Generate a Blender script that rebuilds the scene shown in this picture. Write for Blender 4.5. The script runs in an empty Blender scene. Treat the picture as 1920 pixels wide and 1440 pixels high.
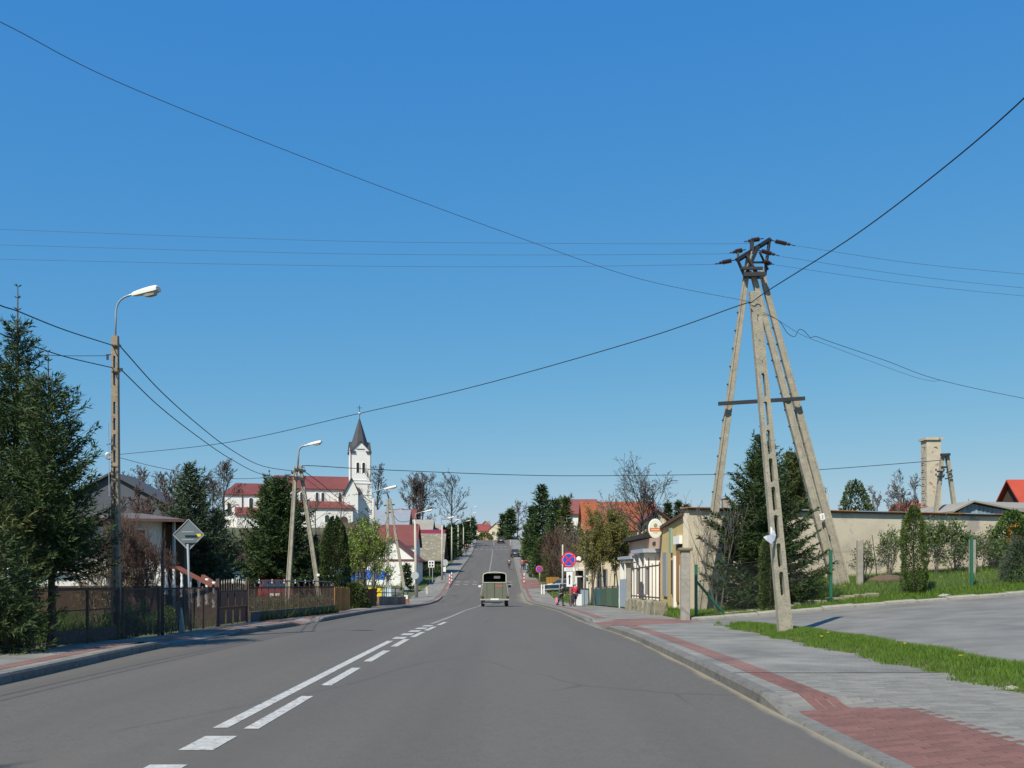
import bpy, math, random
import numpy as np
from mathutils import Vector, Matrix, Quaternion

SC = bpy.context.scene
COL = SC.collection

# ------------------------------------------------------------------ camera
EYE = 1.3                       # eye height over the road at the car
FPX, CX, HY = 1900.0, 960.0, 1065.0
cam_d = bpy.data.cameras.new("camera")
cam = bpy.data.objects.new("camera", cam_d)
COL.objects.link(cam)
cam.location = (0, 0, EYE)
cam.rotation_euler = (math.radians(90), 0, 0)
cam_d.sensor_width = 36.0
cam_d.lens = FPX / 1920.0 * 36.0
cam_d.shift_y = (HY - 720.0) / 1920.0
cam_d.clip_start = 0.1
cam_d.clip_end = 12000
SC.camera = cam

# ------------------------------------------------------------------ sky, sun, exposure
SUN_EL = math.radians(48)
SX, SY = 0.55, 0.835            # horizontal direction in which shadows fall
SUN_AZ = math.atan2(-SX, -SY)   # azimuth towards the sun, clockwise from +Y
world = bpy.data.worlds.new("World")
SC.world = world
world.use_nodes = True
wn = world.node_tree
wn.nodes.clear()
w_out = wn.nodes.new("ShaderNodeOutputWorld")
w_bg = wn.nodes.new("ShaderNodeBackground")
w_sky = wn.nodes.new("ShaderNodeTexSky")
w_sky.sky_type = 'NISHITA'
w_sky.sun_disc = False
w_sky.sun_elevation = SUN_EL
w_sky.sun_rotation = SUN_AZ
w_sky.altitude = 200
w_sky.air_density = 1.0
w_sky.dust_density = 0.35
w_sky.ozone_density = 6.0
w_sep = wn.nodes.new("ShaderNodeSeparateColor")
w_com = wn.nodes.new("ShaderNodeCombineColor")
wn.links.new(w_sky.outputs[0], w_sep.inputs[0])
for i, (k, g) in enumerate(((.50, 1.2), (1.47, .60), (4.15, .14))):     # film-like response: the blue of the sky is compressed
    pw = wn.nodes.new("ShaderNodeMath"); pw.operation = 'POWER'; pw.inputs[1].default_value = g
    ml_ = wn.nodes.new("ShaderNodeMath"); ml_.operation = 'MULTIPLY'; ml_.inputs[1].default_value = k
    wn.links.new(w_sep.outputs[i], pw.inputs[0]); wn.links.new(pw.outputs[0], ml_.inputs[0]); wn.links.new(ml_.outputs[0], w_com.inputs[i])
w_bg.inputs['Strength'].default_value = 0.100
wn.links.new(w_com.outputs[0], w_bg.inputs['Color'])
wn.links.new(w_bg.outputs[0], w_out.inputs['Surface'])

sun_d = bpy.data.lights.new("sun", 'SUN')
sun_d.energy = 4.7
sun_d.angle = math.radians(0.53)
sun_d.color = (1.0, 0.935, 0.80)
sun = bpy.data.objects.new("sun", sun_d)
COL.objects.link(sun)
sdir = Vector((SX * math.cos(SUN_EL), SY * math.cos(SUN_EL), -math.sin(SUN_EL)))
sun.rotation_euler = sdir.to_track_quat('-Z', 'Y').to_euler()
sun.location = (-30, -30, 60)

SC.view_settings.view_transform = 'Standard'
SC.view_settings.look = 'None'
SC.view_settings.exposure = 0.32
SC.view_settings.gamma = 1.0
SC.view_settings.use_curve_mapping = False

# ------------------------------------------------------------------ materials
MATS = {}
def mat(name, col, col2=None, rough=0.8, scale=6.0, amt=0.5, bump=0.0, bscale=40.0,
        island=0.0, rnd=0.0, metal=0.0, detail=4.0, spec=0.5, trans=0.0, alpha=None, stretch=None, spots=None):
    """noise-mottled principled material; island / rnd = brightness variation per mesh island / per object"""
    if name in MATS:
        return MATS[name]
    m = bpy.data.materials.new(name)
    m.use_nodes = True
    nt = m.node_tree
    N, Lk = nt.nodes, nt.links
    b = N['Principled BSDF']
    b.inputs['Roughness'].default_value = rough
    b.inputs['Metallic'].default_value = metal
    b.inputs['Specular IOR Level'].default_value = spec
    col = tuple(col) + (1,)
    col2 = tuple(col2) + (1,) if col2 else tuple(c * 0.7 for c in col[:3]) + (1,)
    tc = N.new('ShaderNodeTexCoord')
    mp = N.new('ShaderNodeMapping')
    if stretch:
        mp.inputs['Scale'].default_value = stretch
    Lk.new(tc.outputs['Object'], mp.inputs['Vector'])
    nz = N.new('ShaderNodeTexNoise')
    nz.inputs['Scale'].default_value = scale
    nz.inputs['Detail'].default_value = detail
    nz.inputs['Roughness'].default_value = 0.62
    Lk.new(mp.outputs[0], nz.inputs['Vector'])
    rp = N.new('ShaderNodeMapRange')
    rp.inputs['From Min'].default_value = 0.5 - 0.28 / max(amt, .05) * .5
    rp.inputs['From Max'].default_value = 0.5 + 0.28 / max(amt, .05) * .5
    Lk.new(nz.outputs['Fac'], rp.inputs['Value'])
    mx = N.new('ShaderNodeMix'); mx.data_type = 'RGBA'
    mx.inputs['A'].default_value = col
    mx.inputs['B'].default_value = col2
    Lk.new(rp.outputs[0], mx.inputs['Factor'])
    out = mx.outputs['Result']
    if spots:
        (sc, sscale, th) = spots
        n2 = N.new('ShaderNodeTexNoise'); n2.inputs['Scale'].default_value = sscale; n2.inputs['Detail'].default_value = 6
        Lk.new(mp.outputs[0], n2.inputs['Vector'])
        r2 = N.new('ShaderNodeMapRange'); r2.inputs['From Min'].default_value = th; r2.inputs['From Max'].default_value = th + .06
        Lk.new(n2.outputs['Fac'], r2.inputs['Value'])
        m2 = N.new('ShaderNodeMix'); m2.data_type = 'RGBA'
        Lk.new(out, m2.inputs['A']); m2.inputs['B'].default_value = tuple(sc) + (1,)
        Lk.new(r2.outputs[0], m2.inputs['Factor'])
        out = m2.outputs['Result']
    if island or rnd:
        if island:
            g = N.new('ShaderNodeNewGeometry'); src = g.outputs['Random Per Island']; k = island
        else:
            g = N.new('ShaderNodeObjectInfo'); src = g.outputs['Random']; k = rnd
        r3 = N.new('ShaderNodeMapRange'); r3.inputs['To Min'].default_value = 1 - k; r3.inputs['To Max'].default_value = 1 + k
        Lk.new(src, r3.inputs['Value'])
        hs = N.new('ShaderNodeHueSaturation')
        Lk.new(r3.outputs[0], hs.inputs['Value']); Lk.new(out, hs.inputs['Color'])
        out = hs.outputs[0]
    Lk.new(out, b.inputs['Base Color'])
    if bump:
        n4 = N.new('ShaderNodeTexNoise'); n4.inputs['Scale'].default_value = bscale; n4.inputs['Detail'].default_value = 5
        Lk.new(mp.outputs[0], n4.inputs['Vector'])
        bp = N.new('ShaderNodeBump'); bp.inputs['Strength'].default_value = bump; bp.inputs['Distance'].default_value = 0.02
        Lk.new(n4.outputs['Fac'], bp.inputs['Height'])
        Lk.new(bp.outputs[0], b.inputs['Normal'])
    if trans:      # thin leaves let light through
        tr = N.new('ShaderNodeBsdfTranslucent'); Lk.new(out, tr.inputs['Color'])
        ms = N.new('ShaderNodeMixShader'); ms.inputs[0].default_value = trans
        Lk.new(b.outputs[0], ms.inputs[1]); Lk.new(tr.outputs[0], ms.inputs[2])
        Lk.new(ms.outputs[0], N['Material Output'].inputs['Surface'])
    MATS[name] = m
    return m

def glass(name='window_glass', col=(0.02, 0.025, 0.03)):
    return mat(name, col, tuple(c * 1.6 for c in col), rough=0.08, scale=2, spec=0.8)

def brick_mat(name, c1, c2, mortar, bw=0.2, rh=0.1, msize=0.006, rough=0.85, patch=0.25):
    if name in MATS: return MATS[name]
    m = bpy.data.materials.new(name); m.use_nodes = True
    nt = m.node_tree; N, Lk = nt.nodes, nt.links; b = N['Principled BSDF']
    tc = N.new('ShaderNodeTexCoord')
    br = N.new('ShaderNodeTexBrick')
    br.inputs['Scale'].default_value = 1.0
    br.inputs['Brick Width'].default_value = bw
    br.inputs['Row Height'].default_value = rh
    br.inputs['Mortar Size'].default_value = msize
    br.inputs['Mortar Smooth'].default_value = 0.3
    br.inputs['Color1'].default_value = tuple(c1) + (1,)
    br.inputs['Color2'].default_value = tuple(c2) + (1,)
    br.inputs['Mortar'].default_value = tuple(mortar) + (1,)
    Lk.new(tc.outputs['Object'], br.inputs['Vector'])
    nz = N.new('ShaderNodeTexNoise'); nz.inputs['Scale'].default_value = 0.9; nz.inputs['Detail'].default_value = 6
    Lk.new(tc.outputs['Object'], nz.inputs['Vector'])
    rp = N.new('ShaderNodeMapRange'); rp.inputs['From Min'].default_value = .3; rp.inputs['From Max'].default_value = .7
    rp.inputs['To Min'].default_value = 1 - patch; rp.inputs['To Max'].default_value = 1 + patch
    Lk.new(nz.outputs['Fac'], rp.inputs['Value'])
    hs = N.new('ShaderNodeHueSaturation'); Lk.new(br.outputs['Color'], hs.inputs['Color']); Lk.new(rp.outputs[0], hs.inputs['Value'])
    Lk.new(hs.outputs[0], b.inputs['Base Color'])
    bp = N.new('ShaderNodeBump'); bp.inputs['Strength'].default_value = .5; bp.inputs['Distance'].default_value = .004; bp.invert = True
    Lk.new(br.outputs['Fac'], bp.inputs['Height']); Lk.new(bp.outputs[0], b.inputs['Normal'])
    b.inputs['Roughness'].default_value = rough
    MATS[name] = m
    return m

# ------------------------------------------------------------------ mesh builder
def rotm(rx=0, ry=0, rz=0):
    return Matrix.Rotation(rz, 3, 'Z') @ Matrix.Rotation(ry, 3, 'Y') @ Matrix.Rotation(rx, 3, 'X')

class MB:
    """collects shapes, then links them as ONE mesh object"""
    def __init__(self):
        self.v = []; self.f = []
        self.nv = []; self.nf = []      # numpy chunks (tris)
    def add(self, verts, faces):
        o = len(self.v)
        self.v += [tuple(p) for p in verts]
        self.f += [tuple(i + o for i in f) for f in faces]
        return self
    def box(self, c, s, R=None, taper=1.0):
        hx, hy, hz = s[0] / 2, s[1] / 2, s[2] / 2
        vs = []
        for z in (-1, 1):
            k = taper if z > 0 else 1
            for x, y in ((-1, -1), (1, -1), (1, 1), (-1, 1)):
                p = Vector((x * hx * k, y * hy * k, z * hz))
                if R is not None: p = R @ p
                vs.append(p + Vector(c))
        return self.add(vs, [(3, 2, 1, 0), (4, 5, 6, 7), (0, 1, 5, 4), (1, 2, 6, 5), (2, 3, 7, 6), (3, 0, 4, 7)])
    def bb(self, x0, x1, y0, y1, z0, z1):
        return self.box(((x0 + x1) / 2, (y0 + y1) / 2, (z0 + z1) / 2), (abs(x1 - x0), abs(y1 - y0), abs(z1 - z0)))
    def bar(self, a, b, w, h=None, up=(0, 0, 1), w2=None, h2=None):
        """box beam from a to b; w across, h along 'up'"""
        a, b = Vector(a), Vector(b); h = h or w
        w2 = w if w2 is None else w2; h2 = h if h2 is None else h2
        d = (b - a).normalized(); up = Vector(up)
        if abs(d.dot(up)) > .98: up = Vector((0, 1, 0))
        s = d.cross(up).normalized(); u = s.cross(d).normalized()
        vs = []
        for p, ww, hh in ((a, w, h), (b, w2, h2)):
            for i, j in ((-1, -1), (1, -1), (1, 1), (-1, 1)):
                vs.append(p + s * (i * ww / 2) + u * (j * hh / 2))
        return self.add(vs, [(0, 1, 2, 3), (7, 6, 5, 4), (0, 4, 5, 1), (1, 5, 6, 2), (2, 6, 7, 3), (3, 7, 4, 0)])
    def tube(self, pts, r, n=6, r2=None, cap=True):
        pts = [Vector(p) for p in pts]; k = len(pts)
        rs = r if isinstance(r, (list, tuple)) else [r + ((r2 if r2 is not None else r) - r) * i / max(1, k - 1) for i in range(k)]
        vs = []; prev = None
        for i, p in enumerate(pts):
            t = (pts[min(i + 1, k - 1)] - pts[max(i - 1, 0)]).normalized()
            if prev is None:
                ref = Vector((0, 0, 1)) if abs(t.z) < .9 else Vector((0, 1, 0))
                s = t.cross(ref).normalized()
            else:
                s = (prev - t * prev.dot(t)).normalized()
            prev = s; u = t.cross(s)
            for q in range(n):
                a = 2 * math.pi * q / n
                vs.append(p + (s * math.cos(a) + u * math.sin(a)) * rs[i])
        fs = []
        for i in range(k - 1):
            for q in range(n):
                fs.append((i * n + q, i * n + (q + 1) % n, (i + 1) * n + (q + 1) % n, (i + 1) * n + q))
        if cap:
            fs.append(tuple(range(n - 1, -1, -1))); fs.append(tuple((k - 1) * n + q for q in range(n)))
        return self.add(vs, fs)
    def lathe(self, prof, c=(0, 0, 0), n=16, R=None, sx=1, sy=1):
        """prof: (radius, z) list, axis z then rotated by R"""
        vs = []; k = len(prof); c = Vector(c)
        for r, z in prof:
            for q in range(n):
                a = 2 * math.pi * q / n
                p = Vector((r * math.cos(a) * sx, r * math.sin(a) * sy, z))
                if R is not None: p = R @ p
                vs.append(p + c)
        fs = [(i * n + q, i * n + (q + 1) % n, (i + 1) * n + (q + 1) % n, (i + 1) * n + q) for i in range(k - 1) for q in range(n)]
        fs.append(tuple(range(n - 1, -1, -1))); fs.append(tuple((k - 1) * n + q for q in range(n)))
        return self.add(vs, fs)
    def prism(self, poly, y0, y1, fn=None):
        """poly of (x, z) extruded along y (or mapped by fn(x, y, z))"""
        n = len(poly); fn = fn or (lambda x, y, z: (x, y, z))
        vs = [fn(x, y0, z) for x, z in poly] + [fn(x, y1, z) for x, z in poly]
        fs = [tuple(range(n)), tuple(range(2 * n - 1, n - 1, -1))]
        fs += [(i, i + n, (i + 1) % n + n, (i + 1) % n) for i in range(n)]
        return self.add(vs, fs)
    def tris(self, P):
        """P: (n,3,3) numpy"""
        self.nv.append(np.asarray(P, dtype=np.float32)); return self
    def build(self, name, m, parent=None, loc=None, smooth=False, label=None, bevel=0, kind=None):
        off = Vector((0, 0, 0))
        if loc is not None: off = Vector(loc)
        elif parent is not None and not is_local(parent): off = wloc(parent)
        me = bpy.data.meshes.new(name)
        if self.nv:
            P = np.concatenate(self.nv).reshape(-1, 3) - np.array(off, dtype=np.float32)
            nt = len(P) // 3
            if self.v:
                me2v = np.array(self.v, dtype=np.float32) - np.array(off, dtype=np.float32)
                loops = []; starts = []; tot = []
                for f in self.f:
                    starts.append(len(loops)); tot.append(len(f)); loops += f
                base = len(me2v)
                V = np.concatenate([me2v, P])
                L = np.concatenate([np.array(loops, dtype=np.int32), np.arange(base, base + len(P), dtype=np.int32)])
                S = np.concatenate([np.array(starts, dtype=np.int32), len(loops) + 3 * np.arange(nt, dtype=np.int32)])
                T = np.concatenate([np.array(tot, dtype=np.int32), np.full(nt, 3, dtype=np.int32)])
            else:
                V, L = P, np.arange(len(P), dtype=np.int32)
                S = 3 * np.arange(nt, dtype=np.int32); T = np.full(nt, 3, dtype=np.int32)
            me.vertices.add(len(V)); me.vertices.foreach_set('co', V.ravel())
            me.loops.add(len(L)); me.loops.foreach_set('vertex_index', L)
            me.polygons.add(len(S)); me.polygons.foreach_set('loop_start', S); me.polygons.foreach_set('loop_total', T)
            me.update(calc_edges=True)
        else:
            me.from_pydata([(p[0] - off.x, p[1] - off.y, p[2] - off.z) for p in self.v], [], self.f)
            me.update()
        me.validate()
        if smooth:
            me.polygons.foreach_set('use_smooth', [True] * len(me.polygons))
        for mm in (m if isinstance(m, (list, tuple)) else [m]):
            me.materials.append(mm)
        o = bpy.data.objects.new(name, me)
        COL.objects.link(o)
        if parent is not None: o.parent = parent
        if loc is not None: o.location = loc
        if label: o['label'] = label
        if kind: o['kind'] = kind
        if bevel:
            bv = o.modifiers.new('bevel', 'BEVEL'); bv.width = bevel; bv.segments = 2; bv.limit_method = 'ANGLE'
        return o

def is_local(o):
    while o is not None:
        if o.get('_local'): return True
        o = o.parent
    return False

def wloc(o):
    p = Vector((0, 0, 0))
    while o is not None:
        p += o.location; o = o.parent
    return p

def thing(name, label, cat, loc=(0, 0, 0), rz=0.0, group=None, local=False):
    """an Empty at the thing's base; parts given in world coords unless local"""
    o = bpy.data.objects.new(name, None); COL.objects.link(o)
    o.empty_display_size = .2
    o.location = loc; o.rotation_euler = (0, 0, rz)
    o['label'] = label; o['category'] = cat
    if group: o['group'] = group
    if local: o['_local'] = 1
    return o

def tag(o, label, cat, group=None):
    o['label'] = label; o['category'] = cat
    if group: o['group'] = group
    return o

def dup(root, loc, rz=None, label=None):
    r = root.copy(); COL.objects.link(r); r.location = loc
    if rz is not None: r.rotation_euler = (0, 0, rz)
    if label: r['label'] = label
    for ch in list(root.children):
        c = ch.copy(); COL.objects.link(c); c.parent = r
        for g in list(ch.children):
            d = g.copy(); COL.objects.link(d); d.parent = c
    return r

# ------------------------------------------------------------------ the lie of the land
def hermite(xs, ys):
    xs, ys = np.array(xs, float), np.array(ys, float)
    dl = np.diff(ys) / np.diff(xs)
    m = np.concatenate([[dl[0]], np.where(dl[:-1] * dl[1:] > 0, 2 * dl[:-1] * dl[1:] / (dl[:-1] + dl[1:] + 1e-12), 0), [dl[-1]]])
    def f(x):
        x = np.asarray(x, float)
        i = np.clip(np.searchsorted(xs, x) - 1, 0, len(xs) - 2)
        h = xs[i + 1] - xs[i]; t = np.clip((x - xs[i]) / h, 0, 1)
        r = (2*t**3-3*t**2+1)*ys[i] + (t**3-2*t**2+t)*h*m[i] + (-2*t**3+3*t**2)*ys[i+1] + (t**3-t**2)*h*m[i+1]
        return r
    return f
zr_ = hermite([-60, 0, 20, 40, 52, 66, 80, 93, 104, 120, 151, 200, 247, 266, 300, 400, 600, 3000],
              [.6, 0, -.2, -.5, -.8, -1.2, -1.55, -1.73, -1.5, -.6, 1.14, 3.93, 7.54, 8.6, 8.2, 6.5, 4, 4])
KL_ = hermite([-60, 9, 12.3, 19, 30.5, 42, 63, 93, 151, 200, 247, 300, 360, 600], [-6.15, -6.15, -6.2, -6.5, -5.85, -5.75, -6.0, -6.75, -7.5, -8, -8.7, -13, -24, -90])
KR_ = hermite([-60, 9, 15, 21, 29.5, 38.5, 50, 71, 95, 151, 200, 247, 300, 360, 600], [2.55, 2.55, 2.6, 2.6, 2.25, 2.1, 2.02, 1.9, 1.3, .7, .2, -.26, -4.5, -15, -80])
CL_ = hermite([-60, 9, 21, 40, 66, 93, 151, 200, 247, 300, 360, 600], [-2.5, -2.5, -2.5, -2.15, -2.2, -2.7, -3.3, -3.9, -4.4, -8.7, -19, -85])
zr = lambda y: float(zr_(y)); KL = lambda y: float(KL_(y)); KR = lambda y: float(KR_(y)); KC = lambda y: float(CL_(y))
def ss(a, b, x):
    t = np.clip((np.asarray(x, float) - a) / (b - a), 0, 1); return t * t * (3 - 2 * t)
def zg_(x, y):
    """ground beside the road"""
    x = np.asarray(x, float); y = np.asarray(y, float)
    z = zr_(y) + 0.12
    tilt = .066 * np.clip(x - 5.3, 0, 15) * ss(6, 16, y) * (1 - .6 * ss(45, 110, y)) * (1 - ss(150, 260, y))
    hill = 5.0 * ss(-11, -34, x) * ss(90, 190, y) * (1 - ss(260, 400, y))
    yf = y - (29.0 + (x - 5.3) * .19)
    mound = .80 * ss(6.5, 10.5, x) * ss(-1.0, 6.5, yf) * (1 - ss(42, 60, y))
    return z + tilt + hill + mound
zg = lambda x, y: float(zg_(x, y))
X = lambda px, d: (px - CX) * d / FPX
Z = lambda py, d: EYE - (py - HY) * d / FPX
def P(px, py, d): return Vector((X(px, d), d, Z(py, d)))
rng = np.random.default_rng(7)
random.seed(11)
# ------------------------------------------------------------------ ground, road, pavements
def struct(o): o['kind'] = 'structure'; return o
def dipf(y, spans, lo=.025, hi=.125, ramp=.9):
    h = hi
    for a, b in spans:
        k = float(ss(a - ramp, a, y) * (1 - ss(b, b + ramp, y)))
        h = min(h, hi + (lo - hi) * k)
    return h
DIP_R = [(-50, 9.6), (26.6, 30.0)]
DIP_L = [(19.4, 22.6), (28.6, 30.6), (101, 114)]
hkR = lambda y: dipf(y, DIP_R)
hkL = lambda y: dipf(y, DIP_L)
def swR(x, y): return zr(y) + min(.12, hkR(y) + max(0, x - KR(y) - .15) * .1)
def swL(x, y): return zr(y) + min(.12, hkL(y) + max(0, KL(y) - .15 - x) * .1)

ys = np.unique(np.concatenate([np.arange(-40, 0, 4), np.arange(0, 60, 1), np.arange(60, 130, 2), np.arange(130, 310, 4),
                               np.arange(310, 620, 20), np.array([700, 900, 1300, 2000, 3000])]).astype(float))
lo = np.array([2500, 900, 300, 150, 90, 60, 42, 30, 22, 17, 13, 10, 8, 6, 4.5, 3, 2, 1.2, .6, .05])
ro = np.array([.05, .6, 1.2, 2, 2.7, 3.5, 4.5, 6, 7.5, 9, 11, 13, 16, 20, 28, 42, 60, 90, 150, 300, 900, 2500])
rows = []
for y in ys:
    l, r = KL(y), KR(y)
    xl = l - lo; xr = r + ro
    dl = np.where(lo < 2.1, .13, .02) if y < 130 else np.full(len(lo), .05)
    dr = np.where(ro < 2.8, .13, .02) if y < 130 else np.full(len(ro), .05)
    zl = zg_(xl, np.full(len(xl), y)) - dl; zrr = zg_(xr, np.full(len(xr), y)) - dr
    row = [(a, y, b) for a, b in zip(xl, zl)] + [(l + .05, y, zr(y) - .3), (r - .05, y, zr(y) - .3)] + [(a, y, b) for a, b in zip(xr, zrr)]
    rows.append(row)
def grid(rows):
    m = MB(); n = len(rows[0])
    m.v = [p for r in rows for p in r]
    m.f = [(i * n + j, i * n + j + 1, (i + 1) * n + j + 1, (i + 1) * n + j) for i in range(len(rows) - 1) for j in range(n - 1)]
    return m
M_ground = mat('ground_grass', (.055, .085, .022), (.10, .085, .045), rough=.95, scale=.45, amt=.8, bump=.5, bscale=9, spots=((.13, .105, .06), 1.7, .60))
struct(grid(rows).build('ground', M_ground, smooth=True))

def road_material():
    m = bpy.data.materials.new('asphalt'); m.use_nodes = True
    nt = m.node_tree; N, L = nt.nodes, nt.links; b = N['Principled BSDF']
    tc = N.new('ShaderNodeTexCoord')
    def noise(scale, detail=4, rough=.6, st=None):
        mp = N.new('ShaderNodeMapping'); L.new(tc.outputs['Object'], mp.inputs['Vector'])
        if st: mp.inputs['Scale'].default_value = st
        n = N.new('ShaderNodeTexNoise'); n.inputs['Scale'].default_value = scale; n.inputs['Detail'].default_value = detail; n.inputs['Roughness'].default_value = rough
        L.new(mp.outputs[0], n.inputs['Vector']); return n.outputs['Fac']
    def mr(src, a, bb, c, d):
        r = N.new('ShaderNodeMapRange'); r.inputs['From Min'].default_value = a; r.inputs['From Max'].default_value = bb
        r.inputs['To Min'].default_value = c; r.inputs['To Max'].default_value = d; L.new(src, r.inputs['Value']); return r.outputs[0]
    def mixc(f, a, bcol):
        x = N.new('ShaderNodeMix'); x.data_type = 'RGBA'
        if isinstance(a, tuple): x.inputs['A'].default_value = a
        else: L.new(a, x.inputs['A'])
        x.inputs['B'].default_value = bcol; L.new(f, x.inputs['Factor']); return x.outputs['Result']
    def mul(a, c):
        x = N.new('ShaderNodeMath'); x.operation = 'MULTIPLY'; L.new(a, x.inputs[0])
        if isinstance(c, float): x.inputs[1].default_value = c
        else: L.new(c, x.inputs[1])
        return x.outputs[0]
    fine = mr(noise(46, 8, .85), .38, .62, 0, 1)
    col = mixc(fine, (.058, .053, .046, 1), (.146, .134, .117, 1))
    mid = mr(noise(9, 6, .75), .40, .62, 0, .5)
    col = mixc(mid, col, (.132, .121, .105, 1))
    big = mr(noise(.5, 6, .65, (1, .22, 1)), .38, .62, 0, .65)
    col = mixc(big, col, (.122, .108, .092, 1))
    wheel = mr(noise(1.1, 3, .5, (1, .03, 1)), .45, .7, 0, .4)      # worn bands along the lane
    col = mixc(wheel, col, (.076, .070, .062, 1))
    # tar-sealed cracks
    v = N.new('ShaderNodeTexVoronoi'); v.feature = 'DISTANCE_TO_EDGE'; v.inputs['Scale'].default_value = .16
    mp = N.new('ShaderNodeMapping'); mp.inputs['Scale'].default_value = (1, .5, 1); L.new(tc.outputs['Object'], mp.inputs['Vector'])
    nn = N.new('ShaderNodeTexNoise'); nn.inputs['Scale'].default_value = 1.3; L.new(mp.outputs[0], nn.inputs['Vector'])
    ad = N.new('ShaderNodeMix'); ad.data_type = 'VECTOR'; ad.inputs['Factor'].default_value = .25
    L.new(mp.outputs[0], ad.inputs['A']); L.new(nn.outputs['Color'], ad.inputs['B']); L.new(ad.outputs['Result'], v.inputs['Vector'])
    crack = mr(v.outputs['Distance'], .0, .004, .55, 0)
    crack = mul(crack, mr(noise(.12, 2), .52, .6, 0, 1))
    col = mixc(crack, col, (.05, .048, .046, 1))
    at = N.new('ShaderNodeAttribute'); at.attribute_name = 'sand'; at.attribute_type = 'GEOMETRY'
    sn = mr(noise(1.6, 6, .7, (1, .35, 1)), .3, .75, -.35, .35)
    s2 = N.new('ShaderNodeMath'); s2.operation = 'ADD'; L.new(at.outputs['Fac'], s2.inputs[0]); L.new(sn, s2.inputs[1])
    sand = mr(s2.outputs[0], .45, .95, 0, .85)
    col = mixc(sand, col, (.27, .235, .165, 1))
    L.new(col, b.inputs['Base Color'])
    b.inputs['Roughness'].default_value = .88; b.inputs['Specular IOR Level'].default_value = .35
    bp = N.new('ShaderNodeBump'); bp.inputs['Strength'].default_value = .35; bp.inputs['Distance'].default_value = .006
    L.new(noise(120, 5, .7), bp.inputs['Height']); L.new(bp.outputs[0], b.inputs['Normal'])
    return m
ry = np.unique(np.concatenate([np.arange(-12, 40, .5), np.arange(40, 130, 1), np.arange(130, 400, 3), np.arange(400, 601, 25)]).astype(float))
rr = []; sand = []
for y in ry:
    l, r = KL(y), KR(y)
    offs = [0, .06, .15, .3, .6, 1.2]
    xs = [l + o for o in offs] + [l + (r - l) * t for t in (.25, .375, .5, .625, .75)] + [r - o for o in (1.6, 1.1, .7, .4, .22, .12, .05, 0)]
    rr.append([(x, y, zr(y)) for x in xs])
    patch = float(ss(72, 80, y) * (1 - ss(104, 112, y)))            # sand washed out over the right edge in the dip
    for x in xs:
        dR = r - x; dL = x - l
        s = max(1.15 - dR / .16, .9 - dL / .13, 0)
        s = max(s, patch * (1.0 - dR / 1.5), .62 - dR / .7, .35 - dL / .6)
        sand.append(max(s, 0))
rm = grid(rr)
road = struct(rm.build('road', road_material(), smooth=True))
a = road.data.attributes.new('sand', 'FLOAT', 'POINT'); a.data.foreach_set('value', np.array(sand, dtype=np.float32))

def strip(y0, y1, xa, xb, zf, step=1.0):
    """sheet between x = xa(y) and xb(y), height zf(x, y)"""
    n = max(2, int((y1 - y0) / step) + 1); rows = []
    for i in range(n):
        y = y0 + (y1 - y0) * i / (n - 1); p, q = xa(y), xb(y)
        k = 2 if abs(q - p) < .7 else 9
        rows.append([(p + (q - p) * (j / (k - 1)) ** 1.6 if k > 2 else p + (q - p) * j, y) for j in range(9 if k > 2 else 2)])
    n2 = max(len(r) for r in rows)
    rows = [r if len(r) == n2 else [(r[0][0] + (r[-1][0] - r[0][0]) * j / (n2 - 1), r[0][1]) for j in range(n2)] for r in rows]
    return grid([[(x, y, zf(x, y)) for x, y in r] for r in rows])

# pavements
PAV_Y = 12.6
WL = hermite([-60, 14, 17, 20, 23, 27, 37, 45, 52, 60, 95, 103, 120, 200, 300, 400], [-8.6, -8.4, -7.85, -7.5, -7.25, -7.2, -6.45, -6.9, -7.0, -7.8, -9.6, -9.9, -9.6, -10.4, -15.5, -32])
WR = hermite([-60, 28.5, 29.5, 45, 70, 100, 118, 150, 247, 300, 400], [5.35, 5.3, 5.0, 4.9, 4.4, 3.9, 3.3, 2.7, 1.9, -2.2, -20])
G1, G2, GM = (.182, .176, .155), (.220, .210, .183), (.14, .127, .102)
R1, R2 = (.165, .076, .062), (.20, .096, .078)
M_pav = brick_mat('grey_paving', G1, G2, GM, patch=.32)
M_red = brick_mat('red_paving', R1, R2, (.24, .19, .15))
M_bed = mat('paving_sand', (.27, .235, .18), (.20, .175, .135), rough=.95, scale=30, bump=.3)
def sheet(name, m, *a, **k): return struct(strip(*a, **k).build(name, m, smooth=True))
pavement_r = sheet('pavement', M_pav, PAV_Y, 380, lambda y: KR(y) + .15, lambda y: float(WR(y)), swR)
pavement_l = sheet('pavement', M_pav, -20, 380, lambda y: float(WL(y)), lambda y: KL(y) - .15, swL)
bed = sheet('pavement', M_bed, -20, PAV_Y, lambda y: KR(y) + .15, lambda y: 5.35, lambda x, y: swR(x, y) - .006, step=.1)
sheet('red_paving_strip', M_red, PAV_Y, 150, lambda y: KR(y) + .35, lambda y: KR(y) + .65, lambda x, y: swR(x, y) + .004, step=.7)
sheet('red_paving_strip', M_red, -10, 120, lambda y: KL(y) - .62, lambda y: KL(y) - .34, lambda x, y: swL(x, y) + .004, step=.7)
sheet('red_paving', M_red, 25.6, 30.2, lambda y: KR(y) + .15, lambda y: 5.3 if y < 28.4 else float(WR(y)), lambda x, y: swR(x, y) + .007 if x < 3.2 + (y - 25.6) * .9 else swR(x, y) - .02, step=.25)
sheet('red_paving', M_red, 28.4, 31.2, lambda y: float(WL(y)), lambda y: KL(y) - .15, lambda x, y: swL(x, y) + .007, step=.3)
sheet('red_paving', M_red, 112, 126, lambda y: KR(y) + .15, lambda y: float(WR(y)) + 2.2, lambda x, y: zr(y) + .132)

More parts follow.
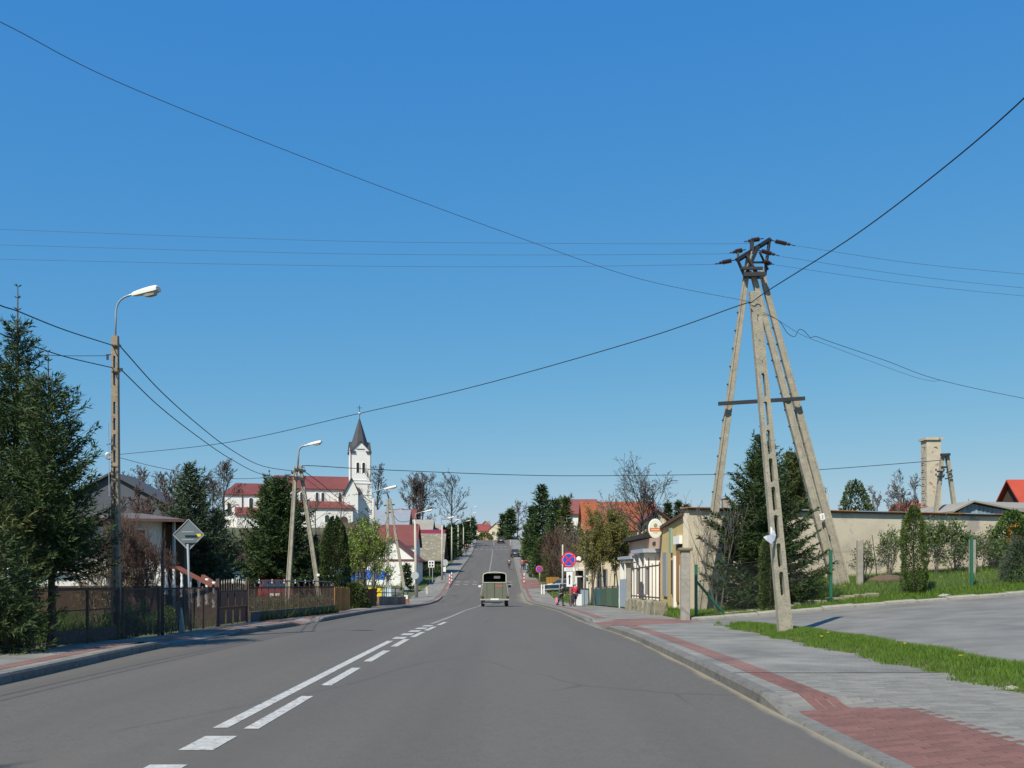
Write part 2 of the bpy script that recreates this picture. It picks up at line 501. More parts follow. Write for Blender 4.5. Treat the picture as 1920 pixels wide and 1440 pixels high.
# near pavers, laid one by one: running bond across, a soldier course of red along the kerb, red in front of the driveway
M_pg = mat('paver_grey', (.217, .207, .182), (.168, .162, .144), rough=.9, scale=25, amt=.5, rnd=.16, bump=.4, bscale=160)
M_pr = mat('paver_red', (.188, .088, .073), (.150, .072, .060), rough=.9, scale=25, amt=.5, rnd=.16, bump=.4, bscale=160)
M_pg2 = mat('paver_grey_far', (.217, .207, .182), (.168, .162, .144), rough=.9, scale=5, amt=.5, island=.16, bump=.4, bscale=160)
M_pr2 = mat('paver_red_far', (.188, .088, .073), (.150, .072, .060), rough=.9, scale=5, amt=.5, island=.16, bump=.4, bscale=160)
def paver_verts(L, W, t=.02, c=.003):
    a, b = L / 2 - .0045, W / 2 - .0042
    v = [(-a, -b, -t), (a, -b, -t), (a, b, -t), (-a, b, -t), (-a, -b, -c), (a, -b, -c), (a, b, -c), (-a, b, -c),
         (-a + c, -b + c, 0), (a - c, -b + c, 0), (a - c, b - c, 0), (-a + c, b - c, 0)]
    f = [(0, 1, 5, 4), (1, 2, 6, 5), (2, 3, 7, 6), (3, 0, 4, 7), (4, 5, 9, 8), (5, 6, 10, 9), (6, 7, 11, 10), (7, 4, 8, 11), (8, 9, 10, 11)]
    return v, f
spots_ = []
y = 6.0; k = 0
while y < PAV_Y - .05:
    k += 1
    red_to = .65 + .45 * float(np.clip((9.7 - y) / .5, 0, 1))
    o = .15
    # columns by offset from the kerb
    if red_to < .66:
        spots_.append((KR(y) + .25, y, .2, .1, 'g'))
    start = .15 if red_to > .66 else .65
    xo = start - (.1 if k % 2 else 0)
    while KR(y) + xo < 5.3:
        x0, x1 = max(xo, start), xo + .2
        if x1 - x0 > .05:
            cx = KR(y) + (x0 + x1) / 2
            spots_.append((cx, y, x1 - x0, .1, 'r' if (x0 + x1) / 2 < red_to else 'g'))
        xo += .2
    y += .1
y = 9.74
spots_.append((KR(y) + .50, y - .05, .1, .1, 'r'))
while y < PAV_Y + .05:
    for j in range(3):
        spots_.append((KR(y) + .40 + j * .1, y + (j % 2) * .1, .1, .2, 'r'))
    y += .2
def in_view(x, y, z):
    px = CX + x / y * FPX; py = HY + (EYE - z) / y * FPX
    return -10 < px < 2060 and py < 1470
vis = []
for s in spots_:
    z = swR(s[0], s[1])
    if in_view(s[0], s[1], z): vis.append((s, z, s[2] * s[3] / s[1] ** 3))
vis.sort(key=lambda t: -t[2])
pm = {}
def slope(x, y):
    return ((swR(x + .05, y) - swR(x - .05, y)) / .1, (swR(x, y + .05) - swR(x, y - .05)) / .1)
for (s, z, _) in vis[:290]:
    key = (round(s[2], 2), round(s[3], 2), s[4])
    if key not in pm:
        me = bpy.data.meshes.new('paver'); v, f = paver_verts(key[0], key[1]); me.from_pydata(v, [], f)
        me.materials.append(M_pr if s[4] == 'r' else M_pg); pm[key] = me
    o = bpy.data.objects.new('paver', pm[key]); COL.objects.link(o); o.parent = bed
    sx, sy = slope(s[0], s[1])
    o.location = (s[0], s[1], z + random.uniform(-.0012, .0012)); o.rotation_euler = (math.atan(sy) + random.gauss(0, .004), -math.atan(sx) + random.gauss(0, .004), random.gauss(0, .006))
for col, mm in (('r', M_pr2), ('g', M_pg2)):
    far = MB()
    for (s, z, _) in vis[290:]:
        if s[4] != col: continue
        v, f = paver_verts(s[2], s[3]); sx, sy = slope(s[0], s[1]); dz = random.uniform(-.0012, .0012)
        far.add([(s[0] + p[0], s[1] + p[1], z + dz + p[2] + p[0] * sx + p[1] * sy) for p in v], f)
    if far.v: far.build('pavers', mm, bed, kind='stuff')

# kerb stones
M_kerb = mat('kerb_concrete', (.19, .18, .16), (.12, .114, .10), rough=.9, scale=9, amt=.6, rnd=.12, bump=.4, bscale=70, spots=((.10, .095, .09), 7, .60))
def kerb_piece(m, y0, y1, side, gap=.006):
    K = KR if side > 0 else KL; hk = hkR if side > 0 else hkL
    a, b = y0 + gap, y1 - gap; vs = []
    for y in (a, b):
        k, z, h = K(y), zr(y), hk(y)
        for dx, dz in ((0, -.2), (0, h - .03), (.022, h + .003), (.15, h + .003), (.15, -.2)):
            vs.append((k + side * dx, y, z + dz))
    f = [(i, i + 1, i + 6, i + 5) for i in range(4)] + [(0, 1, 2, 3, 4), (9, 8, 7, 6, 5)]
    m.add(vs, f)
for side, y0, yn in ((1, 5.4, 34.4), (-1, 10.6, 40.6)):
    far = MB(); y = yn
    while y < 330:
        st = 1 if y < 130 else 3
        kerb_piece(far, y, y + st, side, .004 if y < 60 else 0); y += st
    y = y0
    while y > -12: kerb_piece(far, y - 1, y, side); y -= 1
    root = struct(far.build('kerb', M_kerb))
    y = y0
    while y < yn - .01:
        m = MB(); kerb_piece(m, y, y + 1, side); m.build('kerb_stone', M_kerb, root); y += 1

# road markings
M_line = mat('road_paint', (.56, .55, .50), (.30, .29, .27), rough=.7, scale=9, amt=.55, detail=8, spots=((.16, .155, .15), 16, .60))
marks = MB()
def line(y0, y1, off, w, n=None, rel=True):
    n = n or max(1, int((y1 - y0) / 1.2)); vs = []
    for i in range(n + 1):
        y = y0 + (y1 - y0) * i / n; c = (KC(y) if rel else 0) + off
        vs += [(c - w / 2, y, zr(y) + .004), (c + w / 2, y, zr(y) + .004)]
    return vs, [(2 * i, 2 * i + 1, 2 * i + 3, 2 * i + 2) for i in range(n)]
ml = []
M_worn = mat('worn_road_paint', (.36, .35, .33), (.20, .19, .18), rough=.8, scale=3, amt=.7, detail=8, spots=((.13, .122, .11), 7, .54))
def mk(name, *a, worn=False, **k):
    v, f = line(*a, **k); m = MB(); m.add(v, f); o = struct(m.build(name, M_worn if worn else M_line)); ml.append(o)
mk('solid_line', 8.75, 21.0, -.02, .13, n=16)
for a_ in (8.7, 12.2, 15.7, 19.2): mk('lane_dash', a_, a_ + 2.4, .26, .13, n=3)
for a_ in (3.9, 5.1, 6.35, 7.62): mk('lane_block', a_, a_ + .68, .12, .26, n=1)
for a_ in (21.7, 23.2, 24.7, 26.2, 27.7): mk('lane_block', a_, a_ + .75, .05, .26, n=1)
for a_ in (22.4, 25.4, 28.6): mk('lane_dash', a_, a_ + 2.2, .3, .12, n=2)
mk('solid_line', 29.5, 104, .02, .11, n=60, worn=True)
mk('solid_line', 127, 216, 0, .13, n=60, worn=True)
mk('solid_line', 230, 270, 0, .13, n=30, worn=True)
for y_, w_ in ((119.0, .5), (123.2, .5), (217.5, .7), (227, .7)):
    x_ = KL(y_) + .6
    while x_ < KR(y_) - .6:
        mk('crossing_mark', y_, y_ + .9, x_, .55, n=1, rel=False, worn=True); x_ += 1.05

# side street on the left in the dip
M_asph2 = mat('side_asphalt', (.15, .145, .138), (.115, .11, .106), rough=.9, scale=3, amt=.5, bump=.3, bscale=90)
struct(strip(102.0, 112.5, lambda y: -48, lambda y: KL(y) - .15, lambda x, y: zg(x, y) - .0 + .004 if x < -9 else swL(x, y) + .012, step=1.5).build('side_street', M_asph2, smooth=True))

# paved yard on the right and its kerb
YF = lambda x: 29.0 + (x - 5.3) * .19
M_yard = brick_mat('yard_paving', (.168, .161, .144), (.193, .183, .162), (.14, .127, .106), patch=.22)
yr = []
for i in range(60):
    t = i / 59; row = []
    for j in range(34):
        x = 5.28 + 24 * (j / 33) ** 1.3; y = 2 + (YF(x) - 2) * t
        row.append((x, y, zg(x, y) - .006))
    yr.append(row)
struct(grid(yr).build('paved_yard', M_yard, smooth=True))
M_oldc = mat('old_concrete', (.36, .335, .28), (.25, .235, .20), rough=.95, scale=6, amt=.7, bump=.5, bscale=50, spots=((.20, .20, .15), 5, .62))
yk = struct(MB().bb(4.7, 4.72, 30, 30.02, zg(4.7, 30) - .1, zg(4.7, 30) - .05).build('yard_kerb', M_oldc))
x = 5.15
while x < 29:
    w = 1.0; m = MB(); y0, y1 = YF(x), YF(x + w - .02)
    wob = random.uniform(-.02, .02)
    vs = []
    for (xx, yy) in ((x, y0), (x + w - .02, y1)):
        z = zg(xx, yy)
        for dy, dz in ((0, -.1), (0, .05 + wob * .5), (.32, .085 + wob), (.32, -.1)): vs.append((xx, yy + dy, z + dz))
    m.add(vs, [(0, 1, 5, 4), (1, 2, 6, 5), (2, 3, 7, 6), (0, 3, 2, 1), (4, 5, 6, 7)])
    m.build('kerb_stone', M_oldc, yk); x += w

# grass: blades as stuff
M_grass = mat('grass_blades', (.125, .215, .018), (.080, .155, .012), rough=.7, scale=3, amt=.6, island=.35, trans=.3)
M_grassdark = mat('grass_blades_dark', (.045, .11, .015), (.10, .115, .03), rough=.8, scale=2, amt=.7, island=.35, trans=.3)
def blades(pts, hmin, hmax, w):
    """pts (n,3)"""
    n = len(pts); a = rng.uniform(0, 2 * np.pi, n); h = rng.uniform(hmin, hmax, n)
    lean = rng.uniform(.1, .8, n) * h; b = rng.uniform(0, 2 * np.pi, n)
    s = np.stack([np.cos(a), np.sin(a), np.zeros(n)], 1) * (w / 2)
    tip = pts + np.stack([np.cos(b) * lean, np.sin(b) * lean, h], 1)
    return np.stack([pts - s, pts + s, tip], 1)
def scatter(n, xa, xb, ya, yb, keep=None):
    x = rng.uniform(xa, xb, n); y = rng.uniform(ya, yb, n)
    if keep is not None:
        k = keep(x, y); x, y = x[k], y[k]
    return np.stack([x, y, zg_(x, y)], 1)
# strip between pavement and yard
def wob(y, s=0): return .10 * np.sin(y * 2.1 + s) + .07 * np.sin(y * 5.3 + 2 * s) + .05 * np.sin(y * 11.7 + 3 * s)
SL = lambda y: 5.28 + wob(y); SRr = lambda y: 5.28 + (np.interp(y, [8, 12, 20, 24, 25.6], [1.2, 1.2, 1.15, .75, .05])) + wob(y, 1.3)
rows = []
for y in np.arange(9.2, 25.7, .15):
    l, r = float(SL(y)) - .05, float(SRr(y)) + .03
    q_ = min(1, ((y - 9.2) / .9 + .02) ** .5); l, r = (l + r) / 2 - (r - l) / 2 * q_, (l + r) / 2 + (r - l) / 2 * q_
    rows.append([(l + (r - l) * j / 8, y, zg(l + (r - l) * j / 8, y) - .03 + .10 * math.sin(math.pi * j / 8) ** .6 * min(1, (25.7 - y) / 1.5, (y - 9.2) / .8 + .02)) for j in range(9)])
M_soil = mat('verge_soil', (.055, .085, .02), (.12, .105, .055), rough=1, scale=5, amt=.8, bump=.8, bscale=25)
struct(grid(rows).build('grass_strip', M_soil, smooth=True))
pts = scatter(120000, 5.0, 7.0, 9.2, 25.7, lambda x, y: (x > SL(y) - .05 + rng.normal(0, .045, len(x))) & (x < SRr(y) + rng.normal(0, .04, len(x))) & (np.hypot((x - 6.0) / .75, np.minimum(y - 10.1, 0) / .9) < 1.05 + (y > 10.1) * 9) & (np.sin(x * 9 + y * 3.1) * np.sin(y * 4.3 - x * 5) > -.86))
l_, r_ = SL(pts[:, 1]), SRr(pts[:, 1])
t_ = np.clip((pts[:, 0] - l_) / np.maximum(r_ - l_, .05), 0, 1); pts[:, 2] += -.03 + .08 * np.sin(np.pi * t_)
gm = MB(); gm.tris(blades(pts, .035, .11, .013)); g = gm.build('grass', M_grass); g['kind'] = 'stuff'
# lawn along the wall
lawn = lambda x, y: (y > YF(x) + .25)
pts = scatter(120000, 5.2, 24, 29.0, 38.5, lawn)
pts = pts[(pts[:, 1] < 33.5) | (rng.random(len(pts)) < .5)]
gm = MB(); gm.tris(blades(pts, .05, .17, .022)); g = gm.build('grass', M_grass); g['kind'] = 'stuff'
rows = []
for i in range(24):
    t = i / 23
    rows.append([(x, YF(x) + .3 + (10.5 - .3) * t, zg(x, YF(x) + .3 + 10.2 * t) + .005) for x in np.linspace(5.0, 27, 40)])
M_lawn = mat('lawn_soil', (.04, .075, .014), (.075, .085, .03), rough=1, scale=2, amt=.7, bump=.6, bscale=20)
struct(grid(rows).build('lawn', M_lawn, smooth=True))
# verges and gardens
def verge(n, xa, xb, ya, yb, h0, h1, w, m, keep=None):
    g = MB().tris(blades(scatter(n, xa, xb, ya, yb, keep), h0, h1, w)).build('grass', m); g['kind'] = 'stuff'
left = lambda x, y: x < WL(y) - .05
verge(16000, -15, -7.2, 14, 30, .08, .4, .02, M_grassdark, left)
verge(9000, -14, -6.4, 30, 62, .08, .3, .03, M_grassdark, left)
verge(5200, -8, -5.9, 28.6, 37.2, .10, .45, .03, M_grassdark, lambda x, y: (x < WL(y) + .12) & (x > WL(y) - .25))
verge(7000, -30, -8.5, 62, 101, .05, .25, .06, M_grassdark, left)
verge(8000, -24, -8.8, 113, 160, .08, .3, .08, M_grass, lambda x, y: x < WL(y) - .1)
rgt = lambda x, y: x > WR(y) + .05
verge(9000, 3, 8, 76, 160, .06, .25, .07, M_grass, rgt)
verge(3500, 1, 4, 150, 240, .1, .35, .12, M_grass, rgt)
verge(5000, 4.95, 6.2, 30, 41, .05, .22, .02, M_grass, rgt)
verge(1500, 4.3, 5.2, 44, 62, .05, .2, .03, M_grass, rgt)
M_dand = mat('dandelion_yellow', (.75, .55, .02), (.65, .42, .02), rough=.7)
dm = MB()
for q in range(28):
    if q < 5: yy = random.uniform(10.5, 24); xx = random.uniform(float(SL(yy)) + .1, max(float(SL(yy)) + .15, float(SRr(yy)) - .1)); hh = .11
    else: xx = random.uniform(5.8, 22); yy = YF(xx) + random.uniform(.5, 4); hh = .15
    dm.lathe([(.004, 0), (.025, .006), (.03, .014), (.012, .02)], (xx, yy, zg(xx, yy) + hh), n=7)
d = dm.build('dandelions', M_dand); d['kind'] = 'stuff'
# ------------------------------------------------------------------ buildings
M_white = mat('white_render', (.80, .79, .75), (.72, .70, .65), rough=.9, scale=.8, amt=.5)
M_cream = mat('cream_render', (.66, .56, .38), (.57, .48, .33), rough=.9, scale=.9, amt=.5, bump=.15, bscale=25)
M_beige = mat('beige_plaster', (.66, .575, .43), (.50, .43, .325), rough=.95, scale=.55, amt=.75, bump=.4, bscale=18, spots=((.38, .335, .275), .9, .56), detail=7)
M_yellow = mat('ochre_plaster', (.56, .42, .17), (.49, .37, .16), rough=.9, scale=1.2, amt=.5, bump=.2, bscale=25)
M_pink = mat('salmon_plaster', (.52, .33, .22), (.46, .29, .20), rough=.9, scale=1.2, amt=.5)
M_redroof = mat('maroon_roof', (.175, .044, .036), (.135, .035, .030), rough=.7, scale=.6, amt=.6, bump=.2, bscale=8)
M_orange = mat('orange_tiles', (.32, .085, .027), (.20, .055, .022), rough=.8, scale=1.4, amt=.7, bump=.5, bscale=8)
M_brightred = mat('red_tiles', (.42, .06, .025), (.33, .045, .022), rough=.75, scale=1.4, amt=.6, bump=.4, bscale=8)
M_crimson = mat('crimson_sheet', (.22, .016, .032), (.17, .014, .026), rough=.6, scale=.5)
M_greyroof = mat('weathered_shingle', (.215, .195, .145), (.15, .135, .10), rough=.95, scale=1.5, amt=.8, bump=.8, bscale=9, spots=((.30, .28, .22), 2.5, .58))
M_eternit = mat('grey_eternit', (.30, .28, .24), (.22, .205, .18), rough=.95, scale=.8, amt=.6)
M_zinc = mat('zinc_sheet', (.44, .48, .53), (.36, .40, .45), rough=.5, scale=.8, metal=.15)
M_slate = mat('dark_spire_sheet', (.055, .057, .062), (.04, .042, .046), rough=.55, scale=.8)
M_brick = brick_mat('red_brick', (.33, .10, .055), (.26, .075, .045), (.32, .28, .22), bw=.25, rh=.075, msize=.012)
M_wood = mat('dark_wood', (.085, .052, .032), (.055, .034, .022), rough=.9, scale=4, stretch=(1, 1, .15), bump=.4, bscale=12)
M_woodo = mat('orange_wood', (.50, .22, .05), (.32, .135, .034), rough=.7, scale=6, stretch=(3, 3, .25), rnd=.18, bump=.3, bscale=14)
M_woodg = mat('grey_wood', (.30, .28, .25), (.20, .185, .165), rough=.9, scale=6, stretch=(3, 3, .25), rnd=.18)
M_fasc = mat('rust_orange_trim', (.45, .19, .055), (.25, .12, .06), rough=.8, scale=4)
M_dark = mat('dark_opening', (.015, .014, .013), (.022, .02, .018), rough=.9)
M_frame = mat('white_frame', (.78, .78, .76), (.70, .70, .68), rough=.5)
M_glass = glass()
M_steel = mat('rusty_steel', (.085, .055, .042), (.05, .036, .03), rough=.8, scale=14, amt=.7, spots=((.16, .07, .035), 20, .57))
M_galv = mat('galvanised_steel', (.42, .45, .47), (.34, .37, .39), rough=.45, scale=8, metal=.4)
M_blk = mat('black_metal', (.018, .018, .02), (.03, .03, .03), rough=.6)
M_bluewht = mat('pale_blue_render', (.55, .66, .74), (.48, .60, .68), rough=.9, scale=.8)

def frame_basis(n):
    n = Vector(n).normalized(); z = Vector((0, 0, 1)); u = z.cross(n).normalized(); return u, n, z
def window(parent, c, w, h, n=(0, -1, 0), fm=None, gm=None, fw=.07, bars=(1, 0), arch=False, sill=True, proud=.05):
    """frame proud of the wall, pane set back in it; c = centre on the wall face"""
    c = Vector(c); u, n, z = frame_basis(n); fm = fm or M_frame; gm = gm or M_glass
    fr = MB()
    def bx(cu, cz, su, sz, d0=-.02, d1=proud): 
        vs = []
        for d in (d0, d1):
            for a, b in ((-1, -1), (1, -1), (1, 1), (-1, 1)): vs.append(c + u * (cu + a * su / 2) + z * (cz + b * sz / 2) + n * d)
        fr.add(vs, [(3, 2, 1, 0), (4, 5, 6, 7), (0, 1, 5, 4), (1, 2, 6, 5), (2, 3, 7, 6), (3, 0, 4, 7)])
    if arch:
        k = 9; o, i_ = [], []
        for q in range(k):
            a = math.pi * q / (k - 1)
            o.append((math.cos(a) * (w / 2 + fw), h / 2 - w / 2 + math.sin(a) * (w / 2 + fw))); i_.append((math.cos(a) * w / 2, h / 2 - w / 2 + math.sin(a) * w / 2))
        o = [(w / 2 + fw, -h / 2)] + o + [(-w / 2 - fw, -h / 2)]; i_ = [(w / 2, -h / 2)] + i_ + [(-w / 2, -h / 2)]
        vs = []
        for d in (proud, -.02):
            vs += [c + u * a + z * b + n * d for a, b in o] + [c + u * a + z * b + n * d for a, b in i_]
        m_ = len(o); fs = []
        for q in range(m_ - 1):
            fs += [(q, q + 1, m_ + q + 1, m_ + q), (m_ + q, m_ + q + 1, 3 * m_ + q + 1, 3 * m_ + q), (q + 1, q, 2 * m_ + q, 2 * m_ + q + 1)]
        fr.add(vs, fs)
        f = fr.build('window', fm, parent)
        p = MB(); p.add([c + u * a + z * b + n * .012 for a, b in i_], [tuple(range(m_))]); p.build('pane', gm, f)
        return f
    bx(-w / 2 + fw / 2, 0, fw, h); bx(w / 2 - fw / 2, 0, fw, h); bx(0, h / 2 - fw / 2, w - 2 * fw, fw); bx(0, -h / 2 + fw / 2, w - 2 * fw, fw)
    for q in range(bars[0]): bx(-w / 2 + w * (q + 1) / (bars[0] + 1), 0, fw * .7, h - 2 * fw, -.01, proud * .8)
    for q in range(bars[1]): bx(0, -h / 2 + h * (q + 1) / (bars[1] + 1), w - 2 * fw, fw * .6, -.01, proud * .7)
    if sill: bx(0, -h / 2 - .035, w + .12, .07, -.02, proud + .08)
    f = fr.build('window', fm, parent)
    p = MB(); p.add([c + u * (a * (w / 2 - fw)) + z * (b * (h / 2 - fw)) + n * .012 for a, b in ((-1, -1), (1, -1), (1, 1), (-1, 1))], [(0, 1, 2, 3)])
    p.build('pane', gm, f)
    return f
def gable_house(t, x0, x1, y0, y1, zb, ze, zr_top, axis, wm, rm, over=.35, th=.14, name_wall='wall', hip=0.0):
    """body and pitched roof; axis = direction of the ridge"""
    w = MB()
    if axis == 'x':
        ym = (y0 + y1) / 2
        poly = [(y0, zb), (y1, zb), (y1, ze), (ym, zr_top), (y0, ze)]
        if hip: poly = [(y0, zb), (y1, zb), (y1, ze), (y0, ze)]
        w.prism(poly, x0, x1, lambda a, b, c: (b, a, c))
    else:
        xm = (x0 + x1) / 2
        w.prism([(x0, zb), (x1, zb), (x1, ze), (xm, zr_top), (x0, ze)], y0, y1)
    wall = w.build(name_wall, wm, t)
    r = MB()
    if axis == 'x':
        ym = (y0 + y1) / 2; k = (zr_top - ze) / (ym - y0)
        for s in (0, 1):
            ye = y0 - over if s == 0 else y1 + over; zz = ze - k * over
            a0, a1 = x0 - over, x1 + over; h0, h1 = a0 + hip, a1 - hip
            vs = [(a0, ye, zz + .02), (a1, ye, zz + .02), (h1, ym, zr_top + .02), (h0, ym, zr_top + .02), (a0, ye, zz + th), (a1, ye, zz + th), (h1, ym, zr_top + th), (h0, ym, zr_top + th)]
            r.add(vs, [(3, 2, 1, 0), (4, 5, 6, 7), (0, 1, 5, 4), (1, 2, 6, 5), (3, 0, 4, 7)])
        if hip:
            zz = ze - k * over + .05
            for a, h in ((x0 - over, x0 - over + hip), (x1 + over, x1 + over - hip)):
                r.add([(a, y0 - over, zz), (a, y1 + over, zz), (h, ym, zr_top + th - .02)], [(0, 1, 2)])
    else:
        xm = (x0 + x1) / 2; k = (zr_top - ze) / (xm - x0)
        for s in (0, 1):
            xe = x0 - over if s == 0 else x1 + over; zz = ze - k * over
            vs = [(xe, y0 - over, zz + .02), (xm, y0 - over, zr_top + .02), (xm, y1 + over, zr_top + .02), (xe, y1 + over, zz + .02)]
            vs += [(a, b, c + th) for a, b, c in vs]
            r.add(vs, [(0, 1, 2, 3), (7, 6, 5, 4), (0, 4, 5, 1), (3, 2, 6, 7), (0, 3, 7, 4)])
    roof = r.build('roof', rm, t)
    return wall, roof
def ZB(x, y, s=.6): return zg(x, y) - s

# --- church on the hill, turned a little towards the street
def church():
    bx, by = X(674, 218), 218.0
    t = thing('church', 'white church with maroon roof and dark pointed spire on the hill', 'church', (bx, by, 0), math.radians(16), local=True)
    zz = lambda py, d=216: Z(py, d)
    zb = zg(bx, by) - 1.5
    # tower, local coordinates: x along the nave (nave towards -x), y away from the street
    hw = 2.05
    tw = MB(); tw.bb(-hw, hw, -hw, hw, zz(906), zz(846)); tw.bb(-hw - .22, hw + .22, -hw - .22, hw + .22, zb, zz(907))
    tw.bb(-hw - .32, hw + .32, -hw - .32, hw + .32, zz(907), zz(904.5)); tw.bb(-hw - .12, hw + .12, -hw - .12, hw + .12, zz(901), zz(899.5))
    tw.bb(-hw - .3, hw + .3, -hw - .3, hw + .3, zz(928), zz(926.5)); tw.bb(-hw - .35, hw + .35, -hw - .35, hw + .35, zz(963), zz(961))
    ze, za = zz(846), zz(829)
    for q in range(4):      # four small gables
        R = Matrix.Rotation(q * math.pi / 2, 3, 'Z')
        vs = [R @ Vector(p) for p in ((-hw - .02, -hw - .02, ze), (hw + .02, -hw - .02, ze), (0, -hw - .02, za), (0, 0, za), (-hw, 0, ze), (hw, 0, ze))]
        tw.add(vs, [(0, 1, 2), (0, 2, 3, 4), (1, 5, 3, 2)])
    tower = tw.build('tower', M_white, t)
    sp = MB()
    for q in range(4):      # gable roofs
        R = Matrix.Rotation(q * math.pi / 2, 3, 'Z')
        for s in (-1, 1):
            vs = [R @ Vector(p) for p in ((s * (hw + .28), -hw - .22, ze - .35), (0, -hw - .22, za + .12), (0, -.3, za + .12), (s * (hw + .28), -.3 - (hw - 1.2), ze - .35))]
            vs += [v + Vector((0, 0, .14)) for v in vs]
            sp.add(vs, [(0, 1, 2, 3), (7, 6, 5, 4), (0, 4, 5, 1), (0, 3, 7, 4)])
    ztop = zz(779)
    n = 8; ring0 = []; zs0 = zz(843)
    for q in range(n):
        a = math.pi / 8 + q * math.pi / 4
        ring0.append((math.cos(a) * 2.3, math.sin(a) * 2.3, zs0))
    ring1 = [(x * .70, y * .70, zz(824)) for x, y, _ in ring0]
    sp.add(ring0 + ring1 + [(0, 0, ztop)], [(q, (q + 1) % n, n + (q + 1) % n, n + q) for q in range(n)] + [(n + q, n + (q + 1) % n, 2 * n) for q in range(n)])
    sp.build('spire', M_slate, t)
    cr = MB(); cr.tube([(0, 0, ztop - .5), (0, 0, zz(757))], .06, 6); cr.bar((-.5, 0, zz(762)), (.5, 0, zz(762)), .09); cr.build('cross', M_blk, t)
    MB().lathe([(.02, -.3), (.25, -.2), (.32, 0), (.25, .2), (.02, .3)], (0, 0, zz(773)), 10).build('ball', M_frame, t, smooth=True)
    for s in (-.62, .62): window(t, (s, -hw, zz(877)), .58, 2.2, (0, -1, 0), M_white, M_dark, fw=.14, arch=True, proud=.1)
    window(t, (hw, 0, zz(877)), .58, 2.2, (1, 0, 0), M_white, M_dark, fw=.14, arch=True, proud=.1)
    for a, b in ((-hw - .06, -hw - .06), (hw + .06, -hw - .06)):
        MB().tube([(a, b, zz(905)), (a, b, ze)], .07, 6).build('downpipe', M_steel, t)
    # nave and chancel
    gable_house(t, -17.5, -.5, -2.5, 8.5, zb, zz(919), zz(893), 'x', M_white, M_redroof, over=.3, th=.25, name_wall='nave')
    gable_house(t, -28.0, -17.5, -1.2, 7.2, zb - 1, Z(927, 210), Z(905, 210), 'x', M_white, M_redroof, over=.3, th=.25, name_wall='chancel', hip=2.6)
    ai = MB(); ai.prism([(-6.2, zb), (-2.45, zb), (-2.45, zz(944)), (-6.2, zz(957))], -15.5, -2.2, lambda a, b, c: (b, a, c)); ai.build('aisle', M_white, t)
    ar = MB(); vs = [(-15.8, -6.5, zz(958) + .1), (-1.9, -6.5, zz(958) + .1), (-1.9, -2.4, zz(943.5) + .1), (-15.8, -2.4, zz(943.5) + .1)]
    ar.add(vs + [(a, b, c + .2) for a, b, c in vs], [(3, 2, 1, 0), (4, 5, 6, 7), (0, 1, 5, 4), (1, 2, 6, 5), (3, 0, 4, 7)]); ar.build('aisle_roof', M_redroof, t)
    ap = MB(); ap.prism([(-4.6, zb - 1), (-1.2, zb - 1), (-1.2, Z(953, 209)), (-4.6, Z(966, 208))], -25.6, -18.5, lambda a, b, c: (b, a, c)); ap.build('sacristy', M_white, t)
    vs = [(-25.9, -4.9, Z(967, 208)), (-18.2, -4.9, Z(967, 208)), (-18.2, -1.2, Z(952, 209)), (-25.9, -1.2, Z(952, 209))]
    MB().add(vs + [(a, b, c + .2) for a, b, c in vs], [(3, 2, 1, 0), (4, 5, 6, 7), (0, 1, 5, 4), (1, 2, 6, 5), (3, 0, 4, 7)]).build('sacristy_roof', M_redroof, t)
    for lx in (-13.6, -12.4, -9.2, -8.0, -4.4, -3.4): window(t, (lx, -2.5, zz(934)), .62, 2.0, (0, -1, 0), M_white, M_glass, fw=.12, arch=True, proud=.08)
    window(t, (-22.6, -1.2, Z(943, 209)), .8, 2.3, (0, -1, 0), M_white, M_glass, fw=.12, arch=True, proud=.08)
    window(t, (-27.0, -1.2, Z(955, 209)), .7, 2.6, (0, -1, 0), M_white, M_glass, fw=.12, arch=True, proud=.08)
    for lx in (-13, -7.5): window(t, (lx, -6.2, zz(975)), .9, 1.5, (0, -1, 0), M_white, M_glass, fw=.12, arch=True, proud=.08)
    MB().lathe([(.75, -.1), (.75, .1)], (-4.0, -6.25, zz(977)), 14, rotm(math.pi / 2)).build('round_window', M_steel, t)
    for lx in (-17.3, -24.4): MB().tube([(lx, -2.6 if lx > -20 else -1.35, zb), (lx, -2.6 if lx > -20 else -1.35, zz(922))], .09, 6).build('downpipe', M_steel, t)
    po = MB(); po.prism([(-3.6, zb), (-.9, zb), (-.9, zz(925)), (-2.1, zz(901)), (-3.6, zz(925))], -4.6, -2.2); po.build('porch', M_white, t)
    pr = MB()
    for s in (-1, 1):
        vs = [(-2.2 + s * 1.75, -4.9, zz(929)), (-2.2, -4.9, zz(900)), (-2.2, -2.0, zz(900)), (-2.2 + s * 1.75, -2.0, zz(929))]
        pr.add(vs + [(a, b, c + .2) for a, b, c in vs], [(0, 1, 2, 3), (7, 6, 5, 4), (0, 4, 5, 1), (0, 3, 7, 4)])
    pr.build('porch_roof', M_slate, t)
    MB().bb(-19.1, -18.5, 0, .6, Z(921, 209), Z(912, 209)).build('chimney', M_cream, t)
church()

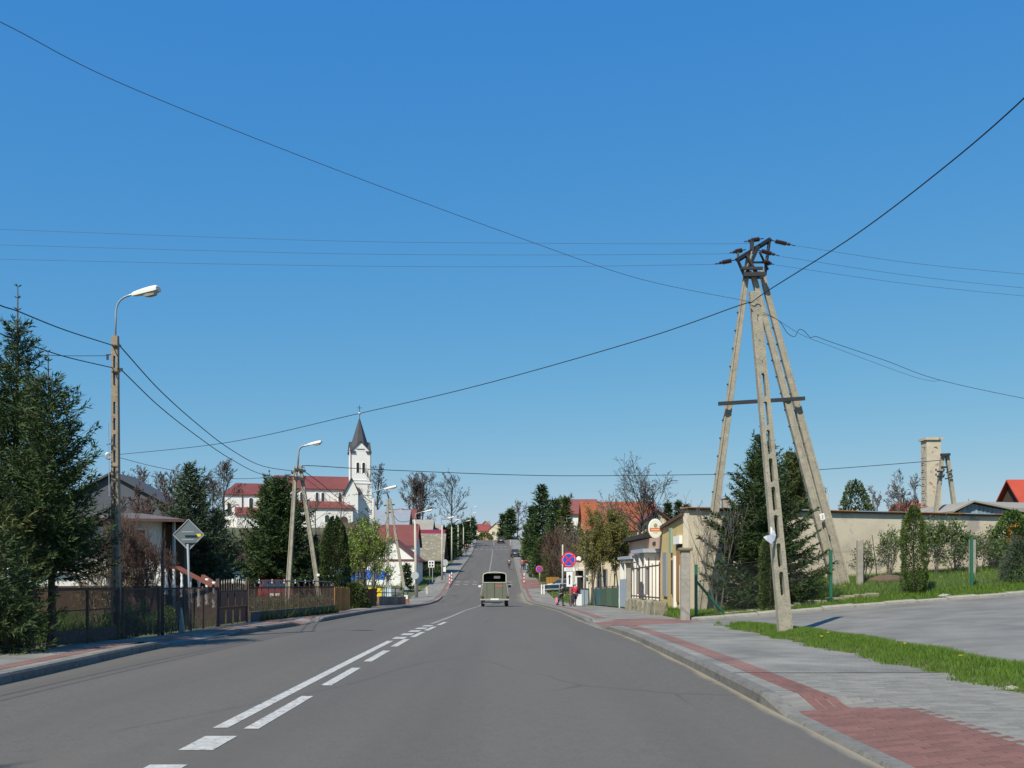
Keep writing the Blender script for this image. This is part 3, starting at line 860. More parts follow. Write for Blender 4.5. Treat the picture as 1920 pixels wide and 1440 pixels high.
# --- left bungalow, turned a little so that its front looks up the street
def bungalow():
    d = 32.0; x1 = X(303, d); zb = zg(x1, d) - .3; ze = Z(977, d)
    t = thing('bungalow', 'white bungalow with brown eaves behind the rusty fence on the left', 'house', (x1, d, 0), math.radians(15), local=True)
    W_ = 7.2
    MB().bb(-W_, 0, 0, 6.5, zb, ze).build('wall', M_white, t)
    for xx in (-.95, -3.1): window(t, (xx, 0, Z(1030, d)), 1.05, 1.35, bars=(1, 1))
    MB().bb(-W_ - .02, .02, -.05, -.002, zb, Z(1098, d)).build('plinth', M_wood, t)
    MB().bb(.003, .62, 1.3, 6.5, zb, ze - .05).build('porch_wall', M_wood, t)  # dark wood tone stands in for the shade of the porch recess
    MB().tube([(.36, .2, zb), (.36, .2, ze)], .05, 8).build('downpipe', M_galv, t)
    MB().bb(.02, .13, -.12, -.01, zb, ze).build('corner_post', M_wood, t)
    r = MB(); xa, xb = -W_ - .5, .72
    vs = [(xa, -.55, ze + .04), (xb, -.55, ze + .04), (xb, 7, ze + .04), (xa, 7, ze + .04), (xb - 1.6, 3.2, ze + .40), (xa + 1.6, 3.2, ze + .40)]
    M_bung = mat('bungalow_roof', (.13, .118, .105), (.09, .082, .075), rough=.9, scale=3)
    r.add(vs, [(0, 1, 4, 5), (1, 2, 4), (2, 3, 5, 4), (3, 0, 5), (3, 2, 1, 0)])
    r.build('roof', M_bung, t)
    MB().bar((xa, -.6, ze + .0), (xb, -.6, ze + .0), .10, .09).build('eave_board', mat('eave_brown', (.11, .05, .038), (.075, .036, .03), rough=.7, scale=5), t)
    MB().bar((xb + .04, -.6, ze + .0), (xb + .04, 7, ze + .0), .08, .08).build('eave_board', MATS['eave_brown'], t)
    mat('red_brown_paint', (.22, .07, .045), (.15, .05, .035), rough=.7, scale=5)
    # outside stair with white balusters and a brown hand rail
    s = thing('stair_rail', 'red brown stair rail on white turned balusters beside the bungalow', 'railing', (X(350, 31), 30.5, zg(X(350, 31), 30.5)))
    pts = [P(312, 1063, 30.4), P(334, 1064, 30.4), P(352, 1074, 30.2), P(376, 1087, 30.0), P(400, 1099, 29.8)]
    rl = MB()
    for a, b in zip(pts, pts[1:]): rl.bar(a, b, .12, .09)
    rl.build('hand_rail', MATS['red_brown_paint'], s)
    rl = MB(); rl.bar(P(380, 1080, 32), P(408, 1098, 31.6), .12, .09); rl.build('hand_rail', MATS['red_brown_paint'], s)
    for px, py, q in ((326, 1068, 1), (341, 1072, 1), (357, 1082, .8), (373, 1090, .6), (388, 1086, .7), (401, 1092, .5), (312, 1067, 1)):
        p = P(px, py, 30.4); z0 = p.z - .78
        MB().lathe([(.06, 0), (.06, .06), (.035, .1), (.065, .22), (.05, .36), (.03, .5), (.045, .6), (.03, .66), (.055, .74), (.055, .8)], (p.x, p.y, z0), 10).build('baluster', M_frame, s, smooth=True)
bungalow()
# dark gabled house and antenna behind it
d = 62.0
t = thing('gabled_house', 'grey gabled house rising behind the bungalow at far left', 'house', (X(225, d), d, zg(X(225, d), d)))
gable_house(t, X(100, d), X(322, d), d, d + 3.5, zg(X(225, d), d) - .5, Z(950, d), Z(890, d), 'y', mat('grey_gable', (.085, .095, .115), (.065, .073, .09), rough=.9, scale=1), mat('dark_grey_roof', (.07, .075, .085), (.055, .058, .065), rough=.8), over=.3)
t = thing('aerial', 'roof aerial with a round dish left of the first lamp post', 'antenna', (X(205, 42), 42, Z(900, 42)))
MB().tube([P(205, 930, 42), P(203, 792, 42)], .018, 6).build('mast', M_galv, t)
MB().lathe([(.02, -.03), (.10, -.02), (.155, .0), (.16, .02), (.1, .01), (.02, 0)], P(204, 855, 42), 14, rotm(math.pi / 2, 0, .3)).build('dish', M_galv, t, smooth=True)
MB().bar(P(200, 834, 42), P(208, 832, 42), .03).build('cross_bar', M_blk, t)

# --- pale building and things behind the iron fence
d = 66.0
t = thing('pale_blue_building', 'low pale blue building showing under the spruces behind the iron fence', 'building', (X(500, d), d, zg(X(500, d), d)))
MB().bb(X(408, d), X(625, d), d, d + 7, zg(X(500, d), d) - .4, Z(1066, d)).build('wall', M_bluewht, t)
MB().bb(X(404, d), X(629, d), d - .3, d + 7.3, Z(1066, d), Z(1063, d)).build('roof', M_zinc, t)
for px in (430, 462, 548, 572, 598): window(t, (X(px, d), d, Z(1103, d)), .62, .75)

# --- houses in the dip, left of the road
t = thing('low_white_house', 'low white house with a maroon edged gable behind the leafy tree', 'house', (X(735, 112), 112, zg(X(735, 112), 112)))
d = 116.0; xa, xb = X(688, d), X(787, d)
wl, rf = gable_house(t, xa, xb - .3, d, d + 7, zg(xb, d) - .5, Z(1050, d), Z(1012, d), 'y', M_white, M_redroof, over=.3, th=.18)
MB().bb(xa + .05, xb - .32, d - .06, d - .004, Z(1052, d), Z(1048.5, d)).build('trim_board', M_redroof, t)
window(t, (X(757, d), d, Z(1066, d)), .7, .9)
t = thing('maroon_roof_house', 'white house under a steep maroon roof behind the low white house', 'house', (X(740, 128), 128, zg(X(740, 128), 128)))
d = 128.0
gable_house(t, X(700, d), X(778, d), d, d + 7, zg(X(740, d), d) - .5, Z(1022, d), Z(986, d + 3), 'x', M_white, M_redroof, over=.3, th=.18)
window(t, (X(766, d), d, Z(1036, d)), .8, .9)
t = thing('barn', 'dark timber barn under a mossy grey shingle roof left of the far lamps', 'barn', (X(805, 138), 138, zg(X(805, 138), 138)))
d = 138.0; gable_house(t, X(778, d), X(826, d) , d, d + 8, zg(X(805, d), d) - .5, Z(1047, d), Z(1003, d + 4), 'x', M_wood, M_greyroof, over=.5, th=.2)
MB().bb(X(796, d), X(808, d), d - .05, d - .005, zg(X(805, d), d), Z(1052, d)).build('door', M_steel, t)
for i, (nm, lab, px0, px1, d, pe, pr_, rm, wm) in enumerate((
        ('long_shed', 'long shed with a crimson sheet roof above the mossy barn', 770, 829, 156, 1008, 995, M_crimson, M_cream),
        ('farm_building', 'farm building under a beige eternit roof above the crimson shed', 772, 808, 170, 997, 976, M_eternit, M_eternit),
        ('small_farm_building', 'smaller grey-roofed building at the right of the beige roof', 809, 826, 174, 996, 984, M_eternit, M_wood),
        ('yellow_house', 'zinc-roofed yellow house just right of the church', 698, 763, 158, 990, 958, mat('grey_zinc_roof', (.24, .27, .31), (.18, .205, .24), rough=.6, scale=1), M_yellow),
        ('yellow_trimmed_house', 'house with a yellow wall and brown roof behind the clipped thuja', 640, 690, 128, 992, 982, M_wood, M_yellow))):
    t = thing(nm, lab, 'building', (X((px0 + px1) / 2, d), d, zg(X(px0, d), d)))
    gable_house(t, X(px0, d), X(px1, d), d, d + 7, zg(X(px0, d), d) - 1.2, Z(pe, d), Z(pr_, d + 3.5), 'x', wm, rm, over=.3, th=.16)
    if i in (3, 4):
        for q in (.3, .7): window(t, (X(px0 + (px1 - px0) * q, d), d, Z(pe + 12, d)), .7, 1.0)
d = 205.0
t = thing('white_gable_house', 'maroon-roofed house with a white gable and brick chimney above the yellow house', 'house', (X(745, d), d, zg(X(745, d), d)))
gable_house(t, X(722, d), X(776, d), d, d + 8, zg(X(745, d), d) - 1, Z(982, d), Z(956, d + 4), 'x', M_white, M_redroof, over=.3)
gb = MB(); gb.prism([(X(740, d), Z(985, d)), (X(774, d), Z(985, d)), (X(774, d), Z(975, d)), (X(757, d), Z(957, d)), (X(740, d), Z(975, d))], d - 1.2, d + 4); gb.build('gable', M_white, t)
gr = MB()
for s, px in ((-1, 737.5), (1, 776.5)):
    vs = [(X(px, d), d - 1.5, Z(977.5, d)), (X(757, d), d - 1.5, Z(956.5, d)), (X(757, d), d + 4, Z(956.5, d)), (X(px, d), d + 4, Z(977.5, d))]
    gr.add(vs + [(a, b, c + .22) for a, b, c in vs], [(0, 1, 2, 3), (7, 6, 5, 4), (0, 4, 5, 1), (0, 3, 7, 4)])
gr.build('gable_roof', M_redroof, t)
for px in (749, 757, 765): window(t, (X(px, d), d - 1.2, Z(978.5, d)), .7, .9)
MB().bb(X(744, d), X(752, d), d + 3, d + 4, Z(962, d), Z(951, d)).build('chimney', M_brick, t)

# --- houses beyond the crest
for i, (nm, lab, px0, px1, d, pe, pr_, rm, wm, ax) in enumerate((
        ('crest_house', 'red-roofed house just over the crest, left of the road end', 896, 917, 360, 995, 983, mat('crest_red_roof', (.26, .05, .045), (.20, .04, .037), rough=.8), M_cream, 'x'),
        ('crest_house', 'pale house with pink roof facing the end of the road', 917, 942, 345, 992, 981, mat('faded_red_roof', (.42, .13, .12), (.34, .10, .09), rough=.8), M_cream, 'y'),
        ('crest_house', 'grey-gabled house with a brick chimney behind the crest roofs', 900, 920, 430, 986, 977, M_eternit, M_eternit, 'y'),
        ('crest_house', 'low distant roof at the left of the crest', 884, 900, 420, 992, 984, M_redroof, M_white, 'x'))):
    t = thing(nm, lab, 'house', (X((px0 + px1) / 2, d), d, zg(X(px0, d), d)))
    gable_house(t, X(px0, d), X(px1, d), d, d + 8, 4, Z(pe, d), Z(pr_, d + (4 if ax == 'x' else 0)), ax, wm, rm, over=.3)
    if i == 1:
        for px in (925, 934): window(t, (X(px, d), d, Z(1000, d)), 1.0, 1.4)
    if i == 2: MB().bb(X(913, d), X(919, d), d + 3, d + 4.5, Z(984, d), Z(976, d)).build('chimney', M_brick, t)

# --- right: long wall of the workshop and its street front
A = Vector((X(1291, 35.2), 35.2)); B = Vector((X(1888, 39.4), 39.4))
def workshop():
    t = thing('workshop', 'long single-storey workshop with a bare beige plaster side wall', 'building', (A.x, A.y, zg(A.x, A.y)))
    ztop = Z(956, 35.2); n = (B - A); n = Vector((-n.y, n.x)).normalized(); th = .4
    zbA, zbB = zg(A.x, A.y) - .5, zg(B.x, B.y) - .8
    w = MB(); q = [(A.x, A.y), (B.x, B.y), (B.x + n.x * th, B.y + n.y * th), (A.x + n.x * th, A.y + n.y * th)]
    # wall subdivided for its uneven surface
    vs = []; fs = []; k = 40
    for i in range(k + 1):
        f = i / k; p = A + (B - A) * f; z0 = zbA + (zbB - zbA) * f
        zt = ztop - .02 * math.sin(f * 9)
        for pp in (p, p + n * th): vs += [(pp.x, pp.y, z0), (pp.x, pp.y, zt)]
    for i in range(k):
        o = 4 * i; fs += [(o, o + 4, o + 5, o + 1), (o + 2, o + 3, o + 7, o + 6), (o + 1, o + 5, o + 7, o + 3)]
    fs += [(0, 1, 3, 2), (4 * k, 4 * k + 2, 4 * k + 3, 4 * k + 1)]
    w.add(vs, fs); w.build('side_wall', M_beige, t)
    cp = MB(); d3 = Vector((B.x - A.x, B.y - A.y, 0)).normalized(); nn = Vector((n.x, n.y, 0))
    p0 = Vector((A.x, A.y, ztop + .035)) - d3 * .08 + nn * .17; p1 = Vector((B.x, B.y, ztop + .015)) + nn * .17
    cp.bar(p0, p1, .56, .055); cp.build('coping', M_dark, t)
    k = 20
    for i in range(k):
        a = p0 + (p1 - p0) * (i / k) + Vector((0, 0, .045)); b = p0 + (p1 - p0) * ((i + .985) / k) + Vector((0, 0, .045))
        o = MB().bar(a, b, .6, .035).build('coping_sheet', M_fasc if i % 7 not in (3, 4, 6) else M_galv, t)
    return t, ztop
wk, zt = workshop()
# yellow part facing the street, then the salmon shop with white fins
xs_ = A.x - .02
def shop():
    t = thing('street_shop', 'ochre and salmon street front with white window fins and an oval sign', 'shop', (xs_, 41, zg(xs_, 41)))
    zb = zg(xs_, 40) - .4
    y0, y1, y2 = 35.62, 41.6, 53.0
    zc = Z(966, 36); zd = Z(983, 41)
    w = MB(); w.add([(xs_, y0, zb), (xs_, y1, zb), (xs_, y1, 2.98), (xs_, y0, 3.3), (xs_ + .35, y0, zb), (xs_ + .35, y1, zb), (xs_ + .35, y1, 2.98), (xs_ + .35, y0, 3.3)],
          [(0, 3, 2, 1), (4, 5, 6, 7), (3, 7, 6, 2), (0, 4, 7, 3), (1, 2, 6, 5)])
    w.build('ochre_wall', M_yellow, t)
    MB().bb(xs_, xs_ + 6, y1 + .003, y2, zb - .6, 2.62).build('salmon_wall', M_pink, t)
    r = MB(); vs = [(xs_ - .12, y0 - .1, 3.16), (xs_ - .12, y1 + .0, 2.86), (xs_ + 3.4, y1 + .0, 3.3), (xs_ + 3.4, y0 + .5, 3.45)]
    r.add(vs + [(a, b, c + .12) for a, b, c in vs], [(3, 2, 1, 0), (4, 5, 6, 7), (0, 1, 5, 4), (1, 2, 6, 5), (3, 0, 4, 7)]); r.build('lean_to_roof', M_wood, t)
    r = MB(); r.bb(xs_ - .3, xs_ + 6, 45, y2 + .2, 2.66, 2.84); r.build('shop_roof', M_dark, t)
    # fins: white piers standing out from the salmon wall, canopy slabs on top
    for k, y in enumerate((42.0, 43.7, 45.6, 47.6, 49.4, 51.4)):
        MB().bb(xs_ - .62, xs_ - .003, y, y + .22, zb - .5, 1.92 if k < 3 else 1.7).build('fin', M_white, t)
    for k, y in enumerate((42.9, 44.7, 46.7, 48.6, 50.5)):
        window(t, (xs_, y + .1, .75), 1.25, 1.7, (-1, 0, 0), M_frame, fw=.08, bars=(1, 0))
    MB().bb(xs_ - .72, xs_ + .02, 41.75, 46.0, 1.94, 2.10).build('canopy', M_zinc, t)
    MB().bb(xs_ - .72, xs_ + .02, 46.1, 51.8, 1.72, 1.86).build('canopy', M_zinc, t)
    MB().bb(xs_ - .5, xs_ - .004, 45.9, 46.0, .1, 1.85).build('pipe_board', mat('brown_door', (.18, .055, .035), (.12, .04, .03), rough=.6, scale=3), t)
    # doors, shutters and boards of the ochre wall
    n = (-1, 0, 0)
    def panel(name, yc, zc, w_, h_, m_, dd=.05): return MB().bb(xs_ - dd, xs_ - .003, yc - w_ / 2, yc + w_ / 2, zc - h_ / 2, zc + h_ / 2).build(name, m_, t)
    panel('green_shutter', 38.7, 2.35, .42, .95, mat('green_shutter_paint', (.20, .30, .20), (.28, .33, .25), rough=.7, scale=6), .09)
    panel('door', 40.3, 1.05, .95, 1.75, mat('grey_blue_door', (.20, .23, .27), (.27, .28, .30), rough=.6, scale=4, stretch=(1, 1, .2)), .06)
    panel('narrow_board', 38.55, .95, .15, 1.3, M_wood, .06)
    panel('door', 37.05, 1.0, .8, 1.9, mat('amber_door', (.42, .20, .035), (.33, .15, .03), rough=.5, scale=4, stretch=(1, 1, .2)), .05)
    panel('lintel', 37.0, 2.32, 1.35, .30, M_white, .12); panel('white_pilaster', 37.75, .55, .22, 2.4, M_white, .10); panel('white_pilaster', 36.4, .4, .3, 2.0, M_white, .08)
    panel('dark_transom', 36.9, 1.98, 1.0, .32, M_dark, .04)
    panel('vent_slot', 43.5, 2.35, .8, .14, M_dark, .03)
    MB().bb(xs_ - .06, xs_ - .004, 42.4, 51.5, zb - .3, -.05).build('plinth', M_brick, t)
    return t
shop()
# oval sign on a bracket
p = P(1228.5, 991, 41.2); sg = thing('oval_sign', 'white oval advertising sign with an orange band over the shop canopy', 'sign', (p.x, p.y, p.z))
MB().lathe([(.97, -.07), (1, -.05), (1, .05), (.97, .07)], p, 36, rotm(math.pi / 2, 0, 0), sx=.285, sy=.40).build('sign_box', M_white, sg)
MB().lathe([(1, -.004), (1, .004)], p + Vector((0, -.072, 0)), 36, rotm(math.pi / 2), sx=.245, sy=.355).build('sign_face', mat('sign_cream', (.72, .72, .58), (.66, .66, .52), rough=.4), sg)
M_or = mat('sign_orange', (.72, .17, .05), (.60, .13, .04), rough=.4)
MB().bb(p.x - .235, p.x + .235, p.y - .084, p.y - .078, p.z - .115, p.z + .02).build('orange_band', M_or, sg)
MB().bb(p.x - .17, p.x + .17, p.y - .088, p.y - .085, p.z - .068, p.z - .028).build('pale_stripe', mat('sign_pale', (.80, .55, .36), (.75, .48, .30), rough=.4), sg)
MB().lathe([(1, -.003), (1, .003)], p + Vector((0, -.08, .125)), 20, rotm(math.pi / 2), sx=.075, sy=.085).build('round_emblem', mat('sign_grey', (.20, .20, .19), (.45, .30, .10), rough=.4, scale=14, amt=.9), sg)
MB().bb(p.x - .10, p.x + .10, p.y - .084, p.y - .079, p.z - .185, p.z - .165).build('grey_stripe', M_galv, sg)
MB().bar(p + Vector((.25, .05, 0)), Vector((xs_ + .1, p.y + .05, p.z)), .05).build('bracket', M_blk, sg)
MB().bar(p + Vector((.33, .05, -.45)), p + Vector((.33, .05, .2)), .06).build('bracket', M_blk, sg)

# --- cream house, porch and outbuildings beyond
d = 66.0; xh = X(1086, d)
t = thing('cream_house', 'low cream house with a white framed porch behind the birches', 'house', (xh, d, zg(xh, d)))
MB().bb(xh, xh + 5.2, d, d + 7, zg(xh, d) - .8, Z(1042, d)).build('wall', M_cream, t)
MB().bb(xh - .2, xh + 5.4, d - .25, d + 7.2, Z(1042, d), Z(1036, d)).build('roof', M_wood, t)
window(t, (X(1128, d), d, Z(1085, d)), .7, 1.3, fm=mat('grey_frame', (.25, .25, .24), rough=.6)); window(t, (xh, d + 2.2, Z(1080, d)), .9, 1.2, (-1, 0, 0))
pf = MB(); x0, x1 = X(1080, 62), X(1101, 62)
for xx in (x0, x1): pf.bb(xx - .06, xx + .06, 61.9, 62.02, zg(xx, 62) - .1, Z(1082, 62))
pf.bb(x0 - .06, x1 + .06, 61.9, 62.02, Z(1082, 62), Z(1080, 62)); pf.bb(x1 - .18, x1 + .06, 61.7, 61.88, Z(1082, 62), Z(1064, 62)); pf.bb(x0 + .1, x1 + .15, 61.4, 64, Z(1066, 62), Z(1063.5, 62))
pf.build('porch_frame', M_frame, t)
MB().bb(x0 + .1, x1 - .1, 64.0, 64.05, zg(x0, 64), Z(1070, 62)).build('porch_door', M_dark, t)
p = P(1086, 1048, 63); s = thing('round_sign', 'round black and white shop sign beside the large no stopping sign', 'sign', tuple(p))
MB().lathe([(.22, -.05), (.235, 0), (.22, .05)], p, 24, rotm(math.pi / 2, 0, -.25)).build('rim', M_blk, s)
MB().lathe([(.155, -.01), (.155, .01)], p + Vector((-.03, -.06, .01)), 24, rotm(math.pi / 2, 0, -.25)).build('disc', M_frame, s)
MB().bb(p.x - .13, p.x + .06, p.y - .085, p.y - .078, p.z - .12, p.z - .06).build('orange_band', M_or, s)
MB().bar(p + Vector((.1, 0, -.05)), p + Vector((.75, .3, -.05)), .04).build('bracket', M_blk, s)

# --- orange roofs on the right skyline
for i, (nm, lab, px0, px1, d, pe, pr_, rm, wm, ax) in enumerate((
        ('orange_roof_house', 'large house under a bright orange tiled roof behind the birches', 1098, 1232, 98, 992, 943, M_orange, M_cream, 'x'),
        ('dull_red_house', 'house with a dull red roof left of the orange one', 1062, 1120, 125, 963, 938, mat('dull_red_tiles', (.22, .07, .06), (.17, .055, .05), rough=.9, scale=2), M_white, 'x'),
        ('small_gable_house', 'small maroon-roofed house with a pale gable over the oval sign', 1216, 1250, 88, 972, 958, M_redroof, M_cream, 'y'),
        ('tile_roof_house', 'red roof showing behind the plastered chimney', 1714, 1782, 92, 975, 946, M_brightred, M_cream, 'x'),
        ('mansard_house', 'house with a bright red tiled roof at the right edge', 1918, 2060, 66, 942, 903, M_brightred, M_wood, 'x'))):  # dark wood wall stands in for the unlit interior under the roof
    t = thing(nm, lab, 'house', (X((px0 + px1) / 2, d), d, zg(X(px0, d), d)))
    wl, rf = gable_house(t, X(px0, d), X(px1, d), d, d + (3.2 if i == 4 else 8), zg(X(px0, d), d) - .6, Z(pe, d), Z(pr_, d + ((1.6 if i == 4 else 4) if ax == 'x' else 0)), ax, wm, rm, over=.3)
    if i == 0:
        MB().bb(X(1222, d), X(1232, d), d + 2.6, d + 3.4, Z(960, d), Z(938, d)).build('chimney', M_brick, t)
        MB().bb(X(1143, d), X(1150, d), d + 3.4, d + 4.2, Z(950, d), Z(936, d)).build('chimney', M_brick, t)
        for px in (1120, 1165, 1205): window(t, (X(px, d), d, Z(1002, d)), .9, 1.1)
    if i == 3: MB().bb(X(1730, d), X(1740, d), d + 2, d + 2.8, Z(955, d), Z(935, d)).build('chimney', M_brick, t)
    if i == 2: window(t, (X(1231, d), d, Z(970, d)), .5, .5)
t = thing('brick_chimney', 'short red brick chimney behind the long wall by the sapling', 'chimney', (X(1361, 46), 46, 2))
MB().bb(X(1356, 46), X(1366, 46), 46, 46.4, 2.2, Z(936, 46)).build('shaft', M_brick, t); MB().bb(X(1355, 46), X(1367, 46), 45.97, 46.43, Z(936, 46), Z(934, 46)).build('cap', M_brick, t)

# plastered chimney stack
M_chim = mat('flaking_plaster', (.52, .46, .34), (.40, .355, .275), rough=.95, scale=3, amt=.6, bump=.5, bscale=14, spots=((.33, .17, .11), 2.1, .57))
d = 60.0; xc0, xc1 = X(1741, d), X(1768, d); zb, ztp = zg(xc0, d) - .5, Z(825, d)
t = thing('plastered_chimney', 'tall square chimney with flaking cream plaster behind the wall', 'chimney', ((xc0 + xc1) / 2, d, zb))
c = MB(); k = 14; vs = []
for i in range(k + 1):
    f = i / k; w = .47 - .05 * f; x = (xc0 + xc1) / 2 - .1 * f
    z = zb + (ztp - zb) * f
    for a, b in ((-1, -1), (1, -1), (1, 1), (-1, 1)): vs.append((x + a * w, d + .47 + b * w, z))
c.add(vs, [(4 * i + q, 4 * i + (q + 1) % 4, 4 * i + 4 + (q + 1) % 4, 4 * i + 4 + q) for i in range(k) for q in range(4)] + [(4 * k, 4 * k + 1, 4 * k + 2, 4 * k + 3)])
c.build('shaft', M_chim, t)
xm = (xc0 + xc1) / 2 - .1
MB().box((xm, d + .47, ztp + .08), (1.04, 1.04, .14)).build('cap', M_chim, t)
for i in range(18):
    z = zb + 1.2 + i * .42
    if z > ztp - .6: break
    f = (z - zb) / (ztp - zb); x = (xc0 + xc1) / 2 - .1 * f - (.47 - .05 * f)
    s = MB(); a = [(x, d + .2, z), (x - .14, d + .2, z), (x - .14, d + .55, z), (x, d + .55, z)]; s.tube(a, .015, 5); s.build('climbing_iron', M_steel, t)
MB().tube([(xm - .6, d + .3, Z(838, d)), (xm + .2, d - .02, Z(838, d))], .02, 5).build('strap', M_steel, t)

# blue shed with board gable
d = 50.0
t = thing('blue_shed', 'shed with a blue-grey boarded gable behind the right end of the wall', 'shed', (X(1840, d), d, zg(X(1840, d), d)))
xl, xr, xa = X(1797, d), X(1900, d), X(1822, d); zb = zg(xl, d) - .4
topz = lambda x: Z(957, d) + (Z(942.5, d) - Z(957, d)) * (x - xl) / (xa - xl) if x < xa else Z(942.5, d) + (Z(958, d) - Z(942.5, d)) * (x - xa) / (xr - xa)
M_blueb = mat('blue_grey_boards', (.26, .34, .40), (.20, .27, .33), rough=.8, scale=6, stretch=(3, 3, .3), rnd=.22)
MB().prism([(xl + .05, zb), (xr - .05, zb), (xr - .05, topz(xr) - .1), (xa, topz(xa) - .1), (xl + .05, topz(xl) - .1)], d + .05, d + 5).build('body', M_wood, t)
nb = 26
for i in range(nb):
    a = xl + (xr - xl) * i / nb; b = xl + (xr - xl) * (i + .9) / nb
    MB().prism([(a, zb), (b, zb), (b, topz(b) - .05), (a, topz(a) - .05)], d + (.0 if i % 2 else -.02), d + .045).build('plank', M_blueb, t)
r = MB()
for (x_, y_) in ((xl - .4, xa), (xr + .4, xa)):
    za = topz(xl) - .12 if x_ < xa else topz(xr) - .08
    vs = [(x_, d - .3, za), (xa, d - .3, topz(xa) + .02), (xa, d + 6, topz(xa) + .02), (x_, d + 6, za)]
    r.add(vs + [(a, b, c_ + .08) for a, b, c_ in vs], [(0, 1, 2, 3), (7, 6, 5, 4), (0, 4, 5, 1), (3, 2, 6, 7), (0, 3, 7, 4)])
r.build('roof', M_eternit, t)
t = thing('grey_lean_to', 'grey sheet roof stretching right from the blue shed', 'shed', (X(1900, 56), 56, zg(30, 56)))
vs = [(X(1822, 54), 54, Z(945, 54)), (X(1990, 54), 54, Z(958, 54)), (X(1990, 60), 60, Z(944, 60)), (X(1822, 60), 60, Z(940, 60))]
MB().add(vs + [(a, b, c_ - .12) for a, b, c_ in vs], [(0, 1, 2, 3), (7, 6, 5, 4), (0, 4, 5, 1), (1, 5, 6, 2)]).build('roof', M_eternit, t)
MB().bb(X(1830, 55), X(1985, 55), 55, 59.5, zg(30, 56) - .5, Z(957, 55)).build('wall', M_wood, t)
# orange machine part by the dark bush
p = P(1897, 1003, 38.5); t = thing('steel_gantry', 'orange painted metal frame at the right end of the long wall', 'frame', (p.x, p.y, zg(p.x, p.y)))
f = MB(); f.bar((p.x - .12, p.y, zg(p.x, p.y)), (p.x - .12, p.y, p.z + .3), .1); f.bar((p.x - .12, p.y, p.z + .28), (p.x + .3, p.y, p.z + .42), .12); f.bar((p.x - .12, p.y, p.z), (p.x + .3, p.y, p.z + .42), .08)
f.build('frame_bars', mat('orange_paint', (.62, .24, .02), (.5, .18, .02), rough=.5), t)
# ------------------------------------------------------------------ vegetation
def norm(a): return a / np.maximum(np.linalg.norm(a, axis=-1, keepdims=True), 1e-9)
def leafblades(p, d, L, w, r=None, kite=False):
    """triangles from base p along d, length L, width w, random roll"""
    n = len(p); r = r or rng
    rv = norm(r.normal(size=(n, 3))); s = norm(np.cross(d, rv)) * (np.asarray(w).reshape(-1, 1) / 2)
    L = np.asarray(L).reshape(-1, 1); tip = p + d * L
    if kite:
        mid = p + d * L * .45
        return np.concatenate([np.stack([p, mid - s, tip], 1), np.stack([p, tip, mid + s], 1)])
    return np.stack([p - s, p + s, tip], 1)
def segs_mesh(segs, n=3):
    """segs: list of (p0, p1, r0, r1) -> triangles of n-sided open tubes"""
    A = np.array([s[0] for s in segs]); B = np.array([s[1] for s in segs])
    ra = np.array([s[2] for s in segs])[:, None]; rb = np.array([s[3] for s in segs])[:, None]
    d = norm(B - A); ref = np.where(np.abs(d[:, 2:3]) < .9, np.array([[0, 0, 1.]]), np.array([[0, 1., 0]]))
    s = norm(np.cross(d, ref)); u = np.cross(d, s); T = []
    for q in range(n):
        a0, a1 = 2 * np.pi * q / n, 2 * np.pi * (q + 1) / n
        e0 = s * np.cos(a0) + u * np.sin(a0); e1 = s * np.cos(a1) + u * np.sin(a1)
        p0, p1, q0, q1 = A + e0 * ra, A + e1 * ra, B + e0 * rb, B + e1 * rb
        T += [np.stack([p0, p1, q1], 1), np.stack([p0, q1, q0], 1)]
    return np.concatenate(T)

M_bark = mat('bark_brown', (.085, .065, .05), (.045, .036, .03), rough=.95, scale=8, amt=.7, bump=.6, bscale=30, stretch=(1, 1, .3))
M_barkg = mat('bark_grey', (.125, .108, .092), (.07, .060, .052), rough=.95, scale=8, amt=.7, bump=.6, bscale=30, stretch=(1, 1, .3))
M_twig = mat('twigs_brown', (.115, .088, .070), (.075, .056, .046), rough=.95, scale=2, island=.25)
M_twigr = mat('twigs_red', (.12, .070, .052), (.075, .045, .035), rough=.95, scale=2, island=.25)
M_birch = mat('birch_bark', (.62, .58, .50), (.42, .38, .33), rough=.9, scale=5, amt=.5, stretch=(1, 1, 4), spots=((.06, .05, .045), 5, .56))
M_spr = mat('spruce_needles', (.024, .052, .011), (.044, .078, .014), rough=.75, scale=1.2, amt=.6, island=.45, trans=.1)
M_sprw = mat('spruce_needles_warm', (.050, .085, .018), (.10, .105, .022), rough=.75, scale=1.0, amt=.7, island=.4, trans=.12)
M_sprb = mat('spruce_needles_blue', (.046, .074, .036), (.066, .094, .040), rough=.75, scale=1.2, amt=.6, island=.4, trans=.1)
M_thuja = mat('thuja_green', (.055, .105, .016), (.095, .13, .022), rough=.75, scale=2.5, amt=.7, island=.4, trans=.12)
M_thujad = mat('thuja_dark', (.04, .08, .018), (.075, .095, .022), rough=.75, scale=2.5, amt=.7, island=.35, trans=.1)
M_leaf = mat('young_leaves', (.19, .33, .03), (.27, .36, .045), rough=.6, scale=1.5, island=.35, trans=.35)
M_leafo = mat('olive_buds', (.185, .17, .03), (.14, .145, .026), rough=.7, scale=1.5, island=.35, trans=.3)
M_leafd = mat('shrub_leaves', (.10, .165, .028), (.07, .12, .024), rough=.6, scale=1.5, island=.4, trans=.25)
M_forsy = mat('yellow_blossom', (.42, .30, .03), (.20, .19, .03), rough=.7, scale=1.5, island=.3, trans=.2)

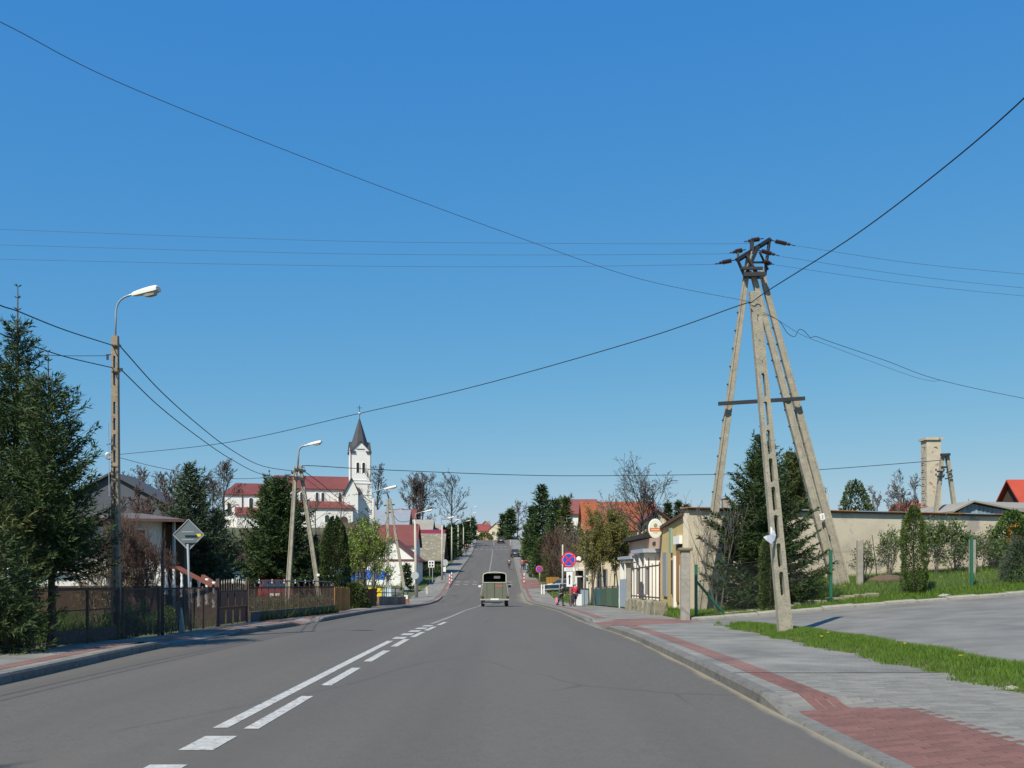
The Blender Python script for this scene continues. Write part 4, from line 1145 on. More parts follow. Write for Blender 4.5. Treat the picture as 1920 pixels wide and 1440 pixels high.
def spruce(label, x, y, h, r, m=None, seed=1, z0=None, bare=.05, dens=1.0, group=None, leader=.1, px=None, name='spruce_tree', droop=.25, fill=1.0, spread=.8):
    """px: metres covered by one render pixel there, sets the needle-spray size"""
    R = np.random.default_rng(seed); z0 = zg(x, y) - .05 if z0 is None else z0
    px = px or max(y, 12) / 1013.0; m = m or M_spr
    t = thing(name, label, 'spruce' if 'spruce' in name else name.split('_')[0], (x, y, z0), group=group)
    base = np.array([x, y, z0]); rt = max(.05, h * .014)
    lx, ly = R.normal(0, .01, 2) * h
    MB().tube([base, base + [lx * .5, ly * .5, h * .5], base + [lx, ly, h * (1 - .2 * leader)]], [rt, rt * .55, max(.008, px * .3)], n=7).build('trunk', M_bark, t, smooth=True)
    Pp, Dd, Ll, Ww = [], [], [], []; segs = []
    z = h * bare; wsp = max(.16, 3.2 * px) / dens
    bw = max(.022, 1.35 * px); bl = max(.13, 5.2 * px)
    while z < h * (1 - leader * .8):
        f = z / h; thin = 1 + 1.1 * max(0, f - .45) * (px < .03); Lm = r * max(.03, (1 - f)) ** spread * (1.0 if f > bare + .08 else .85)
        nb = int(R.integers(5, 8)) if Lm > .25 * r else 5
        a0 = R.uniform(0, 6.28)
        for b in range(nb):
            az = a0 + 6.283 * b / nb + R.normal(0, .22)
            L = Lm * R.uniform(.55, 1.14) * (1 + (.32 if R.random() < .14 else 0))
            rise = (.75 * f ** 1.5 - droop * (1 - f)) + R.normal(0, .09)
            hd = np.array([math.cos(az), math.sin(az), 0.]); sd = np.array([-math.sin(az), math.cos(az), 0.])
            zz = z + R.normal(0, wsp * .3)
            nn = max(3, int(L / (bl * .42)))
            tt = (np.arange(nn) + R.random()) / nn; tt = tt[tt < 1]
            tt = tt[tt > .12] if f < .75 else tt
            curve = rise * tt * L + .36 * L * tt ** 2.2
            pts = base + np.outer(tt * L, hd) + np.array([lx, ly, 0]) * f; pts[:, 2] += zz + curve
            tip = base + hd * L + np.array([lx * f, ly * f, zz + rise * L + .36 * L])
            segs.append((base + np.array([lx * f, ly * f, zz]), tip * .96 + (base + np.array([lx * f, ly * f, zz])) * .04, max(.006, rt * .25 * (1 - f)), .003))
            slope_ = rise + .8 * tt ** 1.2
            axis = norm(hd[None, :] + np.outer(slope_, [0, 0, 1.]))
            for s in (-1, 1, 0, 2):
                if s in (-1, 1):
                    d = norm(axis * R.uniform(.55, .95, (len(tt), 1)) + s * sd * R.uniform(.5, 1, (len(tt), 1)) + R.normal(0, .22, (len(tt), 3)) - np.array([0, 0, .12]))
                    tl = (.34 * L * (1 - tt) ** .7 + bl * .9) * R.uniform(.6, 1.1, len(tt))
                    # side twig: several sprays along it
                    reps = np.maximum(1, (tl / (bl * .6)).astype(int)); mxr = reps.max()
                    for q in range(mxr):
                        k = reps > q
                        pb = pts[k] + d[k] * ((q + .2) / reps[k] * tl[k])[:, None]
                        for rep in range(2):
                            dd = norm(d[k] + R.normal(0, .42, (k.sum(), 3)))
                            Pp.append(pb); Dd.append(dd); Ll.append(R.uniform(.7, 1.2, k.sum()) * bl); Ww.append(np.full(k.sum(), bw))
                else:
                    d = norm(axis + R.normal(0, .4, (len(tt), 3)) + (np.array([0, 0, .25]) if s == 0 else np.array([0, 0, -.5])))
                    Pp.append(pts); Dd.append(d); Ll.append(R.uniform(.7, 1.2, len(tt)) * bl); Ww.append(np.full(len(tt), bw))
        z += wsp * R.uniform(.8, 1.2) * thin
    # leading shoot
    k = max(4, int(6 / max(px * 60, .5))); zs = h * (1 - leader) + np.linspace(0, .8, k) * h * leader
    for zz in zs:
        n = 5; a = R.uniform(0, 6.28, n)
        d = norm(np.stack([np.cos(a), np.sin(a), np.full(n, .7)], 1))
        Pp.append(np.tile(base + [lx, ly, zz], (n, 1))); Dd.append(d); Ll.append(R.uniform(.5, .9, n) * bl); Ww.append(np.full(n, bw))
    p, d, l, w = np.concatenate(Pp), np.concatenate(Dd), np.concatenate(Ll), np.concatenate(Ww)
    if fill < 1:
        k = R.random(len(p)) < fill; p, d, l, w = p[k], d[k], l[k], w[k]
    mb = MB(); mb.tris(leafblades(p, d, l, w, R, kite=px < .025))
    cr = mb.build('crown', m, t)
    MB().tris(segs_mesh(segs)).build('branches', M_bark, cr, kind='stuff')
    return t

def bare_tree(label, x, y, h, r, seed=1, z0=None, m=None, mt=None, levels=5, stems=1, trunk=.3, up=.35, leaf=None, leaf_n=0, leaf_s=.1,
              group=None, name='bare_tree', rmin=None, spread=.62, sub=(3, 5), cat='tree', trunk_r=None, spare=.0):
    R = np.random.default_rng(seed); z0 = zg(x, y) - .05 if z0 is None else z0
    rmin = rmin if rmin is not None else max(.004, y * .00014)
    t = thing(name, label, cat, (x, y, z0), group=group)
    segs = [[], []]; tips = []
    base = np.array([x, y, z0]); rt = trunk_r or h * .02
    def limb(p, d, L, rad, lev):
        n = 4 if lev < 2 else 3; q = p.copy(); pts = [q.copy()]
        for i in range(n):
            d = norm(d + R.normal(0, .10 + .04 * lev, 3) + np.array([0, 0, up * .08 * (lev > 0)]))
            q2 = q + d * L / n
            ra, rb = rad * (1 - .55 * i / n), rad * (1 - .55 * (i + 1) / n)
            segs[0 if lev == 0 else 1].append((q, q2, max(ra, rmin), max(rb, rmin)))
            q = q2; pts.append(q.copy())
        if lev >= levels - 1:
            tips.append((p, q)); return
        nb = int(R.integers(sub[0], sub[1] + 1)) + (2 if lev == 0 else 0)
        for b in range(nb):
            f = R.uniform(.3 if lev else max(trunk, .05), 1.0) if b else 1.0
            k = min(int(f * n), n - 1); fr = f * n - k
            pp = pts[k] * (1 - fr) + pts[k + 1] * fr
            rv = norm(R.normal(size=3)); side = norm(np.cross(d, rv))
            ang = R.uniform(.35, .85) * (1.15 if lev == 0 else 1)
            nd = norm(d * math.cos(ang) + side * math.sin(ang) + np.array([0, 0, up * .22]))
            Ln = L * R.uniform(.5, .78) * (1.05 if lev else r / (h * .42)) if lev else R.uniform(.75, 1.1) * r * (1.15 - .35 * f)
            limb(pp, nd, Ln, max(rad * (1 - .55 * f) * R.uniform(.5, .7), rmin), lev + 1)
    for s in range(stems):
        if stems == 1: d0 = norm(np.array([R.normal(0, .04), R.normal(0, .04), 1])); p0 = base
        else:
            a = 6.283 * s / stems + R.uniform(-.3, .3); k = R.uniform(.1, spread * .55)
            d0 = norm(np.array([math.cos(a) * k, math.sin(a) * k, 1])); p0 = base + np.array([math.cos(a), math.sin(a), 0]) * rt * 1.6
        limb(p0, d0, h * (R.uniform(.62, .74) if stems == 1 else R.uniform(.5, .72)), rt if stems == 1 else rt * R.uniform(.5, .75), 0)
    # fit the height and the spread asked for
    allp = np.array([s[1] for s in segs[1]] + [s[1] for s in segs[0]])
    kz = h / max(1e-6, np.quantile(allp[:, 2], .998) - z0)
    kr = r / max(1e-6, np.quantile(np.hypot(allp[:, 0] - x, allp[:, 1] - y), .96))
    def fit(p): return np.array([x + (p[0] - x) * kr, y + (p[1] - y) * kr, z0 + (p[2] - z0) * kz])
    S0 = [(fit(a), fit(b), ra, rb) for a, b, ra, rb in segs[0]]; S1 = [(fit(a), fit(b), ra, rb) for a, b, ra, rb in segs[1]]
    MB().tris(segs_mesh(S0, 6)).build('trunk', m or M_barkg, t)
    cr = MB().tris(segs_mesh(S1, 3)).build('crown', mt or M_twig, t)
    if leaf is not None:
        tp = np.array([(fit(a), fit(b)) for a, b in tips])
        i = R.integers(0, len(tp), leaf_n); f = R.random(leaf_n)[:, None]
        p = tp[i, 0] * (1 - f) + tp[i, 1] * f + R.normal(0, leaf_s * .8, (leaf_n, 3))
        d = norm(R.normal(size=(leaf_n, 3)) + [0, 0, .3])
        MB().tris(leafblades(p, d, R.uniform(.7, 1.3, leaf_n) * leaf_s, R.uniform(.5, .8, leaf_n) * leaf_s, R, kite=True)).build('leaves', leaf, cr, kind='stuff')
    return t

def crown_tree(label, x, y, h, r, seed=1, trunk=.3, limbs=12, stems=1, m=None, mt=None, rmin=None, fan=0.0, name='bare_tree', dense=1.0, trunk_r=None, lean=.35):
    """leafless tree whose limbs reach out to an egg-shaped crown and split three times"""
    R = np.random.default_rng(seed); z0 = zg(x, y) - .05
    rmin = rmin or max(.005, y * .00014)
    t = thing(name, label, 'tree', (x, y, z0))
    S0, S1 = [], []
    def walk(p, d, L, ra, rb, n, out, curl, lift):
        pts = [p]
        for i in range(n):
            d = norm(d + R.normal(0, curl, 3) + np.array([0, 0, lift])); q = pts[-1] + d * L / n
            out.append((pts[-1], q, max(rmin, ra + (rb - ra) * i / n), max(rmin, rb + (ra - rb) * (1 - (i + 1) / n)))); pts.append(q)
        return pts, d
    def at(pts, f):
        k = min(int(f * (len(pts) - 1)), len(pts) - 2); g = f * (len(pts) - 1) - k
        return pts[k] * (1 - g) + pts[k + 1] * g, norm(pts[k + 1] - pts[k])
    def side(d, ang):
        s = norm(np.cross(d, R.normal(size=3))); return norm(d * math.cos(ang) + s * math.sin(ang))
    for st in range(stems):
        a = 6.283 * st / stems + R.uniform(-.4, .4); off = np.array([math.cos(a), math.sin(a), 0]) * (r * lean * R.uniform(.5, 1) if stems > 1 else 0)
        hh = h * (R.uniform(.8, 1.0) if stems > 1 and st else 1); rr = r * (.62 if stems > 1 else 1)
        base = np.array([x, y, z0]); tr = (trunk_r or h * .02) * (.6 if stems > 1 else 1)
        zt, zb = z0 + hh, z0 + hh * trunk * .8
        c = np.array([x, y, (zt + zb) / 2]) + off; ax = np.array([rr, rr, (zt - zb) / 2])
        top = base + off + np.array([0, 0, hh * .82])
        pts, _ = walk(base + off * .12, norm(top - base - off * .12), hh * .84, tr, tr * .22, 9, S0, .035, .0)
        nl = max(5, int(limbs * (.6 if stems > 1 else 1)))
        for i in range(nl):
            f = trunk + (.97 - trunk) * (i + R.uniform(0, .8)) / nl
            if fan: f = trunk + (f - trunk) * (1 - fan)
            p, dt = at(pts, min(f, .98)); az = i * 2.4 + R.uniform(-.5, .5)
            u = (i + .5) / nl; el = math.radians(18 + 60 * u + R.uniform(-10, 10))
            d = np.array([math.cos(az) * math.cos(el), math.sin(az) * math.cos(el), math.sin(el)])
            # distance to the crown's edge
            o = (p - c) / ax; dd = d / ax; A_, B_, C_ = dd @ dd, 2 * o @ dd, o @ o - 1
            disc = B_ * B_ - 4 * A_ * C_; L = (-B_ + math.sqrt(disc)) / (2 * A_) if disc > 0 else rr * .5
            L = max(L, rr * .3) * R.uniform(.82, 1.06)
            ra = tr * (1 - .75 * f) * R.uniform(.42, .6)
            P1, _ = walk(p, d, L, ra, ra * .15, 6, S1, .10, .05)
            n2 = int(R.integers(6, 9) * dense)
            for j in range(n2):
                f2 = .18 + .82 * (j + R.random()) / n2; p2, d2 = at(P1, min(f2, .99)); L2 = L * (.16 + .36 * (1 - f2)) * R.uniform(.7, 1.25)
                r2 = ra * (1 - .8 * f2) * .55
                P2, _ = walk(p2, side(d2, R.uniform(.45, .95)), L2, r2, r2 * .3, 4, S1, .14, .07)
                n3 = int(R.integers(4, 6) * dense)
                for k in range(n3):
                    f3 = .25 + .75 * (k + R.random()) / n3; p3, d3 = at(P2, min(f3, .99)); L3 = L2 * R.uniform(.3, .55)
                    P3, _ = walk(p3, side(d3, R.uniform(.4, .9)), L3, r2 * .4, rmin, 2, S1, .12, .06)
                    for q in range(2):
                        p4, d4 = at(P3, R.uniform(.3, .95)); walk(p4, side(d4, R.uniform(.4, .8)), L3 * R.uniform(.4, .7), rmin, rmin * .8, 1, S1, .1, .05)
    MB().tris(segs_mesh(S0, 7)).build('trunk', m or M_barkg, t)
    MB().tris(segs_mesh(S1, 3)).build('crown', mt or M_twig, t)
    return t

def clump(label, x, y, h, rx, ry_, m, seed=1, n=3000, ls=.08, z0=None, name='thuja', shape='column', upright=1.0, cat=None, group=None, stem=True, squash=1.0):
    """dense evergreen: leaf sprays through the outer shell of a column, cone or dome, lumpy outline"""
    R = np.random.default_rng(seed); z0 = zg(x, y) - .03 if z0 is None else z0
    t = thing(name, label, cat or name.replace('_', ' '), (x, y, z0), group=group)
    a = R.uniform(0, 6.283, n); f = R.random(n)
    if shape == 'column': prof = np.minimum(1, (f / .08) ** .5) * np.clip(1 - ((f - .50) / .50).clip(0) ** 2.6, 0.02, 1) ** .55
    elif shape == 'cone': prof = np.minimum(1, (f / .06) ** .5) * (1 - f * .97) ** .75
    elif shape == 'dome': prof = np.sqrt(np.clip(1 - f ** 2.2, 0, 1))
    else: prof = np.minimum(1, (f / .03) ** .5) * np.minimum(1, ((1 - f) / .04) ** .5)      # hedge block
    lump = 1 + .10 * np.sin(a * 3 + f * 9 + seed) + .08 * np.sin(a * 7 - f * 17 + seed * 2) + .06 * np.sin(a * 5 + f * 40)
    rad = prof * lump * (1 - np.abs(R.normal(0, .13, n)))
    if shape == 'block':
        u = np.stack([np.cos(a), np.sin(a)], 1); k = 1 / np.maximum(np.abs(u[:, 0]), np.abs(u[:, 1])); rad = rad * np.minimum(k, 1.35)
    p = np.stack([x + np.cos(a) * rad * rx, y + np.sin(a) * rad * ry_, z0 + f * h * (1 + .03 * np.sin(a * 4 + seed))], 1)
    d = norm(np.stack([np.cos(a), np.sin(a), np.full(n, upright)], 1) + R.normal(0, .38, (n, 3)))
    if stem: MB().tube([(x, y, z0 - .05), (x, y, z0 + h * .8)], [max(.03, rx * .1), .01], n=6).build('trunk', M_bark, t)
    MB().tris(leafblades(p, d, R.uniform(.6, 1.3, n) * ls, R.uniform(.35, .6, n) * ls, R, kite=ls < .2)).build('crown', m, t)
    return t

def shrub(label, x, y, h, r, leaf, seed=1, leaf_n=1200, ls=.05, z0=None, stems=6, mt=None, name='leafy_shrub', cat='shrub', levels=4, group=None, sub=(3, 4)):
    return bare_tree(label, x, y, h, r, seed, z0, m=M_twig, mt=mt or M_twig, levels=levels, stems=stems, trunk=.15, up=.25, leaf=leaf, leaf_n=leaf_n, leaf_s=ls, name=name, cat=cat, group=group, spread=1.3, sub=sub, trunk_r=.03)

# --- left garden
spruce('tall dark spruce with a long bare leader at the left edge of the photo', X(28, 19.2), 19.2, Z(516, 19.2) - zg(-9.3, 19.2), 2.1, seed=3, leader=.16, bare=.22, dens=1.55, spread=1.2)
spruce('dark spruce with a spiky top beside the first concrete lamp post', X(98, 17.9), 17.9, Z(640, 17.9) - zg(-8.1, 17.9), 1.45, M_spr, seed=5, leader=.15, bare=.24, dens=1.35, spread=.78)
spruce('low warm green spruce in front of the tallest left spruce', X(-25, 16.4), 16.6, 3.5, 1.15, M_sprw, seed=8, bare=.08, dens=1.1)
spruce('spruce outside the left edge that throws its tip shadow on the road', -8.75, -1.1, 11.0, 1.9, M_spr, seed=9, px=.03)
spruce('blue green spruce behind the diamond sign and the stair rail', X(356, 38), 38, Z(862, 38) - zg(-12, 38), 2.15, M_sprb, seed=12, leader=.07, spread=.85, dens=1.1)
spruce('broad bushy blue spruce right of the diamond sign, lower than its neighbour', X(408, 41), 41, Z(950, 41) - zg(-12, 41), 1.5, M_sprb, seed=14, leader=.06)
spruce('wide green spruce behind the two-legged lamp post', X(522, 52), 52, Z(896, 52) - zg(-12, 52), 2.6, M_spr, seed=17, leader=.04, spread=.6, dens=1.15)
spruce('thin-topped spruce poking up left of the two-legged lamp post', X(505, 55), 55, Z(876, 55) - zg(-12, 55), 1.5, M_sprw, seed=19, leader=.12)
spruce('rounded dark spruce right of the two-legged lamp post', X(585, 54), 54, Z(1000, 54) - zg(-11, 54), 1.5, M_sprb, seed=21)
clump('clipped conical thuja left of the blue awning', X(628, 47), 47, Z(972, 47) - zg(X(628, 47), 47), .62, .6, M_thujad, 23, n=15000, ls=.11, shape='column')
clump('clipped rounded hedge behind the short plank fences', X(663, 46), 46.3, Z(1094, 46) - zg(X(663, 46), 46), .62, .8, M_thujad, 25, n=9000, ls=.09, name='hedge', shape='dome', cat='hedge', stem=False)
bare_tree('young tree with fresh green leaves over the blue awning', X(688, 54), 54, Z(972, 54) - zg(-8, 54), 1.65, 27, levels=5, stems=4, trunk=.2, leaf=M_leaf, leaf_n=5200, leaf_s=.11, name='leafy_tree', up=.5)
bare_tree('taller loosely leaved tree between the thuja and the low white house', X(668, 58), 59, Z(962, 58) - zg(-9, 58), 1.1, 28, levels=5, stems=2, trunk=.2, leaf=M_leafd, leaf_n=2000, leaf_s=.11, name='leafy_tree', up=.6)
for i, (px, d, top, r, sd) in enumerate(((266, 30, 960, 1.0, 31), (238, 28, 950, .9, 32), (300, 29, 990, .75, 33))):
    shrub(('leafless reddish shrub across the house window', 'leafless shrub beside the first concrete lamp post', 'low leafless shrub at the corner of the bungalow')[i],
          X(px, d), d - 1, Z(top, d) - zg(X(px, d), d), r, None, sd, mt=M_twigr, name='bare_shrub', levels=5, sub=(3, 5), stems=8)
shrub('forsythia shrub with a few yellow flowers behind the mesh gate', X(182, 23), 23, 1.9, .75, M_forsy, 35, leaf_n=900, ls=.035, name='forsythia_shrub')
for i, (px, d, h, r) in enumerate(((265, 21.5, .75, .35), (320, 24, .6, .3), (240, 20.6, .6, .3))):
    shrub(('bright green perennial clump behind the rusty mesh fence', 'bright green clump beside the leaning concrete post', 'small green clump at the foot of the lamp post')[i],
          X(px, d) - .1, d, h, r, M_leaf, 40 + i, leaf_n=600, ls=.06, stems=7, levels=3, name='garden_plant', cat='plant')
for i, px in enumerate((470, 505, 540, 575, 600, 618)):
    d = 34 + i * 1.1
    shrub(('low shrub behind the iron rail fence next to the spiked gate', 'low shrub behind the iron rails in front of the red hatchback', 'low shrub at the left foot of the two-legged lamp post', 'low shrub between the feet of the two-legged lamp post', 'low shrub at the right foot of the two-legged lamp post', 'low shrub at the far end of the iron rail fence')[i], X(px, d) - .35, d, .75, .5, M_leafd, 50 + i, leaf_n=500, ls=.06, levels=3, name='low_shrub', group='low shrubs behind the iron rail fence')

spruce('low dark spruce filling the left bottom corner behind the mesh fence', X(-8, 15.6), 15.9, 2.0, .75, M_spr, seed=300, bare=.02, dens=1.2)  # added spruce, put here to make the shadowed corner darker
for i, (px, d, top, r, lf) in enumerate(((432, 100, 1000, 2.6, None), (470, 112, 985, 2.6, None), (610, 104, 990, 2.6, None), (645, 98, 985, 2.4, M_leafo), (560, 96, 1005, 2.6, None), (395, 84, 1000, 2.4, None))):
    shrub(('leafless thicket on the slope left of the wide spruce', 'brown thicket below the left end of the church', 'leafless thicket on the slope right of the two-legged lamp', 'olive budding thicket just left of the thuja top', 'brown thicket behind the two-legged lamp post', 'leafless thicket behind the blue spruces')[i],
          X(px, d), d, Z(top, d) - zg(X(px, d), d), r, lf, 310 + i, leaf_n=1800, ls=.16, levels=5, stems=8, mt=(M_twig, M_twigr)[i % 2], name='bare_thicket', cat='bush', sub=(3, 5))
# --- bare trees on the left skyline
M_tdark = mat('twigs_dark', (.075, .062, .054), (.05, .042, .037), rough=.95)
crown_tree('bare tree between the bungalow and the dark gable', X(248, 48), 48, Z(905, 48) - zg(X(248, 48), 48), 1.3, 66, stems=2, trunk=.3, limbs=16, dense=1.3, rmin=.011, mt=M_twigr)
for i, (px, top, d, r, sd, st) in enumerate(((250, 866, 130, 4.0, 61, 2), (318, 868, 140, 3.4, 62, 2), (285, 884, 52, 1.55, 63, 3), (418, 862, 150, 3.2, 64, 1), (393, 890, 145, 2.8, 65, 2))):
    crown_tree(('bare tree rising behind the dark gable at far left', 'forked bare tree left of the blue green spruce', 'dense brown bare tree above the bungalow roof', 'bare tree with a straight trunk left of the church', 'low bare tree between the blue spruce and the church')[i],
              X(px, d), d, Z(top, d) - zg(X(px, d), d), r, sd, stems=st, trunk=.3, limbs=18, dense=1.25, rmin=.012 if i == 2 else .022, mt=M_twigr if i == 2 else M_twig)
crown_tree('bare tree right beside the church tower', X(706, 200), 200, Z(868, 200) - zg(X(706, 200), 200), 3.2, 67, trunk=.25, limbs=14, mt=M_tdark)
crown_tree('dense brown grove of bare poplars between church and lone oak', X(783, 212), 212, Z(874, 212) - zg(X(783, 212), 212), 4.3, 68, stems=6, trunk=.28, limbs=18, dense=1.3, lean=.55)
crown_tree('broad lone bare tree above the row of lamps', X(848, 222), 222, Z(887, 222) - zg(X(848, 222), 222), 5.0, 69, trunk=.36, limbs=15, m=M_bark, mt=M_tdark, rmin=.026)
for i, (px, d, top, r) in enumerate(((592, 165, 930, 3.0), (640, 172, 922, 3.3), (560, 160, 950, 2.4))):
    crown_tree(('bare tree in front of the church nave, left one', 'bare tree in front of the church nave, nearest the tower', 'small bare tree in front of the chancel')[i], X(px, d), d, Z(top, d) - zg(X(px, d), d), r, 72 + i, limbs=9, trunk=.25, dense=.8, rmin=.018)
crown_tree('thin bare tree at the left corner of the church', X(450, 140), 140, Z(945, 140) - zg(X(450, 140), 140), 2.2, 78, stems=2, limbs=10, dense=.8, rmin=.016)

# --- evergreens climbing the hill on the left side of the road
for i, (px, d, top, w) in enumerate(((842, 178, 990, 14), (853, 186, 982, 13), (862, 192, 992, 10), (872, 222, 985, 9), (880, 236, 978, 8), (888, 262, 975, 10))):
    spruce(('dark conifer beside the second far lamp', 'tall dark conifer beside the third far lamp', 'dark conifer over the hillside pavement', 'narrow dark conifer near the hilltop', 'dark pointed conifer near the hilltop lamp', 'dark conifer at the crest left of the road')[i],
           X(px, d) - .6, d, Z(top, d) - zg(X(px, d), d), w / FPX * d, M_spr, seed=80 + i, leader=.05, name='conifer_tree', spread=.5)
clump('clipped hedge at the hillside pavement below the conifers', X(812, 133) - .6, 135, 1.4, 1.3, 3.5, M_leafd, 88, n=1600, ls=.25, name='hedge', shape='block', cat='hedge', stem=False)
clump('green bush standing at the crest of the road', X(909, 300), 300, 3.4, 2.6, 2, M_leafo, 89, n=1500, ls=.5, name='round_bush', shape='dome', cat='bush', stem=False)
spruce('small dark spruce by the low white house', X(763, 108), 108, Z(1056, 108) - zg(X(763, 108), 108), .75, M_spr, seed=91)

# --- right side of the hill
spruce('big ragged pine-like spruce right of the hill road', X(1018, 138), 140, Z(908, 138) - zg(4, 138), 2.9, M_spr, seed=95, leader=.02, spread=.62, dens=.7, name='conifer_tree', droop=-.25)
for i, (px, d, top, r, mm) in enumerate(((1000, 160, 950, 1.7, M_spr), (1044, 132, 935, 2.2, M_spr), (1062, 122, 930, 1.7, M_sprw), (990, 176, 985, 1.5, M_sprw), (946, 290, 967, 2.4, M_spr), (958, 285, 958, 2.2, M_spr))):
    spruce(('dark conifer on the road side of the ragged spruce', 'dense conifer right of the ragged spruce', 'olive green conifer before the dull red roof', 'low green conifer over the hill pavement', 'dark spruce at the crest behind the far car', 'taller dark spruce at the crest right of the far car')[i],
           X(px, d), d, Z(top, d) - zg(X(px, d), d), r, mm, seed=96 + i, leader=.04, name='conifer_tree', spread=.55)
for i, (px, d, top, r, lf) in enumerate(((1024, 142, 1022, 1.4, M_leaf), (1002, 152, 1040, 1.2, M_leaf), (1080, 108, 975, 2.4, None), (1052, 112, 990, 2.2, None), (1092, 100, 968, 1.9, None))):
    shrub(('fresh green bush above the small no stopping sign', 'fresh green bush behind the crossing sign', 'brown leafless thicket above the cream house', 'brown leafless thicket behind the large sign', 'leafless thicket left of the birches')[i],
          X(px, d), d + (4 if lf is None else 0), Z(top, d) - zg(X(px, d), d), r, lf, 110 + i, leaf_n=1400, ls=.2, levels=5, stems=6, mt=M_twigr if i % 2 else M_twig, name='bush' if lf else 'bare_thicket', cat='bush')
clump('dark evergreen mass below the ragged spruce', X(1026, 124), 130, 5.2, 2.0, 3, M_spr, 117, n=4200, ls=.32, name='evergreen_bush', shape='dome', cat='bush', stem=False)
clump('dark evergreen mass beside the rusty board', X(1056, 112), 122, 5.2, 2.2, 3, M_thujad, 118, n=4200, ls=.3, name='evergreen_bush', shape='dome', cat='bush', stem=False)
crown_tree('bare tree on the skyline left of the ragged spruce', X(969, 310), 310, Z(940, 310) - zg(X(969, 310), 310), 3.2, 119, trunk=.35)
for i, (px, d, top, r) in enumerate(((1120, 57, 965, 1.05), (1136, 60, 945, 1.2), (1152, 58, 972, 1.1), (1167, 56, 955, 1.1), (1106, 62, 985, .95))):
    bare_tree(('slender dark-stemmed birch at the left of the white-stemmed pair', 'tallest white-stemmed birch above the teal fence panels', 'shorter white-stemmed birch over the green fence panels', 'dark-stemmed birch nearest the blue-grey gate', 'low budding birch in front of the cream house wall')[i], X(px, d), d, Z(top, d) - zg(X(px, d), d), r, 122 + i, m=M_birch if i in (1, 2) else M_barkg, levels=4, stems=2, trunk=.35, up=.7, sub=(4, 6),
              leaf=M_leafo, leaf_n=7000, leaf_s=.085, name='birch_tree', cat='birch', trunk_r=.085)
crown_tree('fan-shaped bare tree high above the orange roof', X(1190, 82), 84, Z(852, 82) - zg(X(1190, 82), 82), 2.6, 131, trunk=.52, limbs=26, fan=.4, dense=1.1, m=M_bark, mt=M_tdark, rmin=.011, trunk_r=.2)
crown_tree('dark bare tree standing before the orange roof just left of the oval sign', X(1172, 72), 74, Z(925, 72) - zg(X(1172, 72), 72), 1.5, 134, trunk=.3, limbs=13, dense=.9, mt=M_tdark, rmin=.012)
crown_tree('smaller bare tree right of the fan-shaped one', X(1233, 84), 86, Z(880, 84) - zg(X(1233, 84), 84), 1.3, 132, trunk=.5, limbs=16, fan=.3, dense=1.2, mt=M_tdark, rmin=.013, trunk_r=.14)
crown_tree('pale bare bush left of the fan-shaped tree', X(1140, 88), 92, Z(920, 88) - zg(X(1140, 88), 88), 1.5, 133, trunk=.45, limbs=12, mt=mat('twigs_pale', (.20, .175, .14), (.15, .13, .105), rough=.95))
for i, (px, d, top, r) in enumerate(((1252, 96, 936, 1.0), (1271, 99, 936, .85), (1287, 104, 945, .8))):
    spruce(('tallest small spruce right behind the ochre lean-to roof', 'middle small spruce on the skyline left of the long wall', 'smallest spruce at the corner of the long wall')[i], X(px, d), d, Z(top, d) - zg(X(px, d), d), r, M_spr, seed=135 + i, group='small spruces on the skyline left of the long wall', leader=.06)

# --- right garden
spruce('large spruce right behind the leaning slotted pole', X(1432, 32.3), 32.3, Z(792, 32.3) - zg(X(1432, 32.3), 32.3), 2.35, M_spr, seed=141, leader=.09, bare=.03, dens=1.35, spread=.95)
spruce('brownish conifer behind the large spruce and the wall', X(1487, 44), 44, Z(848, 44) - zg(X(1487, 44), 44), 1.35, M_sprw, seed=142, leader=.03, spread=.45, name='conifer_tree', dens=1.1)
clump('slim dark thuja in front of the large spruce', X(1447, 30.4), 30.55, Z(1000, 30.4) - zg(X(1447, 30.4), 30.5), .33, .33, M_thujad, 143, n=11000, ls=.055)
clump('free-standing columnar thuja on the lawn before the long wall', X(1718, 32), 32.2, Z(950, 32) - zg(X(1718, 32), 32.2), .37, .37, M_thuja, 144, n=14000, ls=.06)
bare_tree('leafless sapling with long upright shoots beside the tripod mast', X(1342, 32), 31.6, Z(918, 32) - zg(X(1342, 32), 31.6), 1.15, 145, levels=4, stems=3, up=1.2, sub=(3, 4), name='bare_sapling', trunk_r=.05, mt=M_barkg)
for i, (px, d, top, r, n) in enumerate(((1622, 35, 1010, .55, 420), (1668, 35.5, 985, .7, 900), (1755, 36, 965, .8, 1900), (1790, 36.5, 968, .8, 2100), (1838, 37, 985, .85, 1700), (1872, 36.5, 1005, .7, 1300))):
    shrub(('short leafy shrub at the old concrete post', 'arching sparse shrub left of the columnar thuja', 'leafy wall shrub just right of the columnar thuja', 'dense leafy shrub in front of the long wall', 'leafy shrub by the third green post', 'loose leafy shrub near the right end of the wall')[i],
          X(px, d), d, Z(top, d) - zg(X(px, d), d), r, M_leafd, 150 + i, leaf_n=n, ls=.085, stems=4, name='wall_shrub', mt=M_barkg)
clump('dense dark bush hiding the right end of the long wall', X(1912, 36), 36.5, Z(958, 36) - zg(X(1912, 36), 36.5), .75, .9, M_leafd, 158, n=5500, ls=.11, name='evergreen_bush', shape='dome', cat='bush', stem=False)
clump('bluish bush at the right edge above the yard', X(1925, 33), 33.5, Z(1015, 33) - zg(X(1925, 33), 33.5), .55, .7, M_sprb, 159, n=3000, ls=.09, name='evergreen_bush', shape='dome', cat='bush', stem=False)
clump('round yellow green conifer above the middle of the wall', X(1604, 56), 56, Z(905, 56) - zg(X(1604, 56), 56), 1.15, 1.1, M_thujad, 160, n=9000, ls=.14, name='conifer_tree', shape='dome', cat='conifer')
